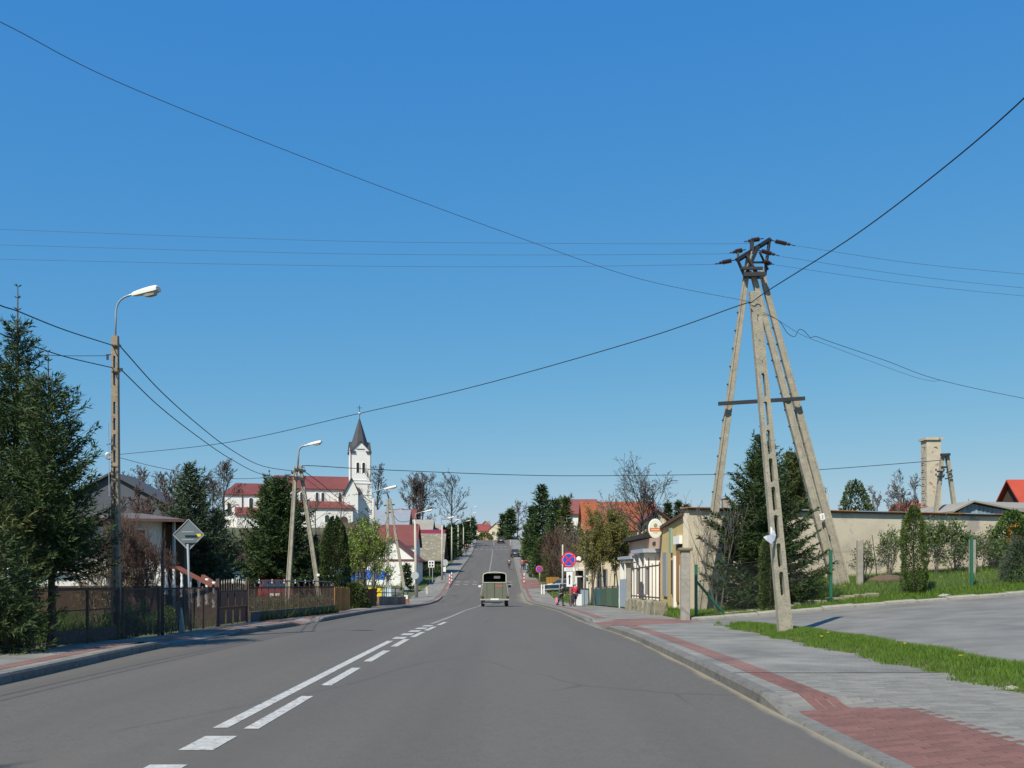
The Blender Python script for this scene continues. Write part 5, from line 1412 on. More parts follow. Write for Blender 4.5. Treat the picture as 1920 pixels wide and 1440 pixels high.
crown_tree('fine bare tree just left of the plastered chimney', X(1706, 74), 76, Z(866, 74) - zg(X(1706, 74), 74), 1.75, 162, stems=3, trunk=.3, limbs=22, dense=1.35, rmin=.013, mt=mat('twigs_grey', (.11, .10, .09), (.08, .072, .065), rough=.95))
crown_tree('lower bare tree left of the fine bare tree', X(1664, 78), 80, Z(893, 78) - zg(X(1664, 78), 78), 1.6, 163, stems=3, trunk=.3, limbs=18, dense=1.3, rmin=.013, mt=MATS['twigs_grey'])
crown_tree('bare tree tip showing behind the right mast leg', X(1546, 70), 72, Z(885, 70) - zg(X(1546, 70), 70), .75, 164, limbs=12, rmin=.010)
for i, (px, d, top) in enumerate(((1842, 58, 928), (1885, 52, 940))):
    shrub(('bare shrub top showing above the blue shed', 'leafy shrub top in front of the red roof')[i], X(px, d), d + 2, Z(top, d) - zg(X(px, d), d), 1.2, (None, M_leafd)[i], 166 + i, leaf_n=600, ls=.1, name='garden_shrub')
# ------------------------------------------------------------------ poles, lamps, wires
M_conc = mat('pole_concrete', (.38, .345, .26), (.25, .23, .18), rough=.95, scale=5, amt=.7, bump=.6, bscale=60, spots=((.16, .15, .125), 26, .60))
M_concw = mat('lamp_concrete', (.33, .27, .19), (.24, .20, .145), rough=.95, scale=5, amt=.7, bump=.5, bscale=50, spots=((.15, .12, .09), 20, .60))
M_concl = mat('pale_concrete', (.50, .47, .40), (.40, .375, .32), rough=.95, scale=4, amt=.5, bump=.3, bscale=30)
M_lampw = mat('lamp_shell', (.72, .71, .66), (.62, .60, .55), rough=.5, scale=3)
M_lens = mat('lamp_lens', (.42, .40, .34), (.34, .32, .27), rough=.25, scale=3)
M_cable = mat('cable_black', (.012, .012, .014), (.02, .02, .02), rough=.6)
M_wire = mat('wire_grey', (.07, .075, .09), (.05, .055, .065), rough=.5)
M_porc = mat('insulator_brown', (.042, .022, .018), (.03, .016, .013), rough=.3)

def slotted_pole(m, base, top, w0, w1, dep0, dep1, slots, sw=.34, sl_r=None):
    """tapered concrete pole with stadium slots through it; slots = (from, to) along its length in metres"""
    base, top = Vector(base), Vector(top); H = (top - base).length; ax = (top - base) / H
    v = Vector((0, 1, 0)); v = (v - ax * v.dot(ax)).normalized(); u = ax.cross(v) * -1
    if u.x < 0: u = -u
    W = lambda t: w0 + (w1 - w0) * t / H; D = lambda t: dep0 + (dep1 - dep0) * t / H
    def pt(s, t, k): return base + ax * t + u * (s * W(t) / 2) + v * (k * D(t) / 2)
    def block(a, b, cap0, cap1):
        vs = [pt(s, t, k) for t in (a, b) for s, k in ((-1, -1), (1, -1), (1, 1), (-1, 1))]
        fs = [(q, (q + 1) % 4, 4 + (q + 1) % 4, 4 + q) for q in range(4)]
        if cap0: fs.append((3, 2, 1, 0))
        if cap1: fs.append((4, 5, 6, 7))
        m.add(vs, fs)
    t = 0.0
    for i, (a, b) in enumerate(slots):
        c0, c1 = a - .03, b + .03
        if c0 > t + .01: block(t, c0, t == 0, False)
        t = c1
        r = sw; n = 6; half = []
        for q in range(n + 1):
            g = -math.pi / 2 - math.pi / 2 * q / n; half.append((math.cos(g), a, math.sin(g)))
        for side in (-1, 1):
            rr = lambda tt: sw * W(tt) / 2
            st = []
            for q in range(n + 1):
                g = math.pi / 2 * q / n; ra = rr(a); st.append((side * sw * math.sin(g), a + ra * (1 - math.cos(g))))
            for q in range(n + 1):
                g = math.pi / 2 * (1 - q / n); rb = rr(b); st.append((side * sw * math.sin(g), b - rb * (1 - math.cos(g))))
            out = [(side, c1), (side, c0)]
            poly = [(0, c0)] + st + [(0, c1)] + out
            N = len(poly)
            vs = [pt(s, tt, -1) for s, tt in poly] + [pt(s, tt, 1) for s, tt in poly]
            f1 = tuple(range(N)); f2 = tuple(range(2 * N - 1, N - 1, -1))
            fs = [f1, f2] if side < 0 else [f1[::-1], f2[::-1]]
            for q in range(1, len(st)): fs.append((q, q + 1, N + q + 1, N + q))
            fs.append((N - 2, N - 1, 2 * N - 1, 2 * N - 2))
            m.add(vs, fs)
    block(t, H, t == 0, True)
    return m
def steps(n, a, L, gap): return [(a + i * (L + gap), a + i * (L + gap) + L) for i in range(n)]

# leaning slotted pole on the grass strip
t = thing('utility_pole', 'leaning slotted concrete pole standing in the grass strip with a torn paper stuck on it', 'utility pole', (X(1474, 20.9), 20.9, zg(X(1474, 20.9), 20.9)))
b0 = Vector((X(1474, 20.9), 20.9, zg(X(1474, 20.9), 20.9) - .15)); b1 = P(1414, 547, 20.9)
m = MB(); slotted_pole(m, b0, b1, .285, .205, .20, .14, steps(8, .95, .50, .085), sw=.33)
m.build('shaft', M_conc, t)
ax = (b1 - b0).normalized()
for f in (.62, .68, .74, .80, .86, .92):
    c = b0 + (b1 - b0) * f + Vector((random.uniform(-.02, .02), -.092, 0)); MB().lathe([(.009, -.006), (.009, .006)], c, 8, rotm(math.pi / 2)).build('bolt_hole', M_dark, t)
# torn paper, two curled flaps
pp = MB(); c = P(1451, 1000, 20.7)
def flap(pts): pp.add([P(a, b, d) for a, b, d in pts], [tuple(range(len(pts)))])
pa = [(1445, 987, 20.74), (1448, 992, 20.71), (1453, 997, 20.74), (1455, 1004, 20.76), (1452, 1013, 20.74), (1446, 1020, 20.62), (1438, 1014, 20.50), (1431, 1007, 20.46), (1438, 1004, 20.56), (1445, 1003, 20.66)]
vs = [P(a, b, d) for a, b, d in pa]; vs2 = [v + Vector((0, .004, 0)) for v in vs]
n = len(vs); pp.add(vs + vs2, [(0, 1, 9), (1, 2, 3, 9), (9, 3, 4), (9, 4, 5, 8), (8, 5, 6), (8, 6, 7), (n + 9, n + 1, n), (n + 9, n + 3, n + 2, n + 1), (n + 4, n + 3, n + 9), (n + 8, n + 5, n + 4, n + 9), (n + 6, n + 5, n + 8), (n + 7, n + 6, n + 8)])
o = pp.build('torn_paper', mat('paper_white', (.82, .82, .84), (.76, .76, .78), rough=.8), None, loc=tuple(c)); tag(o, 'torn curled white paper stuck to the leaning slotted pole', 'paper')

# tripod mast
P_ = P
def mast():
    P = lambda px, py, d: P_(px, py, d + 1.6)
    d = 34.6; zb = zg(X(1580, d), d)
    t = thing('tripod_mast', 'tall concrete mast of four leaning legs carrying a steel head with insulators', 'power mast', (X(1450, d), d, zb))
    legs = (((1317, 1128, 33.2), (1405, 472, 33.0), .30, .165), ((1571, 1112, 32.7), (1410, 508, 33.0), .30, .165), ((1588, 1112, 33.1), (1427, 508, 33.15), .30, .165))
    for i, (a, b, w0, w1) in enumerate(legs):
        p, q = P(*a), P(*b); L = MB(); p = p + (p - q).normalized() * .3
        L.bar(p, q, w0, w0 * .95, up=(0, 1, 0), w2=w1, h2=w1 * .95)
        # raised flanges leave a groove along the leg
        for s in (-1, 1):
            uu = (q - p).cross(Vector((0, 1, 0))).normalized()
            L.bar(p + uu * s * w0 * .38 + Vector((0, -w0 * .5, 0)), q + uu * s * w1 * .38 + Vector((0, -w1 * .5, 0)), w0 * .24, .05, up=(0, 1, 0), w2=w1 * .24, h2=.03)
        lg = L.build('leg', M_conc if i else M_conc, t, bevel=.008)
        k = 16
        for j in range(k):
            f = .08 + .8 * j / k; c = p + (q - p) * f; uu = (q - p).cross(Vector((0, 1, 0))).normalized()
            w = w0 + (w1 - w0) * f; c = c + uu * (w / 2) * (-1 if uu.x > 0 else 1)
            MB().box(c + Vector((-.015, 0, 0)), (.07, .05, .05)).build('step_bolt', M_blk, lg)
    MB().bar(P(1347, 757, 32.75), P(1509, 747, 32.75), .10, .12).build('cross_beam', M_blk, t)
    pl = MB(); c = P(1542, 969, 32.42)
    R = rotm(0, -.21, 0)
    pl.box(c, (.165, .02, .22), R); pl.build('number_plate', M_frame, t, bevel=.02)
    mk_ = MB(); mk_.box(c + Vector((0, -.013, .035)), (.05, .004, .015), R); mk_.box(c + Vector((.01, -.013, -.005)), (.015, .004, .07), R); mk_.box(c + Vector((0, -.013, -.045)), (.05, .004, .015), R); mk_.build('plate_mark', M_blk, t)
    # steel head
    h = MB()
    def B_(a, b, w=.07): h.bar(P(*a), P(*b), w)
    B_((1381, 487, 32.6), (1443, 448, 33.5), .10); B_((1385, 489, 32.8), (1446, 450, 33.7), .08); B_((1383, 487, 32.6), (1397, 520, 32.8), .07)
    B_((1443, 448, 33.5), (1434, 516, 33.3), .08); B_((1396, 520, 32.8), (1422, 462, 33.0), .09); B_((1388, 503, 32.7), (1430, 503, 32.7), .09); B_((1388, 503, 33.3), (1430, 503, 33.3), .09)
    B_((1394, 515, 32.7), (1435, 514, 32.7), .13); B_((1394, 515, 33.4), (1435, 514, 33.4), .13); B_((1400, 521, 33.0), (1432, 521, 33.0), .06); B_((1408, 492, 32.8), (1441, 492, 33.2), .06)
    B_((1410, 450, 33.0), (1410, 475, 33.0), .12); B_((1384, 473, 33.0), (1384, 486, 32.7), .08); B_((1400, 478, 32.8), (1424, 520, 32.8), .07); B_((1424, 472, 33.2), (1440, 506, 33.2), .06)
    h.build('steel_head', M_blk, t)
    for a, b in (((1432, 447), (1395, 453)), ((1398, 468), (1368, 474)), ((1380, 487), (1340, 495)), ((1443, 450), (1492, 461)), ((1418, 468), (1462, 480)), ((1428, 490), (1452, 496))):
        da = 33.0; p, q = P(*a, da), P(*b, da); ins = MB(); dv = q - p; L = dv.length
        rt = Vector((0, 0, 1)).rotation_difference(dv.normalized()).to_matrix()
        body = [(.018, 0), (.018, .22 * L)]; n = 9
        for j in range(n):
            z = L * (.24 + .38 * j / (n - 1)); body += [(.06, z - .012), (.085, z), (.06, z + .012)]
        body += [(.03, .66 * L), (.05, .70 * L), (.05, .76 * L), (.015, .8 * L), (.015, L)]
        ins.lathe(body, p, 10, rt); ins.build('insulator', M_porc, t)
    return t
mast()

def lamp_head(parent, a, dirv, L=.62):
    """street lantern: shell from a along dirv, lens bowl under it"""
    dirv = Vector(dirv).normalized(); up = Vector((0, 0, 1)); s = dirv.cross(up).normalized(); up = s.cross(dirv).normalized()
    sh = MB(); secs = []
    for f, w, h0, h1 in ((0, .028, -.025, .03), (.10, .045, -.035, .045), (.40, .075, -.045, .062), (.75, .09, -.045, .072), (.97, .088, -.04, .068), (1.0, .08, -.03, .05)):
        c = a + dirv * (f * L)
        secs.append([c - s * w + up * h0, c - s * w + up * (h0 + (h1 - h0) * .55), c - s * w * .55 + up * h1, c + s * w * .55 + up * h1, c + s * w + up * (h0 + (h1 - h0) * .55), c + s * w + up * h0])
    vs = [p for q in secs for p in q]; fs = []
    for i in range(len(secs) - 1):
        for q in range(6): fs.append((6 * i + q, 6 * i + (q + 1) % 6, 6 * i + 6 + (q + 1) % 6, 6 * i + 6 + q))
    fs += [tuple(range(5, -1, -1)), tuple(6 * (len(secs) - 1) + q for q in range(6))]
    hd = sh.add(vs, fs).build('lamp_head', M_lampw, parent, smooth=False)
    ln = MB(); secs = []
    for f, w, d in ((.40, .045, .005), (.47, .065, .05), (.6, .075, .07), (.85, .075, .065), (.93, .05, .015)):
        c = a + dirv * (f * L) - up * .043
        secs.append([c - s * w, c - s * w * .7 - up * d, c + s * w * .7 - up * d, c + s * w])
    vs = [p for q in secs for p in q]; fs = []
    for i in range(len(secs) - 1):
        for q in range(3): fs.append((4 * i + q, 4 * i + q + 1, 4 * i + 5 + q, 4 * i + 4 + q))
    fs += [(3, 2, 1, 0), tuple(16 + q for q in range(4))]
    ln.add(vs, fs).build('lens', M_lens, hd)
def arc_arm(p0, p1, p2, n=6):
    """upright tube then a bend: p0 bottom, p1 corner, p2 end"""
    pts = [p0, p1 + (p0 - p1).normalized() * .28]
    for i in range(1, n):
        f = i / n; a = p1 + (p0 - p1).normalized() * .28 * (1 - f); b = p1 + (p2 - p1).normalized() * .28 * f; pts.append(a * (1 - f) + b * f)
    pts += [p1 + (p2 - p1).normalized() * .28, p2]
    return pts
# first lamp, slotted pole
d = 20.4; xb = X(216.5, d)
t = thing('street_lamp', 'nearest street lamp, on a slotted concrete post by the mesh gate', 'street lamp', (xb, d, zg(xb, d)), group='street lamps along the left pavement')
m = MB(); slotted_pole(m, (X(218, d), d, zg(xb, d) - .2), P(216, 630, d), .165, .125, .14, .10, steps(14, .45, .25, .075) + [(5.25, 5.5), (5.6, 5.85)], sw=.36)
m.build('post', M_concw, t)
MB().tube(arc_arm(P(216, 650, d), P(218, 561, d), P(252, 551, d - .1)), .02, 8).build('arm', M_galv, t, smooth=True)
lamp_head(t, P(248, 552.5, d - .1), P(304, 540, d - .3) - P(250, 552, d - .1), .62)
m = MB()
m.tube([P(221, 634, d - .1), P(224, 646, d - .1), P(223, 660, d - .1), P(222, 685, d - .1)], .006, 5); m.tube([P(219, 690, d - .1), P(226, 698, d - .1), P(220, 700, d - .1)], .006, 5)
m.box(P(201.5, 670, d), (.035, .035, .10)); m.bar(P(199, 665, d), P(212, 665, d), .02); m.box(P(227, 693, d), (.05, .05, .06)); m.bar(P(210, 648, d - .08), P(227, 648, d - .08), .03); m.bar(P(210, 697, d - .08), P(224, 697, d - .08), .03)
m.build('fittings', M_blk, t)
# second lamp on a two-legged post
d = 46.5
t = thing('street_lamp', 'second street lamp, on a two-legged concrete post in front of the wide spruce', 'street lamp', (X(565, d), d, zg(X(565, d), d)), group='street lamps along the left pavement')
for a, b in (((538, 1140, 46.2), (555, 874, 46.5)), ((603, 1140, 46.8), (563, 874, 46.5))):
    p, q = P(*a), P(*b); p.z = min(p.z, zg(p.x, p.y) - .1)
    L = MB(); L.bar(p, q, .23, .22, up=(0, 1, 0), w2=.15, h2=.14)
    uu = (q - p).cross(Vector((0, 1, 0))).normalized()
    for s in (-1, 1): L.bar(p + uu * s * .085 + Vector((0, -.12, 0)), q + uu * s * .055 + Vector((0, -.08, 0)), .05, .03, up=(0, 1, 0), w2=.035, h2=.02)
    L.build('leg', M_conc, t, bevel=.006)
m = MB(); m.bar(P(552, 896, 46.3), P(571, 899, 46.3), .12, .14); m.bar(P(553, 880, 46.4), P(568, 882, 46.4), .10, .10); m.box(P(570, 883, 46.3), (.14, .1, .12)); m.box(P(571, 894, 46.3), (.1, .1, .09)); m.build('fittings', M_blk, t)
MB().tube(arc_arm(P(558, 885, d), P(560, 838, d), P(580, 834, d - .2)), .045, 8).build('arm', M_galv, t, smooth=True)
lamp_head(t, P(576, 834, d - .2), P(605, 828, d - .4) - P(576, 834, d - .2), .72)
MB().box(P(596.5, 1078, 46.55), (.12, .02, .11)).build('number_plate', M_frame, t)
# the row of plain round posts
for i, (px, d, top, hx, hy, lab) in enumerate((
        (700, 63, 922, 722, 916, 'third street lamp, half hidden by the leafy tree beside the church'),
        (781, 98, 962, 790, 952, 'fourth street lamp, tall thick post at the side street'),
        (829, 125, 973, 822, 967, 'fifth street lamp, slim post right of the mossy barn'),
        (847, 168, 976, 848, 972, 'sixth street lamp, post against the dark conifers'),
        (869, 206, 977, 874, 976, 'seventh street lamp, on the hillside pavement beside walkers'),
        (882, 240, 962, 882, 968, 'eighth street lamp, near the hilltop'),
        (885, 275, 950, 884, 961, 'ninth street lamp, at the crest of the road'))):
    x = X(px, d); z0 = zg(x, d)
    t = thing('street_lamp', lab, 'street lamp', (x, d, z0), group='street lamps along the left pavement')
    tp = P(px - (3 if i == 1 else 0), top + 12, d)
    r0 = .17 if i == 1 else .13
    MB().tube([(x, d, z0 - .2), (x + (tp.x - x) * .5, d, (z0 + tp.z) / 2), tp], [r0, r0 * .85, r0 * .62], 10).build('post', M_concl, t, smooth=True)
    pe = P(px - 2, top + 2, d)
    MB().tube([tp, pe, pe + Vector((.35, -.15, .12)), pe + Vector((.8, -.4, .22))], .045, 6).build('arm', M_galv, t)
    lamp_head(t, pe + Vector((.75, -.38, .2)), Vector((1, -.35, .18)), 1.0 if i else .9)
    if i == 1:
        m = MB(); m.bar(tp + Vector((-.3, 0, -.5)), tp + Vector((.35, 0, -.5)), .07); m.bar(tp + Vector((-.15, 0, -.25)), tp + Vector((-.15, 0, -.9)), .05); m.bar(tp + Vector((.2, 0, -.4)), tp + Vector((.2, 0, -1.1)), .05); m.build('fittings', M_blk, t)
# other poles
def pole(label, px, d, top, r=.11, name='utility_pole', lean=0, m=None, cat='utility pole', zt_=None):
    x = X(px, d); z0 = zg(x, d); t = thing(name, label, cat, (x, d, z0))
    MB().tube([(x, d, z0 - .2), (x + lean * .5, d, (z0 + Z(top, d)) / 2), (x + lean, d, Z(top, d))], [r, r * .85, r * .7], 8).build('shaft', m or M_concl, t, smooth=True)
    return t
pole('grey pole half hidden behind the large no stopping sign', 1055, 76, 1021, .075)
pole('thin weathered pole beside the cream house porch', 1097, 60, 1003, .07, m=M_woodg)
pole('short concrete pole among the hillside conifers', 859, 190, 985, .14)
t = thing('utility_pole', 'two-legged weathered pole rising from the leafy tree by the yellow house', 'utility pole', (X(745, 84), 84, zg(X(745, 84), 84)))
for a, b in (((727, 1120), (727, 935)), ((763, 1128), (731, 935))):
    p, q = P(*a, 84), P(*b, 84); p.z = min(p.z, zg(p.x, p.y) - .2); MB().bar(p, q, .26, w2=.17).build('leg', M_conc, t)
m = MB(); m.bar(P(720, 948, 84), P(740, 946, 84), .1); m.bar(P(722, 962, 84), P(738, 960, 84), .1); m.bar(P(726, 925, 84), P(733, 945, 84), .12); m.build('fittings', M_blk, t)
t = thing('utility_pole', 'two-legged pole with dark insulator arms in front of the plastered chimney', 'utility pole', (X(1775, 52), 52, zg(X(1775, 52), 52)))
for a, b in (((1753, 975), (1768, 850)), ((1793, 975), (1775, 850))):
    p, q = P(*a, 52), P(*b, 52); p = p + (p - q) * max(0, (p.z - zg(p.x, p.y) + .2) / (q.z - p.z)); MB().bar(p, q, .22, w2=.15).build('leg', M_conc, t)
m = MB(); m.bar(P(1764, 853, 51.8), P(1781, 852, 51.8), .16, .12); m.bar(P(1764, 876, 51.9), P(1776, 876, 51.9), .09); m.bar(P(1757, 884, 51.8), P(1769, 884, 51.8), .08); m.bar(P(1757, 893, 51.8), P(1770, 894, 51.8), .08); m.bar(P(1774, 886, 51.8), P(1783, 884, 51.8), .06); m.bar(P(1772, 898, 51.8), P(1784, 895, 51.8), .06)
for px, py in ((1755, 881), (1770, 881), (1755, 890), (1770, 891), (1784, 882), (1785, 893), (1765, 901)): m.lathe([(.03, -.05), (.05, 0), (.03, .06)], P(px, py, 51.75), 8)
m.build('insulator_arms', M_blk, t)

def catmull(pts, n=10):
    pts = [Vector(p) for p in pts]; out = []
    q = [pts[0] * 2 - pts[1]] + pts + [pts[-1] * 2 - pts[-2]]
    for i in range(1, len(q) - 2):
        for k in range(n):
            t = k / n; a, b, c, d = q[i - 1], q[i], q[i + 1], q[i + 2]
            out.append(.5 * ((2 * b) + (c - a) * t + (2 * a - 5 * b + 4 * c - d) * t * t + (3 * b - a - 3 * c + d) * t ** 3))
    return out + [pts[-1]]
def wire(label, pts, r, m=None, n=10, cat='wire', name='overhead_wire'):
    o = MB().tube(catmull([p if isinstance(p, Vector) else P(*p) for p in pts], n), r, 5).build(name, m or M_cable, None, loc=tuple(P(*pts[0])))
    return tag(o, label, cat)
wire('thin wire sweeping from the upper left corner down to the leaning pole', [(-1500, -500, 4.6), (-300, -95, 7.6), (0, 41, 9.6), (240, 162, 11.4), (640, 322, 14.6), (1000, 455, 18), (1200, 523, 19.6), (1392, 563, 20.85), (1408, 566, 20.84)], .0045, M_wire)
wire('thick cable rising from the leaning pole to the upper right edge', [(1408, 568, 20.8), (1440, 545, 20.4), (1600, 443, 17.4), (1760, 322, 14.6), (1920, 184, 12.4), (2150, -50, 10.2), (3300, -1250, 5.6)], .0105)
wire('long cable from the leaning pole down to the far left aerial', [(1406, 569, 20.78), (1385, 573, 20.9), (1200, 637, 23.0), (900, 722, 27.5), (670, 776, 32), (430, 829, 38), (225, 852, 44), (150, 858, 47)], .011)
for i, (pts, lab) in enumerate((
        ([(1396, 453, 34.6), (1372, 457, 34.6), (1000, 456, 34.6), (600, 451, 34.6), (0, 430, 34.6), (-160, 423, 34.6)], 'topmost thin wire from the mast head to the left edge'),
        ([(1369, 474, 34.6), (1344, 476, 34.6), (1000, 478, 34.6), (600, 475, 34.6), (0, 459, 34.6), (-160, 453, 34.6)], 'middle thin wire from the mast head to the left edge'),
        ([(1341, 495, 34.6), (1320, 496, 34.6), (1000, 500, 34.6), (600, 498, 34.6), (0, 486, 34.6), (-160, 480, 34.6)], 'lowest thin wire from the mast head to the left edge'),
        ([(1495, 461, 34.6), (1700, 492, 35), (1920, 514, 35.5), (2050, 525, 35.5)], 'topmost thin wire from the mast head to the right edge'),
        ([(1465, 481, 34.6), (1700, 516, 35), (1920, 540, 35.5), (2050, 551, 35.5)], 'middle thin wire from the mast head to the right edge'),
        ([(1455, 497, 34.6), (1700, 532, 35), (1920, 555, 35.5), (2050, 566, 35.5)], 'lowest thin wire from the mast head to the right edge'))):
    wire(lab, pts, .0055, M_wire)
wire('looping drop cable from the leaning pole towards the right edge', [(1420, 592, 20.82), (1438, 591, 20.9), (1462, 603, 21), (1476, 624, 21.1), (1490, 631, 21.2), (1498, 618, 21.3), (1508, 621, 21.4), (1520, 633, 21.6), (1530, 631, 21.7), (1560, 642, 22), (1660, 676, 23.5), (1760, 712, 25), (1920, 747, 27), (2000, 758, 28)], .006)
wire('second fainter drop cable below the looping one', [(1420, 590, 20.82), (1440, 589, 20.9), (1500, 626, 21.4), (1560, 650, 22), (1700, 702, 24), (1745, 714, 24.6), (1762, 713, 25.05)], .004, M_wire)
wire('long level cable across the street from the second lamp to the right', [(571, 878, 46.5), (577, 873, 46.6), (700, 880, 48), (950, 890, 50.5), (1120, 892, 52), (1400, 888, 53), (1560, 879, 52.5), (1765, 863, 52)], .017)
wire('upper cable from the first lamp to the left edge', [(213, 648, 20.4), (120, 618, 18.2), (35, 584, 16.6), (-60, 545, 15.0), Vector((-8.1, 8, 5.35)), Vector((-8.2, -12, 5.9))], .011)
wire('lower cable from the first lamp to the left edge', [(213, 690, 20.4), (120, 668, 18.2), (40, 640, 16.6), (-60, 600, 15.0), Vector((-8.1, 8, 4.9)), Vector((-8.2, -12, 5.4))], .010)
wire('upper sagging cable between the first and the second lamp', [(226, 650, 20.4), (300, 732, 24.5), (370, 795, 29), (430, 841, 34), (490, 873, 40), (553, 884, 46.4)], .013)
wire('lower sagging cable between the first and the second lamp', [(227, 693, 20.4), (300, 763, 24.5), (370, 818, 29), (430, 859, 34), (490, 889, 40), (553, 899, 46.4)], .012)
wire('short thin wire from the first lamp to the left spruce', [(200, 667, 20.4), (120, 667, 20), (50, 664, 19.5)], .006)
wire('faint cable behind the bungalow from the aerial to the second lamp', [(205, 853, 42), (300, 877, 43), (420, 897, 45), (553, 893, 46.4)], .012, M_wire)
wire('upper cable from the second lamp to the third one', [(571, 884, 46.4), (600, 905, 49), (640, 938, 54), (698, 975, 63)], .017)
wire('lower cable from the second lamp to the third one', [(571, 896, 46.4), (600, 917, 49), (640, 946, 54), (698, 978, 63)], .010)
wire('upper sagging cable from the third lamp to the two-legged pole', [(700, 975, 63), (708, 988, 68), (720, 985, 76), (729, 970, 84)], .02)
wire('cable from the two-legged pole to the fourth lamp', [(729, 950, 84), (745, 975, 88), (762, 978, 93), (778, 972, 98)], .022)
wire('upper cable over the hill road', [(870, 975, 206), (905, 985, 230), (940, 992, 262)], .03, M_wire)

# ------------------------------------------------------------------ left fences
def mesh_panel(p0, p1, h0, h1, sp, r, m, parent, name='wire_mesh'):
    """diamond mesh between ground points p0, p1 (Vector), from h0 to h1 above them"""
    p0, p1 = Vector(p0), Vector(p1); L = (p1 - p0).length; H = h1 - h0; segs = []
    n = int((L + H) / sp)
    for s in (1, -1):
        for i in range(n + 1):
            a = i * sp - H
            x0, z0, x1, z1 = a, 0, a + H, H
            if x0 < 0: z0 = -x0; x0 = 0
            if x1 > L: z1 -= (x1 - L); x1 = L
            if x1 - x0 < 1e-3 or z1 <= z0: continue
            if s < 0: x0, x1 = L - x0, L - x1
            f = lambda x, z: p0 + (p1 - p0) * (x / L) + Vector((0, 0, h0 + z))
            segs.append((f(x0, z0), f(x1, z1), r, r))
    o = MB().tris(segs_mesh(segs, 3)).build(name, m, parent); o['kind'] = 'stuff'; return o
FX = lambda y: float(WL(y)) - .06
G3 = lambda y: Vector((FX(y), y, zg(FX(y), y)))
t = thing('mesh_fence', 'dark rusty mesh fence with leaning posts under the left spruces', 'fence', tuple(G3(15)))
for y, h, r, ln in ((13.4, 1.1, .05, 0), (14.6, 1.1, .05, .05), (15.7, 1.15, .06, 0), (16.7, 1.1, .06, .02), (17.15, 1.05, .03, .18)):
    p = G3(y); MB().tube([p - Vector((0, 0, .2)), p + Vector((ln, 0, h))], r, 7).build('post', M_steel, t)
mesh_panel(G3(13.4), G3(16.9), .05, 1.0, .07, .004, M_steel, t)
t = thing('mesh_gate', 'wide brown tube gate with thin mesh left of the first lamp', 'gate', tuple(G3(18.4)))
f = MB(); a, b = G3(17.35), G3(19.55)
for q in (0, .5, 1): p = a + (b - a) * q; MB().tube([p - Vector((0, 0, .1)), p + Vector((0, 0, 1.0))], .045 if q != .5 else .03, 8).build('post' if q != .5 else 'upright', M_steel, t)
for h, w in ((.98, .05), (.60, .02)): MB().bar(a + Vector((0, 0, h)), b + Vector((0, 0, h)), w).build('rail', M_steel, t)
MB().bar(a + Vector((0, 0, .14)), b + Vector((0, 0, .14)), .03, .24).build('kick_plate', M_steel, t)
mesh_panel(a, b, .26, .96, .06, .003, M_steel, t)
t = thing('mesh_fence', 'brown mesh fence running from the first lamp past the diamond sign', 'fence', tuple(G3(22)))
for y in (19.75, 21.3, 22.6, 23.9, 25.0):
    p = G3(y); MB().tube([p - Vector((0, 0, .2)), p + Vector((0, 0, 1.0))], .03, 7).build('post', M_steel, t)
MB().bar(G3(19.75) + Vector((0, 0, .96)), G3(25.0) + Vector((0, 0, .96)), .035).build('rail', M_steel, t)
for i in range(5):
    ya, yb = (19.75, 21.3, 22.6, 23.9, 25.0)[max(0, i - 1)], (19.75, 21.3, 22.6, 23.9, 25.0)[i]
    if yb > ya: mesh_panel(G3(ya), G3(yb), .03, .95, .045, .0045, M_steel, t)
pole('rusty pipe standing tall in the mesh fence by the bungalow corner', 304.5, 22.0, 1010, .04, 'rusty_pipe', m=M_steel, cat='pipe')
t = thing('leaning_post', 'leaning grey concrete post with a red steel bar by the diamond sign', 'post', (X(340, 22.4), 22.4, zg(X(340, 22.4), 22.4)))
MB().bar(P(341, 1186, 22.4), P(333.5, 1128, 22.5), .12, .11, up=(0, 1, 0)).build('concrete_stub', M_oldc, t); MB().bar(P(336, 1135, 22.55), P(333, 1098, 22.6), .045).build('steel_bar', MATS['red_brown_paint'], t)
# spiked gate
t = thing('spiked_gate', 'brown sheet metal gate with a curved rail and pale spikes', 'gate', tuple(G3(26.3)))
a, b = G3(25.1), G3(27.6)
for p in (a, b): MB().bar(p - Vector((0, 0, .1)), p + Vector((0, 0, 1.18)), .08).build('post', M_steel, t)
for q in range(12):
    f_ = (q + .5) / 12; p = a + (b - a) * f_; hh = 1.02 + .05 * math.sin(math.pi * f_)
    MB().bar(p + Vector((0, 0, .42)), p + Vector((0, 0, hh)), .022).build('bar', M_steel, t)
    MB().lathe([(.009, 0), (.015, .04), (.003, .11)], p + Vector((0, 0, hh)), 6).build('spike', M_concl, t)
for h in (.44, .86): MB().bar(a + Vector((0, 0, h)), b + Vector((0, 0, h)), .04).build('rail', M_steel, t)
for q in range(4):
    p0, p1 = a + (b - a) * (q / 4 + .02), a + (b - a) * ((q + 1) / 4 - .02)
    MB().bar((p0 + Vector((0, 0, .25))), (p1 + Vector((0, 0, .25))), .012, .42).build('sheet_panel', mat('brown_sheet', (.15, .065, .04), (.11, .05, .034), rough=.7, scale=5), t)
    MB().bar((p0 + Vector((.05, 0, .66))), (p1 + Vector((.05, 0, .66))), .012, .36).build('sheet_panel', MATS['brown_sheet'], t)
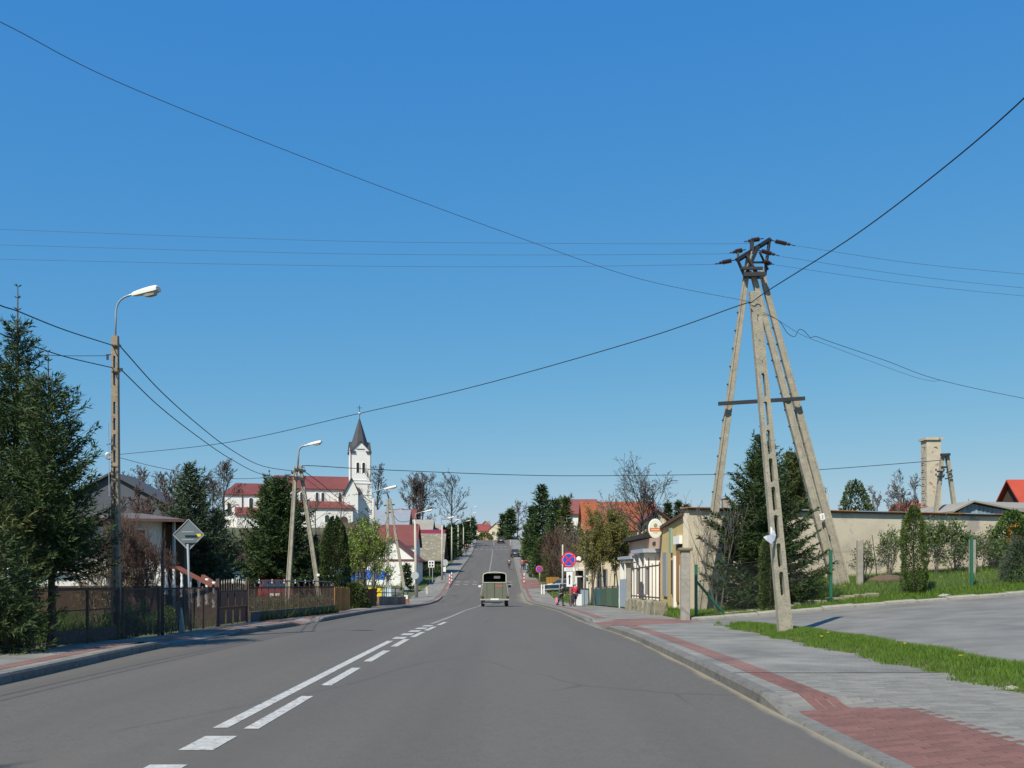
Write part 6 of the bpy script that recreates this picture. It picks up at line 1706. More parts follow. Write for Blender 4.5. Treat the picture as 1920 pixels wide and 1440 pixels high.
# iron rail fence
t = thing('rail_fence', 'iron rail fence with pale pickets on a dark low wall, left pavement', 'fence', tuple(G3(32)))
yy = np.linspace(27.8, 37.0, 17)
for i, y in enumerate(yy):
    p = G3(y); MB().bar(p, p + Vector((0, 0, 1.14)), .035).build('post', M_steel, t)
    if i < 16:
        q = G3(yy[i + 1])
        MB().bar(p + Vector((0, 0, 1.13)), q + Vector((0, 0, 1.13)), .05, .04).build('rail', M_woodg if i % 5 else M_steel, t)
        MB().bar(p + Vector((0, 0, .95)), q + Vector((0, 0, .95)), .025).build('rail', M_steel, t)
        MB().bar(p + Vector((0, 0, .12)), q + Vector((0, 0, .12)), .16, .3).build('low_wall', mat('dark_concrete', (.10, .095, .085), (.07, .066, .06), rough=.95, scale=5), t)
        mesh_panel(p, q, .28, .94, .055, .0028, M_steel, t)
        if i % 2 == 0: MB().lathe([(.02, 0), (.03, .06), (.006, .13)], p + Vector((-.6, .6, 1.05)), 6).build('picket_tip', M_frame, t)
# plank fences
for (pa, pb, lab, n, mm) in (((627, 38.0), (656, 39.6), 'short orange-brown plank fence at the end of the iron rails', 9, M_woodo), ((675, 50.0), (706, 51.5), 'brown plank fence under the young leafy tree', 10, mat('brown_planks', (.22, .10, .035), (.13, .062, .028), rough=.8, scale=6, stretch=(3, 3, .25), rnd=.25))):
    A_ = Vector((X(*pa), pa[1], 0)); B_2 = Vector((X(*pb), pb[1], 0)); A_.z = zr(pa[1]) + .12; B_2.z = zr(pb[1]) + .12
    t = thing('plank_fence', lab, 'fence', tuple(A_))
    for q in range(n):
        a, b = A_ + (B_2 - A_) * (q / n), A_ + (B_2 - A_) * ((q + .84) / n); h = .88 + random.uniform(-.03, .03)
        MB().bar(a + Vector((0, 0, h / 2 + .04)), b + Vector((0, 0, h / 2 + .04)), .03, h).build('plank', mm, t)
    for h in (.25, .7): MB().bar(A_ + Vector((0, .04, h)), B_2 + Vector((0, .04, h)), .04, .06).build('rail', M_wood, t)
x = X(648, 39.6); t = thing('red_post_box', 'small red box on a dark post at the plank fence', 'post box', (x, 39.6, zr(39.6) + .12))
z = zr(39.6) + .12; MB().bar((x, 39.6, z), (x, 39.6, z + .42), .09).build('post', M_blk, t)
M_redp = mat('red_paint', (.60, .025, .025), (.48, .02, .02), rough=.4)
MB().box((x, 39.6, z + .60), (.20, .2, .36)).build('box', M_redp, t, bevel=.02); MB().bar((x - .12, 39.6, z + .80), (x + .12, 39.6, z + .80), .22, .06).build('lid', M_redp, t); MB().bb(x - .07, x + .07, 39.49, 39.495, z + .68, z + .70).build('slot', M_blk, t)

# red car over the iron fence, kiosk, cabinet, lantern, barrier
d = 70.0
t = thing('market_stall', 'kiosk with a blue awning and bright yellow panels beyond the plank fence', 'kiosk', (X(690, d), d, zg(X(690, d), d)))
zb = zg(X(690, d), d); xl, xr = X(655, d), X(726, d)
aw = MB(); vs = [(xl, d - 1.2, Z(1083, d)), (xr, d - 1.2, Z(1081, d)), (xr - .3, d + .6, Z(1070, d)), (xl + .8, d + .6, Z(1068, d)), (xl, d + 2.4, Z(1083, d)), (xr, d + 2.4, Z(1081, d))]
aw.add(vs + [(a, b, c - .05) for a, b, c in vs], [(0, 1, 2, 3), (3, 2, 5, 4), (0, 3, 4), (1, 5, 2), (9, 8, 7, 6), (10, 11, 8, 9), (0, 6, 7, 1)])
aw.build('awning', mat('blue_tarpaulin', (.03, .12, .42), (.025, .09, .34), rough=.5, scale=2), t)
vl = MB()
vl.bb(xl, xr, d - 1.22, d - 1.19, Z(1087, d), Z(1082, d)); vl.build('valance', MATS['blue_tarpaulin'], t)
for a in (xl + .1, (xl + xr) / 2, xr - .1):
    MB().bar((a, d - 1.15, zb), (a, d - 1.15, Z(1082, d)), .06).build('post', M_galv, t)
M_yel = mat('yellow_panel', (.78, .60, .02), (.70, .52, .02), rough=.5)
for px0, px1, t0, t1 in ((655, 667, 1092, 1106), (667, 675, 1090, 1118), (685, 703, 1101, 1112), (704, 720, 1101, 1122)): MB().bb(X(px0, d) + .03, X(px1, d) - .03, d - 1.0, d - .95, Z(t1, d), Z(t0, d)).build('panel', M_yel, t)
MB().bb(xl + .2, xr - .2, d - .9, d + 1.5, zb, Z(1112, d)).build('counter', M_frame, t)
x = X(728, 66); z = zg(x, 66); t = thing('cabinet', 'pale blue electric cabinet with three thin pipes by the low wall', 'cabinet', (x, 66, z))
MB().bb(x - .2, x + .2, 66, 66.3, z, Z(1101, 66)).build('box', mat('pale_blue_paint', (.52, .68, .74), (.45, .60, .66), rough=.5), t, bevel=.01)
MB().bb(x - .005, x + .005, 65.985, 65.998, z + .05, Z(1102, 66)).build('door_seam', M_blk, t)
for q in (-.14, 0, .14): MB().tube([(x + q, 66.15, Z(1101, 66)), (x + q * .7, 66.15, Z(1081, 66))], .02, 6).build('pipe', M_galv, t)
t = thing('garden_wall', 'low reddish stone wall with dark rails before the blue awning', 'wall', (X(725, 62), 62, zg(X(725, 62), 62)))
xa_, xb_ = X(706, 59), X(757, 68)
for q in range(9):
    a = Vector((xa_, 59, 0)) + Vector((xb_ - xa_, 9, 0)) * (q / 9); b = Vector((xa_, 59, 0)) + Vector((xb_ - xa_, 9, 0)) * ((q + .95) / 9)
    z = zg(a.x, a.y); h = .5
    MB().bar((a.x, a.y, z + h / 2 - .1), (b.x, b.y, z + h / 2 - .1), .3, h + .2 + random.uniform(-.04, .04)).build('stone', mat('reddish_stone', (.30, .20, .14), (.22, .15, .11), rough=.95, scale=5, rnd=.25, bump=.5), t)
for h in (.75, 1.05): MB().bar((xa_, 59, zg(xa_, 59) + h), (xb_, 68, zg(xb_, 68) + h), .05).build('rail', M_blk, t)
for q in (0, .33, .66, 1):
    a = Vector((xa_ + (xb_ - xa_) * q, 59 + 9 * q, 0)); MB().bar((a.x, a.y, zg(a.x, a.y) + .3), (a.x, a.y, zg(a.x, a.y) + 1.1), .05).build('post', M_blk, t)
x = X(761.5, 73); z = zg(x, 73); t = thing('garden_lantern', 'grey-green garden lantern on a white and brick pedestal', 'lantern', (x, 73, z))
MB().bb(x - .2, x + .2, 72.8, 73.2, z - .1, z + .35).build('brick_base', M_brick, t); MB().bb(x - .13, x + .13, 72.87, 73.13, z + .35, z + .62).build('white_block', M_frame, t)
M_gg = mat('grey_green_metal', (.18, .24, .22), (.14, .19, .175), rough=.6)
MB().lathe([(.13, .62), (.19, .95), (.19, 1.0)], (x, 73, z), 6).build('lantern_glass', M_gg, t); MB().lathe([(.30, 1.0), (.26, 1.04), (.05, 1.22), (.02, 1.27)], (x, 73, z), 6).build('cap', M_gg, t)

def person(label, x, y, h=1.7, rz=0, lean=0.0, stride=.25, arm_l=(.1, -.5), arm_r=(.1, -.5), shirt=(.3, .05, .05), trous=(.03, .035, .06), hair=(.03, .02, .015), z=None, seated=None, skirt=None, group=None, cap=None, shorts=False):
    """figure facing +y before rotation; arm = (shoulder swing, elbow bend), seated = pelvis lift and knee poses for a rider"""
    z = zr(y) + .12 if z is None else z
    t = thing('person', label, 'person', (x, y, z), rz, group=group, local=True)
    s = h / 1.7
    hip = .92 * s; pel = Vector((0, 0, hip)) if not seated else Vector((0, seated[0], seated[1]))
    up = Vector((0, math.sin(lean), math.cos(lean)))
    ch = pel + up * .38 * s; nk = pel + up * .56 * s; hb = nk + Vector((0, math.sin(lean) * .03, .08 * s)); ht = hb + Vector((0, .02, .17 * s))
    V = [pel, pel + up * .2 * s, ch, nk, hb + Vector((0, .01, .03 * s)), ht]; Rd = [.135, .12, .14, .055, .085, .075]; E = [(0, 1), (1, 2), (2, 3), (3, 4), (4, 5)]
    V.append(hb + Vector((0, .10 * s, .05 * s))); Rd.append(.016); E.append((4, 6))        # nose
    tops = {'torso': [0, 1, 2, 3]}; armsI = []; legsI = []
    for sd, (sw, el) in ((-1, arm_l), (1, arm_r)):
        sh = ch + up * .12 * s + Vector((sd * .19 * s, 0, 0)); a = sh + Vector((sd * .05 * s, math.sin(sw) * .28 * s, -math.cos(sw) * .28 * s))
        w = a + Vector((-sd * .01, math.sin(sw - el) * .25 * s, -math.cos(sw - el) * .25 * s)); hd = w + (w - a).normalized() * .08 * s
        i = len(V); V += [sh, a, w, hd]; Rd += [.062, .045, .03, .034]; E += [(2, i), (i, i + 1), (i + 1, i + 2), (i + 2, i + 3)]; armsI.append((i, i + 1, i + 2))
        dr = (w - a).normalized(); lat = Vector((1, 0, 0))
        for q, (o, ln) in enumerate(((-.03, .07), (-.01, .085), (.01, .08), (.03, .065))):
            k = len(V); V += [hd + lat * o * s + dr * ln * .5 * s, hd + lat * o * s + dr * ln * s + Vector((0, -.012, 0))]; Rd += [.009, .008]; E += [(i + 3, k), (k, k + 1)]
        k = len(V); V += [w - lat * sd * .04 * s + dr * .05 * s, w - lat * sd * .045 * s + dr * .09 * s]; Rd += [.010, .008]; E += [(i + 2, k), (k, k + 1)]
    for sd in (-1, 1):
        hp = pel + Vector((sd * .095 * s, 0, -.06 * s))
        if seated: kn = Vector((sd * .10 * s, pel.y + .38 * s, pel.z - .12 * s + sd * .10)); an = Vector((sd * .10 * s, pel.y + .26 * s, pel.z - .50 * s + sd * .12))
        else:
            f = sd * stride; kn = Vector((sd * .10 * s, f * .5 + .03, .49 * s)); an = Vector((sd * .10 * s, f - (.06 if f < 0 else 0), .085 * s + (.05 if f < 0 else 0)))
        toe = an + Vector((sd * .02, .17 * s, -.045 * s))
        i = len(V); V += [hp, kn, an, toe]; Rd += [.095, .058, .038, .032]; E += [(0, i), (i, i + 1), (i + 1, i + 2), (i + 2, i + 3)]; legsI.append((i, i + 1, i + 2, i + 3))
    def skin(name, idx, col, scale=1.0, add=0.0, edges=None, root=0, parent=None, ends=None):
        mp = {g: l for l, g in enumerate(idx)}
        me = bpy.data.meshes.new(name); me.from_pydata([tuple(V[g]) for g in idx], [(mp[a], mp[b]) for a, b in (edges or E) if a in mp and b in mp], [])
        o = bpy.data.objects.new(name, me); COL.objects.link(o); o.parent = parent or t
        md = o.modifiers.new('skin', 'SKIN'); md.use_smooth_shade = True
        if not me.skin_vertices: me.attributes.new('skin', 'FLOAT', 'POINT')
        for l, g in enumerate(idx):
            r = (Rd[g] * s) * scale + add; sv = me.skin_vertices[0].data[l]; sv.radius = (r, r); sv.use_root = (l == root)
        sb = o.modifiers.new('subsurf', 'SUBSURF'); sb.levels = 1; sb.render_levels = 1
        me.materials.append(mat('cloth_%02d%02d%02d' % tuple(int(c * 99) for c in col), col, rough=.9, scale=12, bump=.2) if name != 'body' else mat('skin_tone', (.46, .26, .18), (.40, .22, .15), rough=.6))
        return o
    skin('body', list(range(len(V))), (0, 0, 0))
    Eb = list(E)
    top_idx = [0, 1, 2] + [q for a in armsI for q in a]
    skin('jacket', top_idx, shirt, 1.10, .012)
    leg_idx = [0] + [q for l in legsI for q in (l[:2] if shorts else l[:3])]
    skin('trousers', leg_idx, trous, 1.08, .010)
    for l in legsI:
        a, b = V[l[2]], V[l[3]]
        MB().bar(a + Vector((0, -.07, -.03)) * s, b + Vector((0, .05, -.0)) * s, .10 * s, .09 * s, w2=.085 * s, h2=.06 * s).build('shoe', mat('shoe_pale', (.45, .44, .42), rough=.7) if shorts else M_blk, t, loc=(0, 0, 0), bevel=.015)
    hc = hb + Vector((0, -.01, .085 * s))
    prof = [(.098 * s, -.05 * s), (.108 * s, .0), (.10 * s, .05 * s), (.07 * s, .09 * s), (.02 * s, .108 * s)]
    MB().lathe(prof, hc, 12).build('cap' if cap else 'hair', mat('cap_%02d%02d%02d' % tuple(int(c * 99) for c in (cap or hair)), cap or hair, rough=.9), t, loc=(0, 0, 0), smooth=True)
    if cap: MB().box(hc + Vector((0, .14 * s, -.02 * s)), (.14 * s, .10 * s, .015)).build('cap_peak', MATS['cap_%02d%02d%02d' % tuple(int(c * 99) for c in cap)], t, loc=(0, 0, 0))
    return t, V
def bicycle(label, x, y, rz, z=None, col=(.02, .02, .025), sc=1.0):
    z = zr(y) + .12 if z is None else z
    t = thing('bicycle', label, 'bicycle', (x, y, z), rz, local=True); r = .33 * sc; wb = .52 * sc
    m_ = mat('bike_paint_%d' % int(col[0] * 100), col, rough=.4)
    for s in (-1, 1):
        ring = [(0, s * wb + math.cos(a) * r, r + math.sin(a) * r) for a in np.linspace(0, 2 * math.pi, 25)]
        w = MB().tube(ring, .02, 6, cap=False).build('wheel', M_blk, t, loc=(0, 0, 0))
        sp = MB()
        for a in np.linspace(0, 2 * math.pi, 12, endpoint=False): sp.tube([(0, s * wb, r), (0, s * wb + math.cos(a) * r, r + math.sin(a) * r)], .003, 3)
        sp.build('spokes', M_galv, w)
    f = MB(); bb_, seat, head, rear, fr = (0, -.02, r * .9), (0, -.17 * sc, .80 * sc), (0, .36 * sc, .82 * sc), (0, -wb, r), (0, wb, r)
    for a, b in ((bb_, seat), (seat, head), (bb_, head), (bb_, rear), (seat, rear), (head, fr)): f.tube([a, b], .018, 6)
    f.tube([head, (0, .33 * sc, .98 * sc)], .015, 6); f.build('frame', m_, t, loc=(0, 0, 0))
    MB().tube([(-.27 * sc, .24 * sc, 1.0 * sc), (-.2 * sc, .33 * sc, .99 * sc), (.2 * sc, .33 * sc, .99 * sc), (.27 * sc, .24 * sc, 1.0 * sc)], .013, 6).build('handlebar', M_galv, t, loc=(0, 0, 0))
    MB().box((0, -.19 * sc, .86 * sc), (.14 * sc, .26 * sc, .06), taper=.8).build('saddle', M_blk, t, loc=(0, 0, 0), bevel=.015)
    MB().tube([(-.17 * sc, -.02, r * .9 - .12), (-.06, -.02, r * .9 - .12), (-.06, -.02, r * .9), (.06, -.02, r * .9), (.06, -.02, r * .9 + .12), (.17 * sc, -.02, r * .9 + .12)], .012, 5).build('pedals', M_blk, t, loc=(0, 0, 0))
    return t

def wheel(t, c, r, w, ax=(1, 0, 0)):
    R = rotm(0, math.pi / 2, 0)
    ty = MB().lathe([(r * .62, -w / 2), (r * .94, -w / 2), (r, -w * .3), (r, w * .3), (r * .94, w / 2), (r * .62, w / 2)], c, 20, R).build('wheel', M_blk, t, loc=(0, 0, 0))
    MB().lathe([(r * .60, -w * .42), (r * .55, -w * .5), (r * .2, -w * .45), (r * .15, w * .45), (r * .55, w * .5), (r * .60, w * .42)], c, 16, R).build('rim', M_galv, ty)
def car(label, x, y, rz, col, z=None, L=4.1, W=1.66, H=1.42, name='parked_car'):
    z = zr(y) if z is None else z
    t = thing(name, label, 'car', (x, y, z), rz, local=True)
    paint = mat('car_paint_%02d%02d%02d' % tuple(int(c * 99) for c in col), col, tuple(c * .85 for c in col), rough=.28, scale=2, spec=.6)
    h = L / 2
    low = [(-h, .42), (-h + .05, .30), (-h + .35, .22), (h - .35, .22), (h - .05, .30), (h, .48), (h - .06, .66), (h - .55, .80), (h - 1.0, .86), (-h + .55, .92), (-h + .1, .90), (-h, .75)]
    def sh(x_, y_, z_):   # x_ along the car, y_ across, tumblehome with height
        k = 1 - .10 * max(0, (z_ - .75)) / .6 - .04 * (abs(x_) / h) ** 4
        return (y_ * k, x_, z_)
    MB().prism(low, -W / 2, W / 2, sh).build('body', paint, t, loc=(0, 0, 0), bevel=.05)
    cab = [(h - 1.05, .84), (h - 1.65, H - .06), (h - 1.9, H), (-h + .75, H), (-h + .55, H - .06), (-h + .18, .88)]
    def shc(x_, y_, z_):
        k = .97 - .24 * (z_ - .85) / .6; return (y_ * k, x_, z_)
    MB().prism(cab, -W / 2, W / 2, shc).build('cabin', paint, t, loc=(0, 0, 0), bevel=.04)
    def pane(name, pts, m_): MB().add(pts, [tuple(range(len(pts)))]).build(name, m_, t, loc=(0, 0, 0))
    def on_rear(u, f):   # rear glass plane
        a, b = cab[5], cab[4]; xx = a[0] + (b[0] - a[0]) * f - .012; zz = a[1] + (b[1] - a[1]) * f + .006; k = .97 - .24 * (zz - .85) / .6
        return (u * W / 2 * k, xx, zz)
    pane('rear_window', [on_rear(-.80, .15), on_rear(.80, .15), on_rear(.78, .93), on_rear(-.78, .93)], M_glass)
    def on_front(u, f):
        a, b = cab[0], cab[1]; xx = a[0] + (b[0] - a[0]) * f + .014; zz = a[1] + (b[1] - a[1]) * f + .006; k = .97 - .24 * (zz - .85) / .6
        return (u * W / 2 * k, xx, zz)
    pane('windscreen', [on_front(-.84, .1), on_front(.84, .1), on_front(.82, .95), on_front(-.82, .95)], M_glass)
    for s in (-1, 1):
        def sd(xx, zz): k = .97 - .24 * (zz - .85) / .6; return (s * (W / 2 * k + .006), xx, zz)
        pane('side_window', [sd(h - 1.22, .92), sd(h - 1.68, H - .14), sd(-.1, H - .12), sd(-.1, .92)], M_glass)
        pane('side_window', [sd(-.2, .92), sd(-.2, H - .12), sd(-h + .75, H - .14), sd(-h + .5, .94)], M_glass)
        for yy in (h - .75, -h + .72): wheel(t, (s * (W / 2 - .08), yy, .29), .29, .19)
        MB().box((s * (W / 2 - .16), -h + .02, .74), (.22, .10, .20)).build('tail_light', M_redp, t, loc=(0, 0, 0), bevel=.01)
        MB().box((s * (W / 2 - .22), h - .04, .60), (.30, .12, .13)).build('headlight', M_lens, t, loc=(0, 0, 0), bevel=.01)
        MB().box((s * (W / 2 + .08), h - 1.25, .95), (.16, .09, .11)).build('mirror', M_blk, t, loc=(0, 0, 0), bevel=.02)
    MB().box((0, -h - .02, .42), (W * .96, .14, .2)).build('bumper', M_blk, t, loc=(0, 0, 0), bevel=.03); MB().box((0, h + .0, .42), (W * .96, .14, .2)).build('bumper', M_blk, t, loc=(0, 0, 0), bevel=.03)
    MB().box((0, -h - .01, .66), (.5, .02, .12)).build('licence_plate', M_frame, t, loc=(0, 0, 0))
    return t
car('dark parked car standing on the right pavement of the hill', X(965.5, 190), 190, .02, (.03, .045, .06), z=zr(190) + .1)
car('dark car driving away over the crest of the road', X(939, 243), 243, .03, (.035, .035, .035), name='distant_car')
x = X(515, 50); car('red hatchback seen through the iron rail fence', x, 50, math.radians(14), (.17, .02, .02), z=zg(x, 50), L=3.7, H=1.36)

# canvas topped off-roader on the road
def truck():
    d = 64.5; x = X(927.5, d); z = zr(d)
    t = thing('off_road_truck', 'old olive canvas-topped off-road truck driving down the lane', 'truck', (x, d, z), math.radians(1.0), local=True)
    O = dict(loc=(0, 0, 0))
    M_ol = mat('olive_canvas', (.15, .162, .12), (.115, .124, .09), rough=.9, scale=4, bump=.3, bscale=16); M_olp = mat('olive_paint', (.14, .155, .11), (.11, .12, .085), rough=.6, scale=4)
    M_trim = mat('pale_canvas_edge', (.50, .50, .40), (.42, .42, .34), rough=.8, scale=5); M_wht = M_frame
    hw = .735
    # tailgate of three boards, corners
    for a, b in ((-hw, -.50), (-.485, -.015), (.015, .50), (.515, hw)):
        MB().bb(a, b, -.03, .03, .40, 1.52).build('tailgate_panel', M_ol, t, **O, bevel=.01)
    MB().bb(-hw + .01, hw - .01, .0, .05, .40, 1.5).build('tailgate_seam', M_blk, t, **O)
    MB().bb(-hw, hw, -.045, .04, 1.52, 1.56).build('tailgate_rail', M_trim, t, **O)
    for s in (-1, 1):
        MB().bb(s * hw, s * (hw - .03), .04, 2.6, .40, 1.54).build('side_panel', M_ol, t, **O)
        MB().bb(s * hw, s * (hw - .04), .0, 2.4, 1.54, 2.03).build('canvas_side', M_ol, t, **O)
    # canvas roof with the rolled pale edge
    prof = [(-hw, 1.54), (-hw + .0, 1.98), (-hw + .06, 2.09), (-.45, 2.15), (0, 2.19), (.45, 2.16), (hw - .06, 2.10), (hw, 1.99), (hw, 1.54)]
    e = MB(); e.tube([(a, -.02, b) for a, b in prof], .035, 8); e.build('canvas_edge', M_trim, t, **O)
    up = [(a, b) for a, b in prof[1:-1]]; r = MB(); n = len(up)
    vs = [(a, .0, b) for a, b in up] + [(a, 2.4, b) for a, b in up] + [(a, .0, b - .03) for a, b in up] + [(a, 2.4, b - .03) for a, b in up]
    r.add(vs, [(i, i + 1, n + i + 1, n + i) for i in range(n - 1)] + [(2 * n + i + 1, 2 * n + i, 3 * n + i, 3 * n + i + 1) for i in range(n - 1)]); r.build('canvas_roof', M_ol, t, **O)
    # front wall of the cab, mostly solid black to darken the interior, small opening
    fw = MB(); y = 2.4
    fw.bb(-hw, hw, y, y + .03, .6, 1.76); fw.bb(-hw, hw, y, y + .03, 1.93, 2.1); fw.bb(-hw, -.05, y, y + .03, 1.76, 1.93); fw.bb(.36, hw, y, y + .03, 1.76, 1.93); fw.build('dark_windscreen_wall', M_blk, t, **O)
    MB().bb(-.6, -.08, 1.3, 1.42, .8, 1.93).build('seat_back', M_blk, t, **O); MB().bb(.06, .6, 1.3, 1.42, .8, 1.60).build('seat_back', M_blk, t, **O)
    MB().bb(-hw + .04, hw - .04, .05, 2.4, .5, .56).build('floor', M_blk, t, **O)
    MB().bb(-.5, .5, 2.43, 3.5, .55, 1.30).build('bonnet', M_olp, t, **O, bevel=.08)
    for s in (-1, 1):
        f = MB(); f.prism([(s * .70, .52), (s * .92, .52), (s * .92, .62), (s * .80, .95), (s * .72, 1.0)], -.05, 1.0); f.build('rear_wing', M_olp, t, **O)
        f = MB(); f.prism([(s * .50, .6), (s * .88, .6), (s * .88, .75), (s * .75, 1.0), (s * .50, 1.0)], 2.4, 3.5); f.build('front_wing', M_olp, t, **O)
        wheel(t, (s * .76, .45, .36), .36, .22); wheel(t, (s * .76, 2.95, .36), .36, .22)
        MB().box((s * .80, -.10, .64), (.13, .05, .10)).build('tail_light', mat('lamp_dull', (.22, .06, .045), rough=.4), t, **O)
        MB().bar((s * .76, 2.2, 1.45), (s * 1.0, 2.2, 1.42), .03).build('mirror_arm', M_blk, t, **O)
        MB().box((s * .98, 2.2, 1.25), (.18, .05, .13)).build('mirror', M_wht if s < 0 else M_blk, t, **O, bevel=.02)
        MB().tube([(s * .74, -.02, 1.6), (s * .88, -.04, .72)], .015, 5).build('canvas_rope', M_trim, t, **O)
    MB().bb(-.93, .93, -.16, -.09, .40, .50).build('bumper', mat('grey_bumper', (.36, .37, .34), (.28, .29, .27), rough=.6), t, **O, bevel=.015)
    MB().bb(-.26, .26, -.185, -.165, .42, .53).build('licence_plate', M_wht, t, **O)
    MB().bb(-.75, .55, -.02, .1, .2, .32).build('axle', MATS['grey_bumper'], t, **O)
    MB().bb(.05, .50, -.038, -.032, 1.26, 1.37).build('red_marking', mat('faded_red', (.45, .10, .08), (.30, .12, .09), rough=.8, scale=9), t, **O)
truck()

# ------------------------------------------------------------------ signs
def signpost(name, label, px, d, base_z, h, r=.03, dx=0, m=None):
    x = X(px, d); t = thing(name, label, 'sign', (x, d, base_z))
    MB().tube([(x, d, base_z - .1), (x + dx, d, base_z + h)], r, 8).build('post', m or M_galv, t, smooth=True)
    return t, x
# diamond seen from behind
d = 23.2; x = X(358, d); z = zr(d) + .12
t, x = signpost('diamond_sign', 'back of a grey diamond sign on a thin post by the left pavement', 358, d, z, Z(1020, d) - z, .028, m=mat('sign_post_grey', (.26, .29, .31), (.20, .23, .25), rough=.6), dx=X(352, d) - X(358, d))
c = P(352, 1002.5, d - .035); k = .355
def diamond(k, y0, y1): return [(c.x, c.z + k), (c.x + k, c.z), (c.x, c.z - k), (c.x - k, c.z)]
MB().prism(diamond(k, 0, 0), c.y + .065, c.y + .075).build('plate', mat('sign_back', (.105, .135, .15), (.12, .15, .165), rough=.5, scale=3), t)
rim = MB()
for a, b in zip(diamond(k, 0, 0), diamond(k, 0, 0)[1:] + diamond(k, 0, 0)[:1]): rim.bar((a[0], c.y + .06, a[1]), (b[0], c.y + .06, b[1]), .018)
rim.build('rim', M_galv, t)
for py in (997, 1011.5): MB().bar(P(341, py, d - .05), P(364, py, d - .05), .03, .022).build('clamp', M_galv, t)
MB().bb(X(368, d), X(376, d), c.y + .058, c.y + .064, Z(1006, d), Z(1001, d)).build('sticker', M_yel, t)
# no stopping, near and far
M_blue = mat('sign_blue', (.02, .09, .55), (.02, .08, .48), rough=.35); M_sred = mat('sign_red', (.68, .03, .05), (.60, .025, .04), rough=.35); M_swhite = mat('sign_white', (.80, .80, .80), (.76, .76, .76), rough=.35)
def nostop(t, c, r):
    RX = rotm(math.pi / 2)
    MB().lathe([(r, -.012), (r, .012)], c, 32, RX).build('sign_disc', M_sred, t)
    MB().lathe([(r * .80, -.002), (r * .80, .002)], c + Vector((0, -.015, 0)), 32, RX).build('white_ring', M_swhite, t)
    MB().lathe([(r * .765, -.002), (r * .765, .002)], c + Vector((0, -.020, 0)), 32, RX).build('blue_disc', M_blue, t)
    for s in (-1, 1):
        q = r * .79 / math.sqrt(2)
        MB().bar(c + Vector((-q, -.025 - .002 * s, -q * s)), c + Vector((q, -.025 - .002 * s, q * s)), .003, r * .21, up=(0, 0, 1)).build('red_bar', M_sred, t)
d = 52.0; z = zr(d) + .12
t, x = signpost('no_stopping_sign', 'large round red and blue no stopping sign over an arrow plate', 1069.5, d, z, Z(1040, d) - z, .032)
nostop(t, P(1066.5, 1049.5, d - .06), .395)
MB().bb(X(1057.5, d), X(1077.5, d), d - .06, d - .045, Z(1071, d), Z(1064, d)).build('text_plate', M_swhite, t)
for py in (1066.4, 1068.8): MB().bb(X(1060.5, d), X(1074, d), d - .064, d - .061, Z(py + .5, d), Z(py - .4, d)).build('text_line', M_galv, t)
MB().bb(X(1062, d), X(1073.5, d), d - .06, d - .045, Z(1100, d), Z(1072, d)).build('arrow_plate', M_swhite, t, bevel=.004)
xa_ = X(1067.7, d); ar = MB(); ar.prism([(xa_ - .035, Z(1095.5, d)), (xa_ + .035, Z(1095.5, d)), (xa_ + .035, Z(1081.5, d)), (xa_ + .085, Z(1082.5, d)), (xa_, Z(1076.8, d)), (xa_ - .085, Z(1082.5, d)), (xa_ - .035, Z(1081.5, d))], d - .068, d - .062); ar.build('arrow', M_blk, t)
d = 117.0; z = zr(d) + .12
t, x = signpost('no_stopping_sign', 'small distant no stopping sign by the rusty board', 1012, d, z, Z(1067, d) - z, .04); nostop(t, P(1011, 1067, d - .06), .42)
d = 132.0; z = zr(d) + .12
t, x = signpost('crossing_sign', 'blue square pedestrian crossing sign with white triangle on the right', 1000.5, d, z, Z(1060, d) - z, .04)
MB().bb(X(994.5, d), X(1004.5, d), d - .06, d - .045, Z(1062.5, d), Z(1053, d)).build('plate', M_blue, t)
xc = X(999.5, d); MB().prism([(xc - .28, Z(1061.3, d)), (xc + .28, Z(1061.3, d)), (xc, Z(1054.5, d))], d - .068, d - .062).build('triangle', M_swhite, t)
w = MB(); w.bar((xc - .06, d - .07, Z(1060.6, d)), (xc + .01, d - .07, Z(1058.5, d)), .05); w.bar((xc + .07, d - .07, Z(1060.6, d)), (xc + .01, d - .07, Z(1058.5, d)), .05); w.bar((xc + .01, d - .07, Z(1058.8, d)), (xc + .01, d - .07, Z(1057.2, d)), .06); w.build('walking_figure', M_blk, t)
for lab, px, d, py, r in (('back of a grey round sign on the fourth lamp', 778, 97.5, 1079, .37), ('back of a grey round sign beside the fifth lamp', 834, 127, 1055, .42)):
    z = zg(X(px, d), d); t, x = signpost('round_sign', lab, px + (1 if d > 100 else 0), d, z, Z(py, d) - z, .035)
    MB().lathe([(r, -.01), (r, .01)], P(px, py, d - .05), 24, rotm(math.pi / 2)).build('disc', mat('sign_back_pale', (.42, .45, .45), (.36, .39, .39), rough=.5), t)
    if d > 100: MB().bb(X(831, d), X(836, d), d - .05, d - .03, Z(1072, d), Z(1063, d)).build('lower_plate', M_swhite, t)
d = 119.0; x = X(808.5, d); z = zg(x, d)
t = thing('notice_board', 'white notice board with dark squares on two grey posts', 'sign', (x, d, z))
for q in (805.5, 811): MB().bar((X(q, d), d, z - .1), (X(q, d), d, Z(1052, d)), .07).build('post', M_galv, t)
MB().bb(X(803, d), X(814.5, d), d - .08, d - .05, Z(1064, d), Z(1051, d)).build('board', M_swhite, t)
for a, b in ((806.2, 1055), (811, 1055), (806.2, 1060.5), (811, 1060.5)): MB().bb(X(a - 1.6, d), X(a + 1.6, d), d - .09, d - .082, Z(b + 1.8, d), Z(b - 1.8, d)).build('dark_square', M_blk, t)
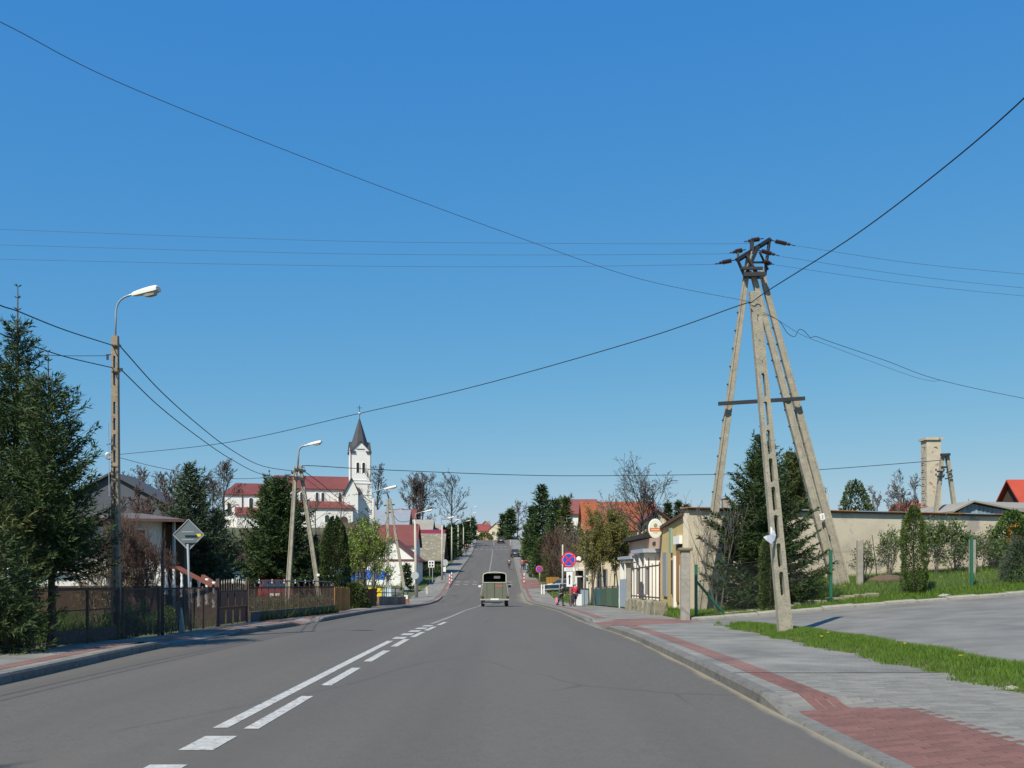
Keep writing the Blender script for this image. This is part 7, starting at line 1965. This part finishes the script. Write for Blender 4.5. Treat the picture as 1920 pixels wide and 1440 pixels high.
# red and white marker posts
def marker(label, px, d, h=1.15, two=False):
    x = X(px, d); z = zr(d) + .12; t = thing('marker_post', label, 'marker post', (x, d, z), group='red and white marker posts')
    for i in range(6): MB().lathe([(.07, z + h * i / 6), (.07, z + h * (i + 1) / 6 - .002)], (x, d, 0), 10).build('band', M_swhite if i % 2 else M_sred, t)
    MB().lathe([(.07, 0), (.04, .05), (.01, .07)], (x, d, z + h), 10).build('cap', M_swhite, t)
marker('red and white marker post on the right at the dip crossing', 983, 119); marker('red and white marker post on the left at the dip crossing', 843, 117); marker('second red and white marker post beside the one in the dip, left', 847, 121)
marker('red and white marker post high on the left hill pavement', 885, 219); marker('red and white marker post high on the right hill pavement', 957, 228)
t = thing('striped_barrier', 'white leaning concrete bollard left of the side street', 'bollard', (X(801, 104), 104, zg(X(801, 104), 104)))
MB().bar((X(801, 104), 104, zg(X(801, 104), 104)), (X(800, 104), 104, zg(X(801, 104), 104) + .75), .22).build('bollard_body', M_concl, t)
# barrier, rusty board, right roadside things
d = 104.0; t = thing('pipe_barrier', 'pale blue pipe barrier with white end posts beside the hill pavement', 'barrier', (X(1035, d), d, zr(d) + .1))
for px in (1015.5, 1020, 1049): MB().bar((X(px, d), d, zr(d)), (X(px, d), d, Z(1096, d)), .12 if px < 1030 else .07).build('post', M_frame if px < 1030 else M_galv, t)
for a in (1096.5, 1105): MB().bar(P(1021, a, d), P(1050, a - 1, d), .07).build('rail', mat('pale_blue_rail', (.35, .48, .55), (.30, .42, .48), rough=.5), t)
d = 112.0; t = thing('rusty_board', 'rusty ochre metal sheet standing behind the pipe barrier', 'board', (X(1036, d), d, zg(X(1036, d), d)))
for q in range(4):
    a = 1024.5 + q * 6; MB().bb(X(a, d), X(a + 5.7, d), d, d + .04, zg(X(1036, d), d) + .1, Z(1082, d)).build('sheet_panel', mat('ochre_rust', (.36, .19, .03), (.26, .12, .025), rough=.9, scale=5), t)
for px in (1024, 1036, 1048): MB().bar((X(px, d), d + .08, zg(X(px, d), d) - .1), (X(px, d), d + .08, Z(1082, d)), .08).build('post', M_steel, t)
car('dark blue car parked behind the pipe barrier', X(1052, 108), 108.6, math.radians(80), (.02, .03, .06), z=zg(X(1052, 108), 108), L=3.8)
for i, px in enumerate((1092, 1100)):
    d = 58.0 + i; x = X(px, d); z = zr(d) + .12
    t = thing('waste_bin', ('left grey-blue waste bin beside the porch', 'right grey-blue waste bin under the thin pole')[i], 'waste bin', (x, d, z))
    MB().box((x, d, z + .48), (.20, .3, .9), taper=1.0).build('bin_body', mat('bin_grey_blue', (.26, .33, .38), (.21, .27, .31), rough=.6), t, bevel=.02); MB().box((x, d, z + .96), (.23, .34, .06)).build('lid', M_blk, t, bevel=.015)
d = 57.0; x = X(1086.5, d); t = thing('white_board', 'blank white board leaning by the porch behind the child', 'board', (x, d, zr(d) + .12))
MB().box((x, d, zr(d) + .12 + .33), (.26, .03, .64), rotm(.1)).build('panel', M_swhite, t); MB().bar((x, d + .3, zr(d) + .1), (x, d + .03, zr(d) + .7), .03).build('strut', M_woodg, t)
# red-brown gate beside porch
t = thing('brown_gate', 'dark red-brown boarded gate behind the large sign post', 'gate', (X(1076, 64), 64, zg(X(1076, 64), 64)))
for q in range(6): MB().bb(X(1067 + q * 2.4, 64), X(1069.2 + q * 2.4, 64), 64, 64.04, zg(X(1076, 64), 64), Z(1096, 64)).build('plank', MATS['brown_door'], t)

# ------------------------------------------------------------------ right fences
# green metal panels and the blue-grey gate
t = thing('metal_fence', 'row of green sheet metal fence panels under the birches', 'fence', (4.6, 50, zg(4.6, 50)))
M_teal = mat('teal_sheet', (.04, .135, .13), (.035, .115, .11), rough=.6, scale=3, rnd=.15); M_gsh = mat('green_sheet', (.055, .115, .06), (.048, .10, .052), rough=.6, scale=3, rnd=.15)
pf = [(60.0, 4.72), (57.2, 4.74), (54.4, 4.78), (51.6, 4.82), (49.0, 4.86), (46.6, 4.9)]
for i in range(5):
    (ya, xa_), (yb, xb_) = pf[i], pf[i + 1]; a = Vector((xa_, ya, zg(xa_, ya))); b = Vector((xb_, yb, zg(xb_, yb)))
    MB().bar(a + Vector((0, 0, .5)), a + (b - a) * .96 + Vector((0, 0, .5)), .03, .9).build('panel', M_teal if i < 2 else M_gsh, t)
    MB().bar(a - Vector((0, 0, .1)), a + Vector((0, 0, 1.05)), .06).build('post', M_steel, t)
    MB().bar(a + Vector((.0, 0, 1.0)), a + (b - a) * .96 + Vector((0, 0, 1.0)), .05, .04).build('rail', M_steel, t)
t = thing('sheet_gate', 'plain blue-grey sheet gate beside the capped concrete pillar', 'gate', (4.95, 45.5, zg(4.95, 45.5)))
a, b = Vector((4.93, 46.4, zg(4.93, 46.4))), Vector((4.98, 43.6, zg(4.98, 43.6)))
for q in range(3): MB().bar(a + (b - a) * (q / 3) + Vector((0, 0, .68)), a + (b - a) * ((q + .97) / 3) + Vector((0, 0, .68)), .03, 1.24).build('sheet_panel', mat('blue_grey_sheet', (.34, .40, .46), (.29, .34, .40), rough=.5, scale=2), t)
for p in (a, b): MB().bar(p, p + Vector((0, 0, 1.3)), .07).build('post', M_frame, t)
def pillar(label, px, d, top, w, capw, capz=.13):
    x = X(px, d); z = zg(x, d); t = thing('gate_pillar', label, 'pillar', (x, d, z))
    MB().box((x, d, (z - .15 + Z(top, d)) / 2), (w, w, Z(top, d) - z + .15)).build('shaft', M_oldc, t, bevel=.015)
    c = MB().box((x, d, Z(top, d) + capz * .35), (capw, capw, capz * .7)); c.build('cap', mat('mossy_cap', (.23, .19, .10), (.16, .135, .08), rough=1, scale=8, bump=.6), t, bevel=.03)
pillar('weathered grey concrete pillar with a rough mossy cap at the driveway', 1284.5, 29.2, 1033, .255, .37)
pillar('slim concrete pillar with a flat cap at the blue-grey gate', 1179, 42.8, 1056, .22, .55, .09)
t = thing('bar_fence', 'old iron bar fence on a stone base before the salmon shop', 'fence', (4.95, 38, zg(4.95, 38)))
yy = np.linspace(42.0, 34.0, 10)
for i, y in enumerate(yy):
    xx = 4.95; z = zg(xx, y) + .42; h = 1.35 + .22 * (1 - math.sin(math.pi * ((i * .5) % 1)))
    MB().bar((xx, y, z), (xx, y, z + h), .026 if i % 3 else .045).build('bar', M_steel, t)
for i in range(9):
    for h in (.15, 1.25): MB().bar((4.95, yy[i], zg(4.95, yy[i]) + .42 + h), (4.95, yy[i + 1], zg(4.95, yy[i + 1]) + .42 + h), .03, .05).build('rail', M_steel, t)
for i in (2, 5): MB().bar((4.98, yy[i], zg(4.95, yy[i]) + 1.15), (4.98, yy[i] - .45, zg(4.95, yy[i]) + 1.15), .02, 1.0).build('weathered_board', M_woodg, t)
t = thing('stone_wall', 'mossy rough stone base under the iron bar fence', 'wall', (4.95, 38, zg(4.95, 38)))
M_stone = mat('mossy_stone', (.30, .26, .19), (.20, .18, .12), rough=1, scale=5, amt=.8, rnd=.2, bump=.8, bscale=14, spots=((.10, .11, .04), 4, .56))
for i in range(9):
    ya, yb = 42.4 - i * .98, 42.4 - i * .98 - .93; z = zg(4.95, ya)
    h = .46 + random.uniform(-.05, .06)
    MB().box((4.95 + random.uniform(-.02, .02), (ya + yb) / 2, z + h / 2 - .08), (.5 + random.uniform(-.05, .05), ya - yb, h + .16), taper=.86).build('stone', M_stone, t, bevel=.05)
# green posts and chain link along the yard
M_green = mat('green_post_paint', (.02, .13, .075), (.018, .11, .065), rough=.4)
FY = lambda x: 30.0 + (x - 5.45) * .30
t = thing('chain_link_fence', 'green-posted chain link fence across the lawn before the long wall', 'fence', (9.4, 31, zg(9.4, 31)))
gp = [X(1305, 30), X(1560, 31.2), X(1812, 33.2), 19.8]
for i, x in enumerate(gp):
    y = FY(x); z = zg(x, y); MB().bar((x, y, z - .1), (x, y, z + 1.58), .085).build('post', M_green, t, bevel=.008)
    MB().box((x, y, z + 1.59), (.095, .095, .03)).build('post_cap', M_green, t)
x0, y0 = gp[0], FY(gp[0]); MB().bar((x0 + .02, y0, zg(x0, y0) + 1.1), (x0 + .95, FY(x0 + .95), zg(x0 + .95, y0) + .0), .06).build('brace', M_green, t)
M_link = mat('galvanised_link', (.13, .14, .135), (.10, .11, .105), rough=.6)
for a, b in zip(gp, gp[1:]):
    k = 3
    for q in range(k):
        xa_, xb_ = a + (b - a) * q / k, a + (b - a) * (q + 1) / k
        mesh_panel((xa_, FY(xa_), zg(xa_, FY(xa_))), (xb_, FY(xb_), zg(xb_, FY(xb_))), .05, 1.5, .085, .0010, M_link, t)
for h in (.08, .8, 1.5):
    for a, b in zip(gp, gp[1:]): MB().tube([(a, FY(a), zg(a, FY(a)) + h), (b, FY(b), zg(b, FY(b)) + h)], .003, 4).build('line_wire', M_link, t)
t = thing('stone_edging', 'low crumbling stone edging at the foot of the chain link fence', 'edging', (8, 30.6, zg(8, 30.6)))
x = 6.2
while x < 11.5:
    w = random.uniform(.3, .6); y = FY(x) + .12; MB().box((x + w / 2, y, zg(x, y) + .05), (w * .95, .22, .18), rotm(0, 0, random.uniform(-.1, .1))).build('stone', M_stone, t, bevel=.03); x += w
for i, (px, d, top, lab) in enumerate(((1612, 34.3, 1013, 'old concrete fence post behind the right mast leg'), (1823, 35.6, 1012, 'old concrete fence post behind the third green post'))):
    x = X(px, d); t = thing('concrete_post', lab, 'post', (x, d, zg(x, d))); MB().bar((x, d, zg(x, d) - .1), (x, d, Z(top, d)), .19, .16).build('shaft', M_oldc, t, bevel=.01)
pole('thin bent rusty rod leaning by the wall shrubs', 1646, 35.2, 1003, .018, 'rusty_rod', lean=-.2, m=M_steel, cat='rod')
x = X(1665, 34.8); o = MB().lathe([(.75, -.05), (.62, .10), (.35, .19), (.08, .22)], (x, 34.8, zg(x, 34.8)), 14, sx=1.0, sy=.6).build('soil_heap', mat('bare_soil', (.13, .085, .06), (.09, .06, .042), rough=1, scale=5, bump=.9, bscale=12), None, loc=(x, 34.8, zg(x, 34.8)), smooth=True); tag(o, 'small heap of bare brown soil by the long wall', 'soil heap')
for lab, x, y, s in (('broken whitish concrete lump at the end of the grass strip', X(1898, 10.6), 10.6, .06), ('pale broken kerb lump on the yard edging', X(1775, 30.9), 31.0, .16)):
    m = MB(); m.lathe([(s * .8, 0), (s * 1.1, s * .25), (s * .9, s * .6), (s * .3, s * .8)], (x, y, zg(x, y)), 9, sx=1.3, sy=.8)
    m.v = [(a + random.uniform(-.2, .2) * s, b + random.uniform(-.2, .2) * s, c + random.uniform(-.1, .1) * s) for a, b, c in m.v]
    o = m.build('concrete_lump', M_oldc, None, loc=(x, y, zg(x, y))); tag(o, lab, 'rubble')
# lamp far behind the wall
x = X(1545, 110); t = thing('street_lamp', 'distant lamp head showing between mast leg and round conifer', 'street lamp', (x, 110, zg(x, 110)))
MB().tube([(x + .4, 110, zg(x, 110)), (x + .4, 110, Z(926, 110)), (x + .2, 110, Z(922, 110))], .07, 6).build('post', M_concl, t); lamp_head(t, Vector((x + .3, 110, Z(923, 110))), Vector((-1, -.2, .1)), .9)

# ------------------------------------------------------------------ people
person('child in black clothes stooping with a pink bag by the large sign', X(1051, 54), 54, 1.18, -.9, lean=.42, stride=.12, arm_l=(.1, .2), arm_r=(.5, .8), shirt=(.02, .022, .022), trous=(.05, .06, .075), cap=(.03, .10, .13))
b = Vector((X(1043.5, 54), 53.9, zr(54) + .12 + .32)); t = thing('pink_bag', 'pink shopping bag hanging from the stooping child\'s hand', 'bag', tuple(b))
MB().box(b, (.15, .06, .26), taper=.85).build('bag_body', mat('pink_plastic', (.70, .22, .32), (.62, .18, .28), rough=.5), t, bevel=.02); MB().tube([b + Vector((-.04, 0, .13)), b + Vector((0, 0, .22)), b + Vector((.04, 0, .13))], .006, 5).build('handle', MATS['pink_plastic'], t)
person('child in a red top and light blue cap holding a bicycle by the sign', X(1078.5, 53.5), 53.5, 1.2, .35, lean=.08, stride=.14, arm_l=(.5, .5), arm_r=(.2, .4), shirt=(.62, .03, .07), trous=(.03, .04, .08), cap=(.25, .60, .68), shorts=True)
bicycle('small dark bicycle held by the child in red', X(1073.5, 53.3), 53.3, .25, sc=.62)
bicycle('bicycle ridden uphill near the right kerb', X(955, 150), 150, 0, z=zr(150))
person('cyclist in grey riding uphill near the right kerb', X(955, 150), 150, 1.65, 0, lean=.5, arm_l=(.9, .1), arm_r=(.9, .1), shirt=(.12, .12, .14), trous=(.03, .03, .045), z=zr(150), seated=(-.19, .92))
for i, (px, d, h, sh, tr, lab) in enumerate(((979.5, 146, 1.65, (.45, .12, .12), (.03, .05, .10), 'walker in a pinkish red top at the left of the trio on the hill'),
        (984, 147, 1.68, (.30, .03, .05), (.02, .04, .07), 'walker in dark red in the middle of the trio on the hill'), (988, 146, 1.6, (.28, .06, .09), (.30, .36, .40), 'walker in pale trousers at the right of the trio on the hill'))):
    person(lab, X(px, d), d, h, .1 * (i - 1), stride=.2, shirt=sh, trous=tr)
person('distant walker in black beside the seventh lamp', X(877, 208), 208, 1.7, 0, shirt=(.02, .02, .025), trous=(.02, .02, .03)); person('distant walker in black below the seventh lamp', X(873, 197), 197, 1.65, 0, shirt=(.025, .02, .02), trous=(.02, .02, .02))
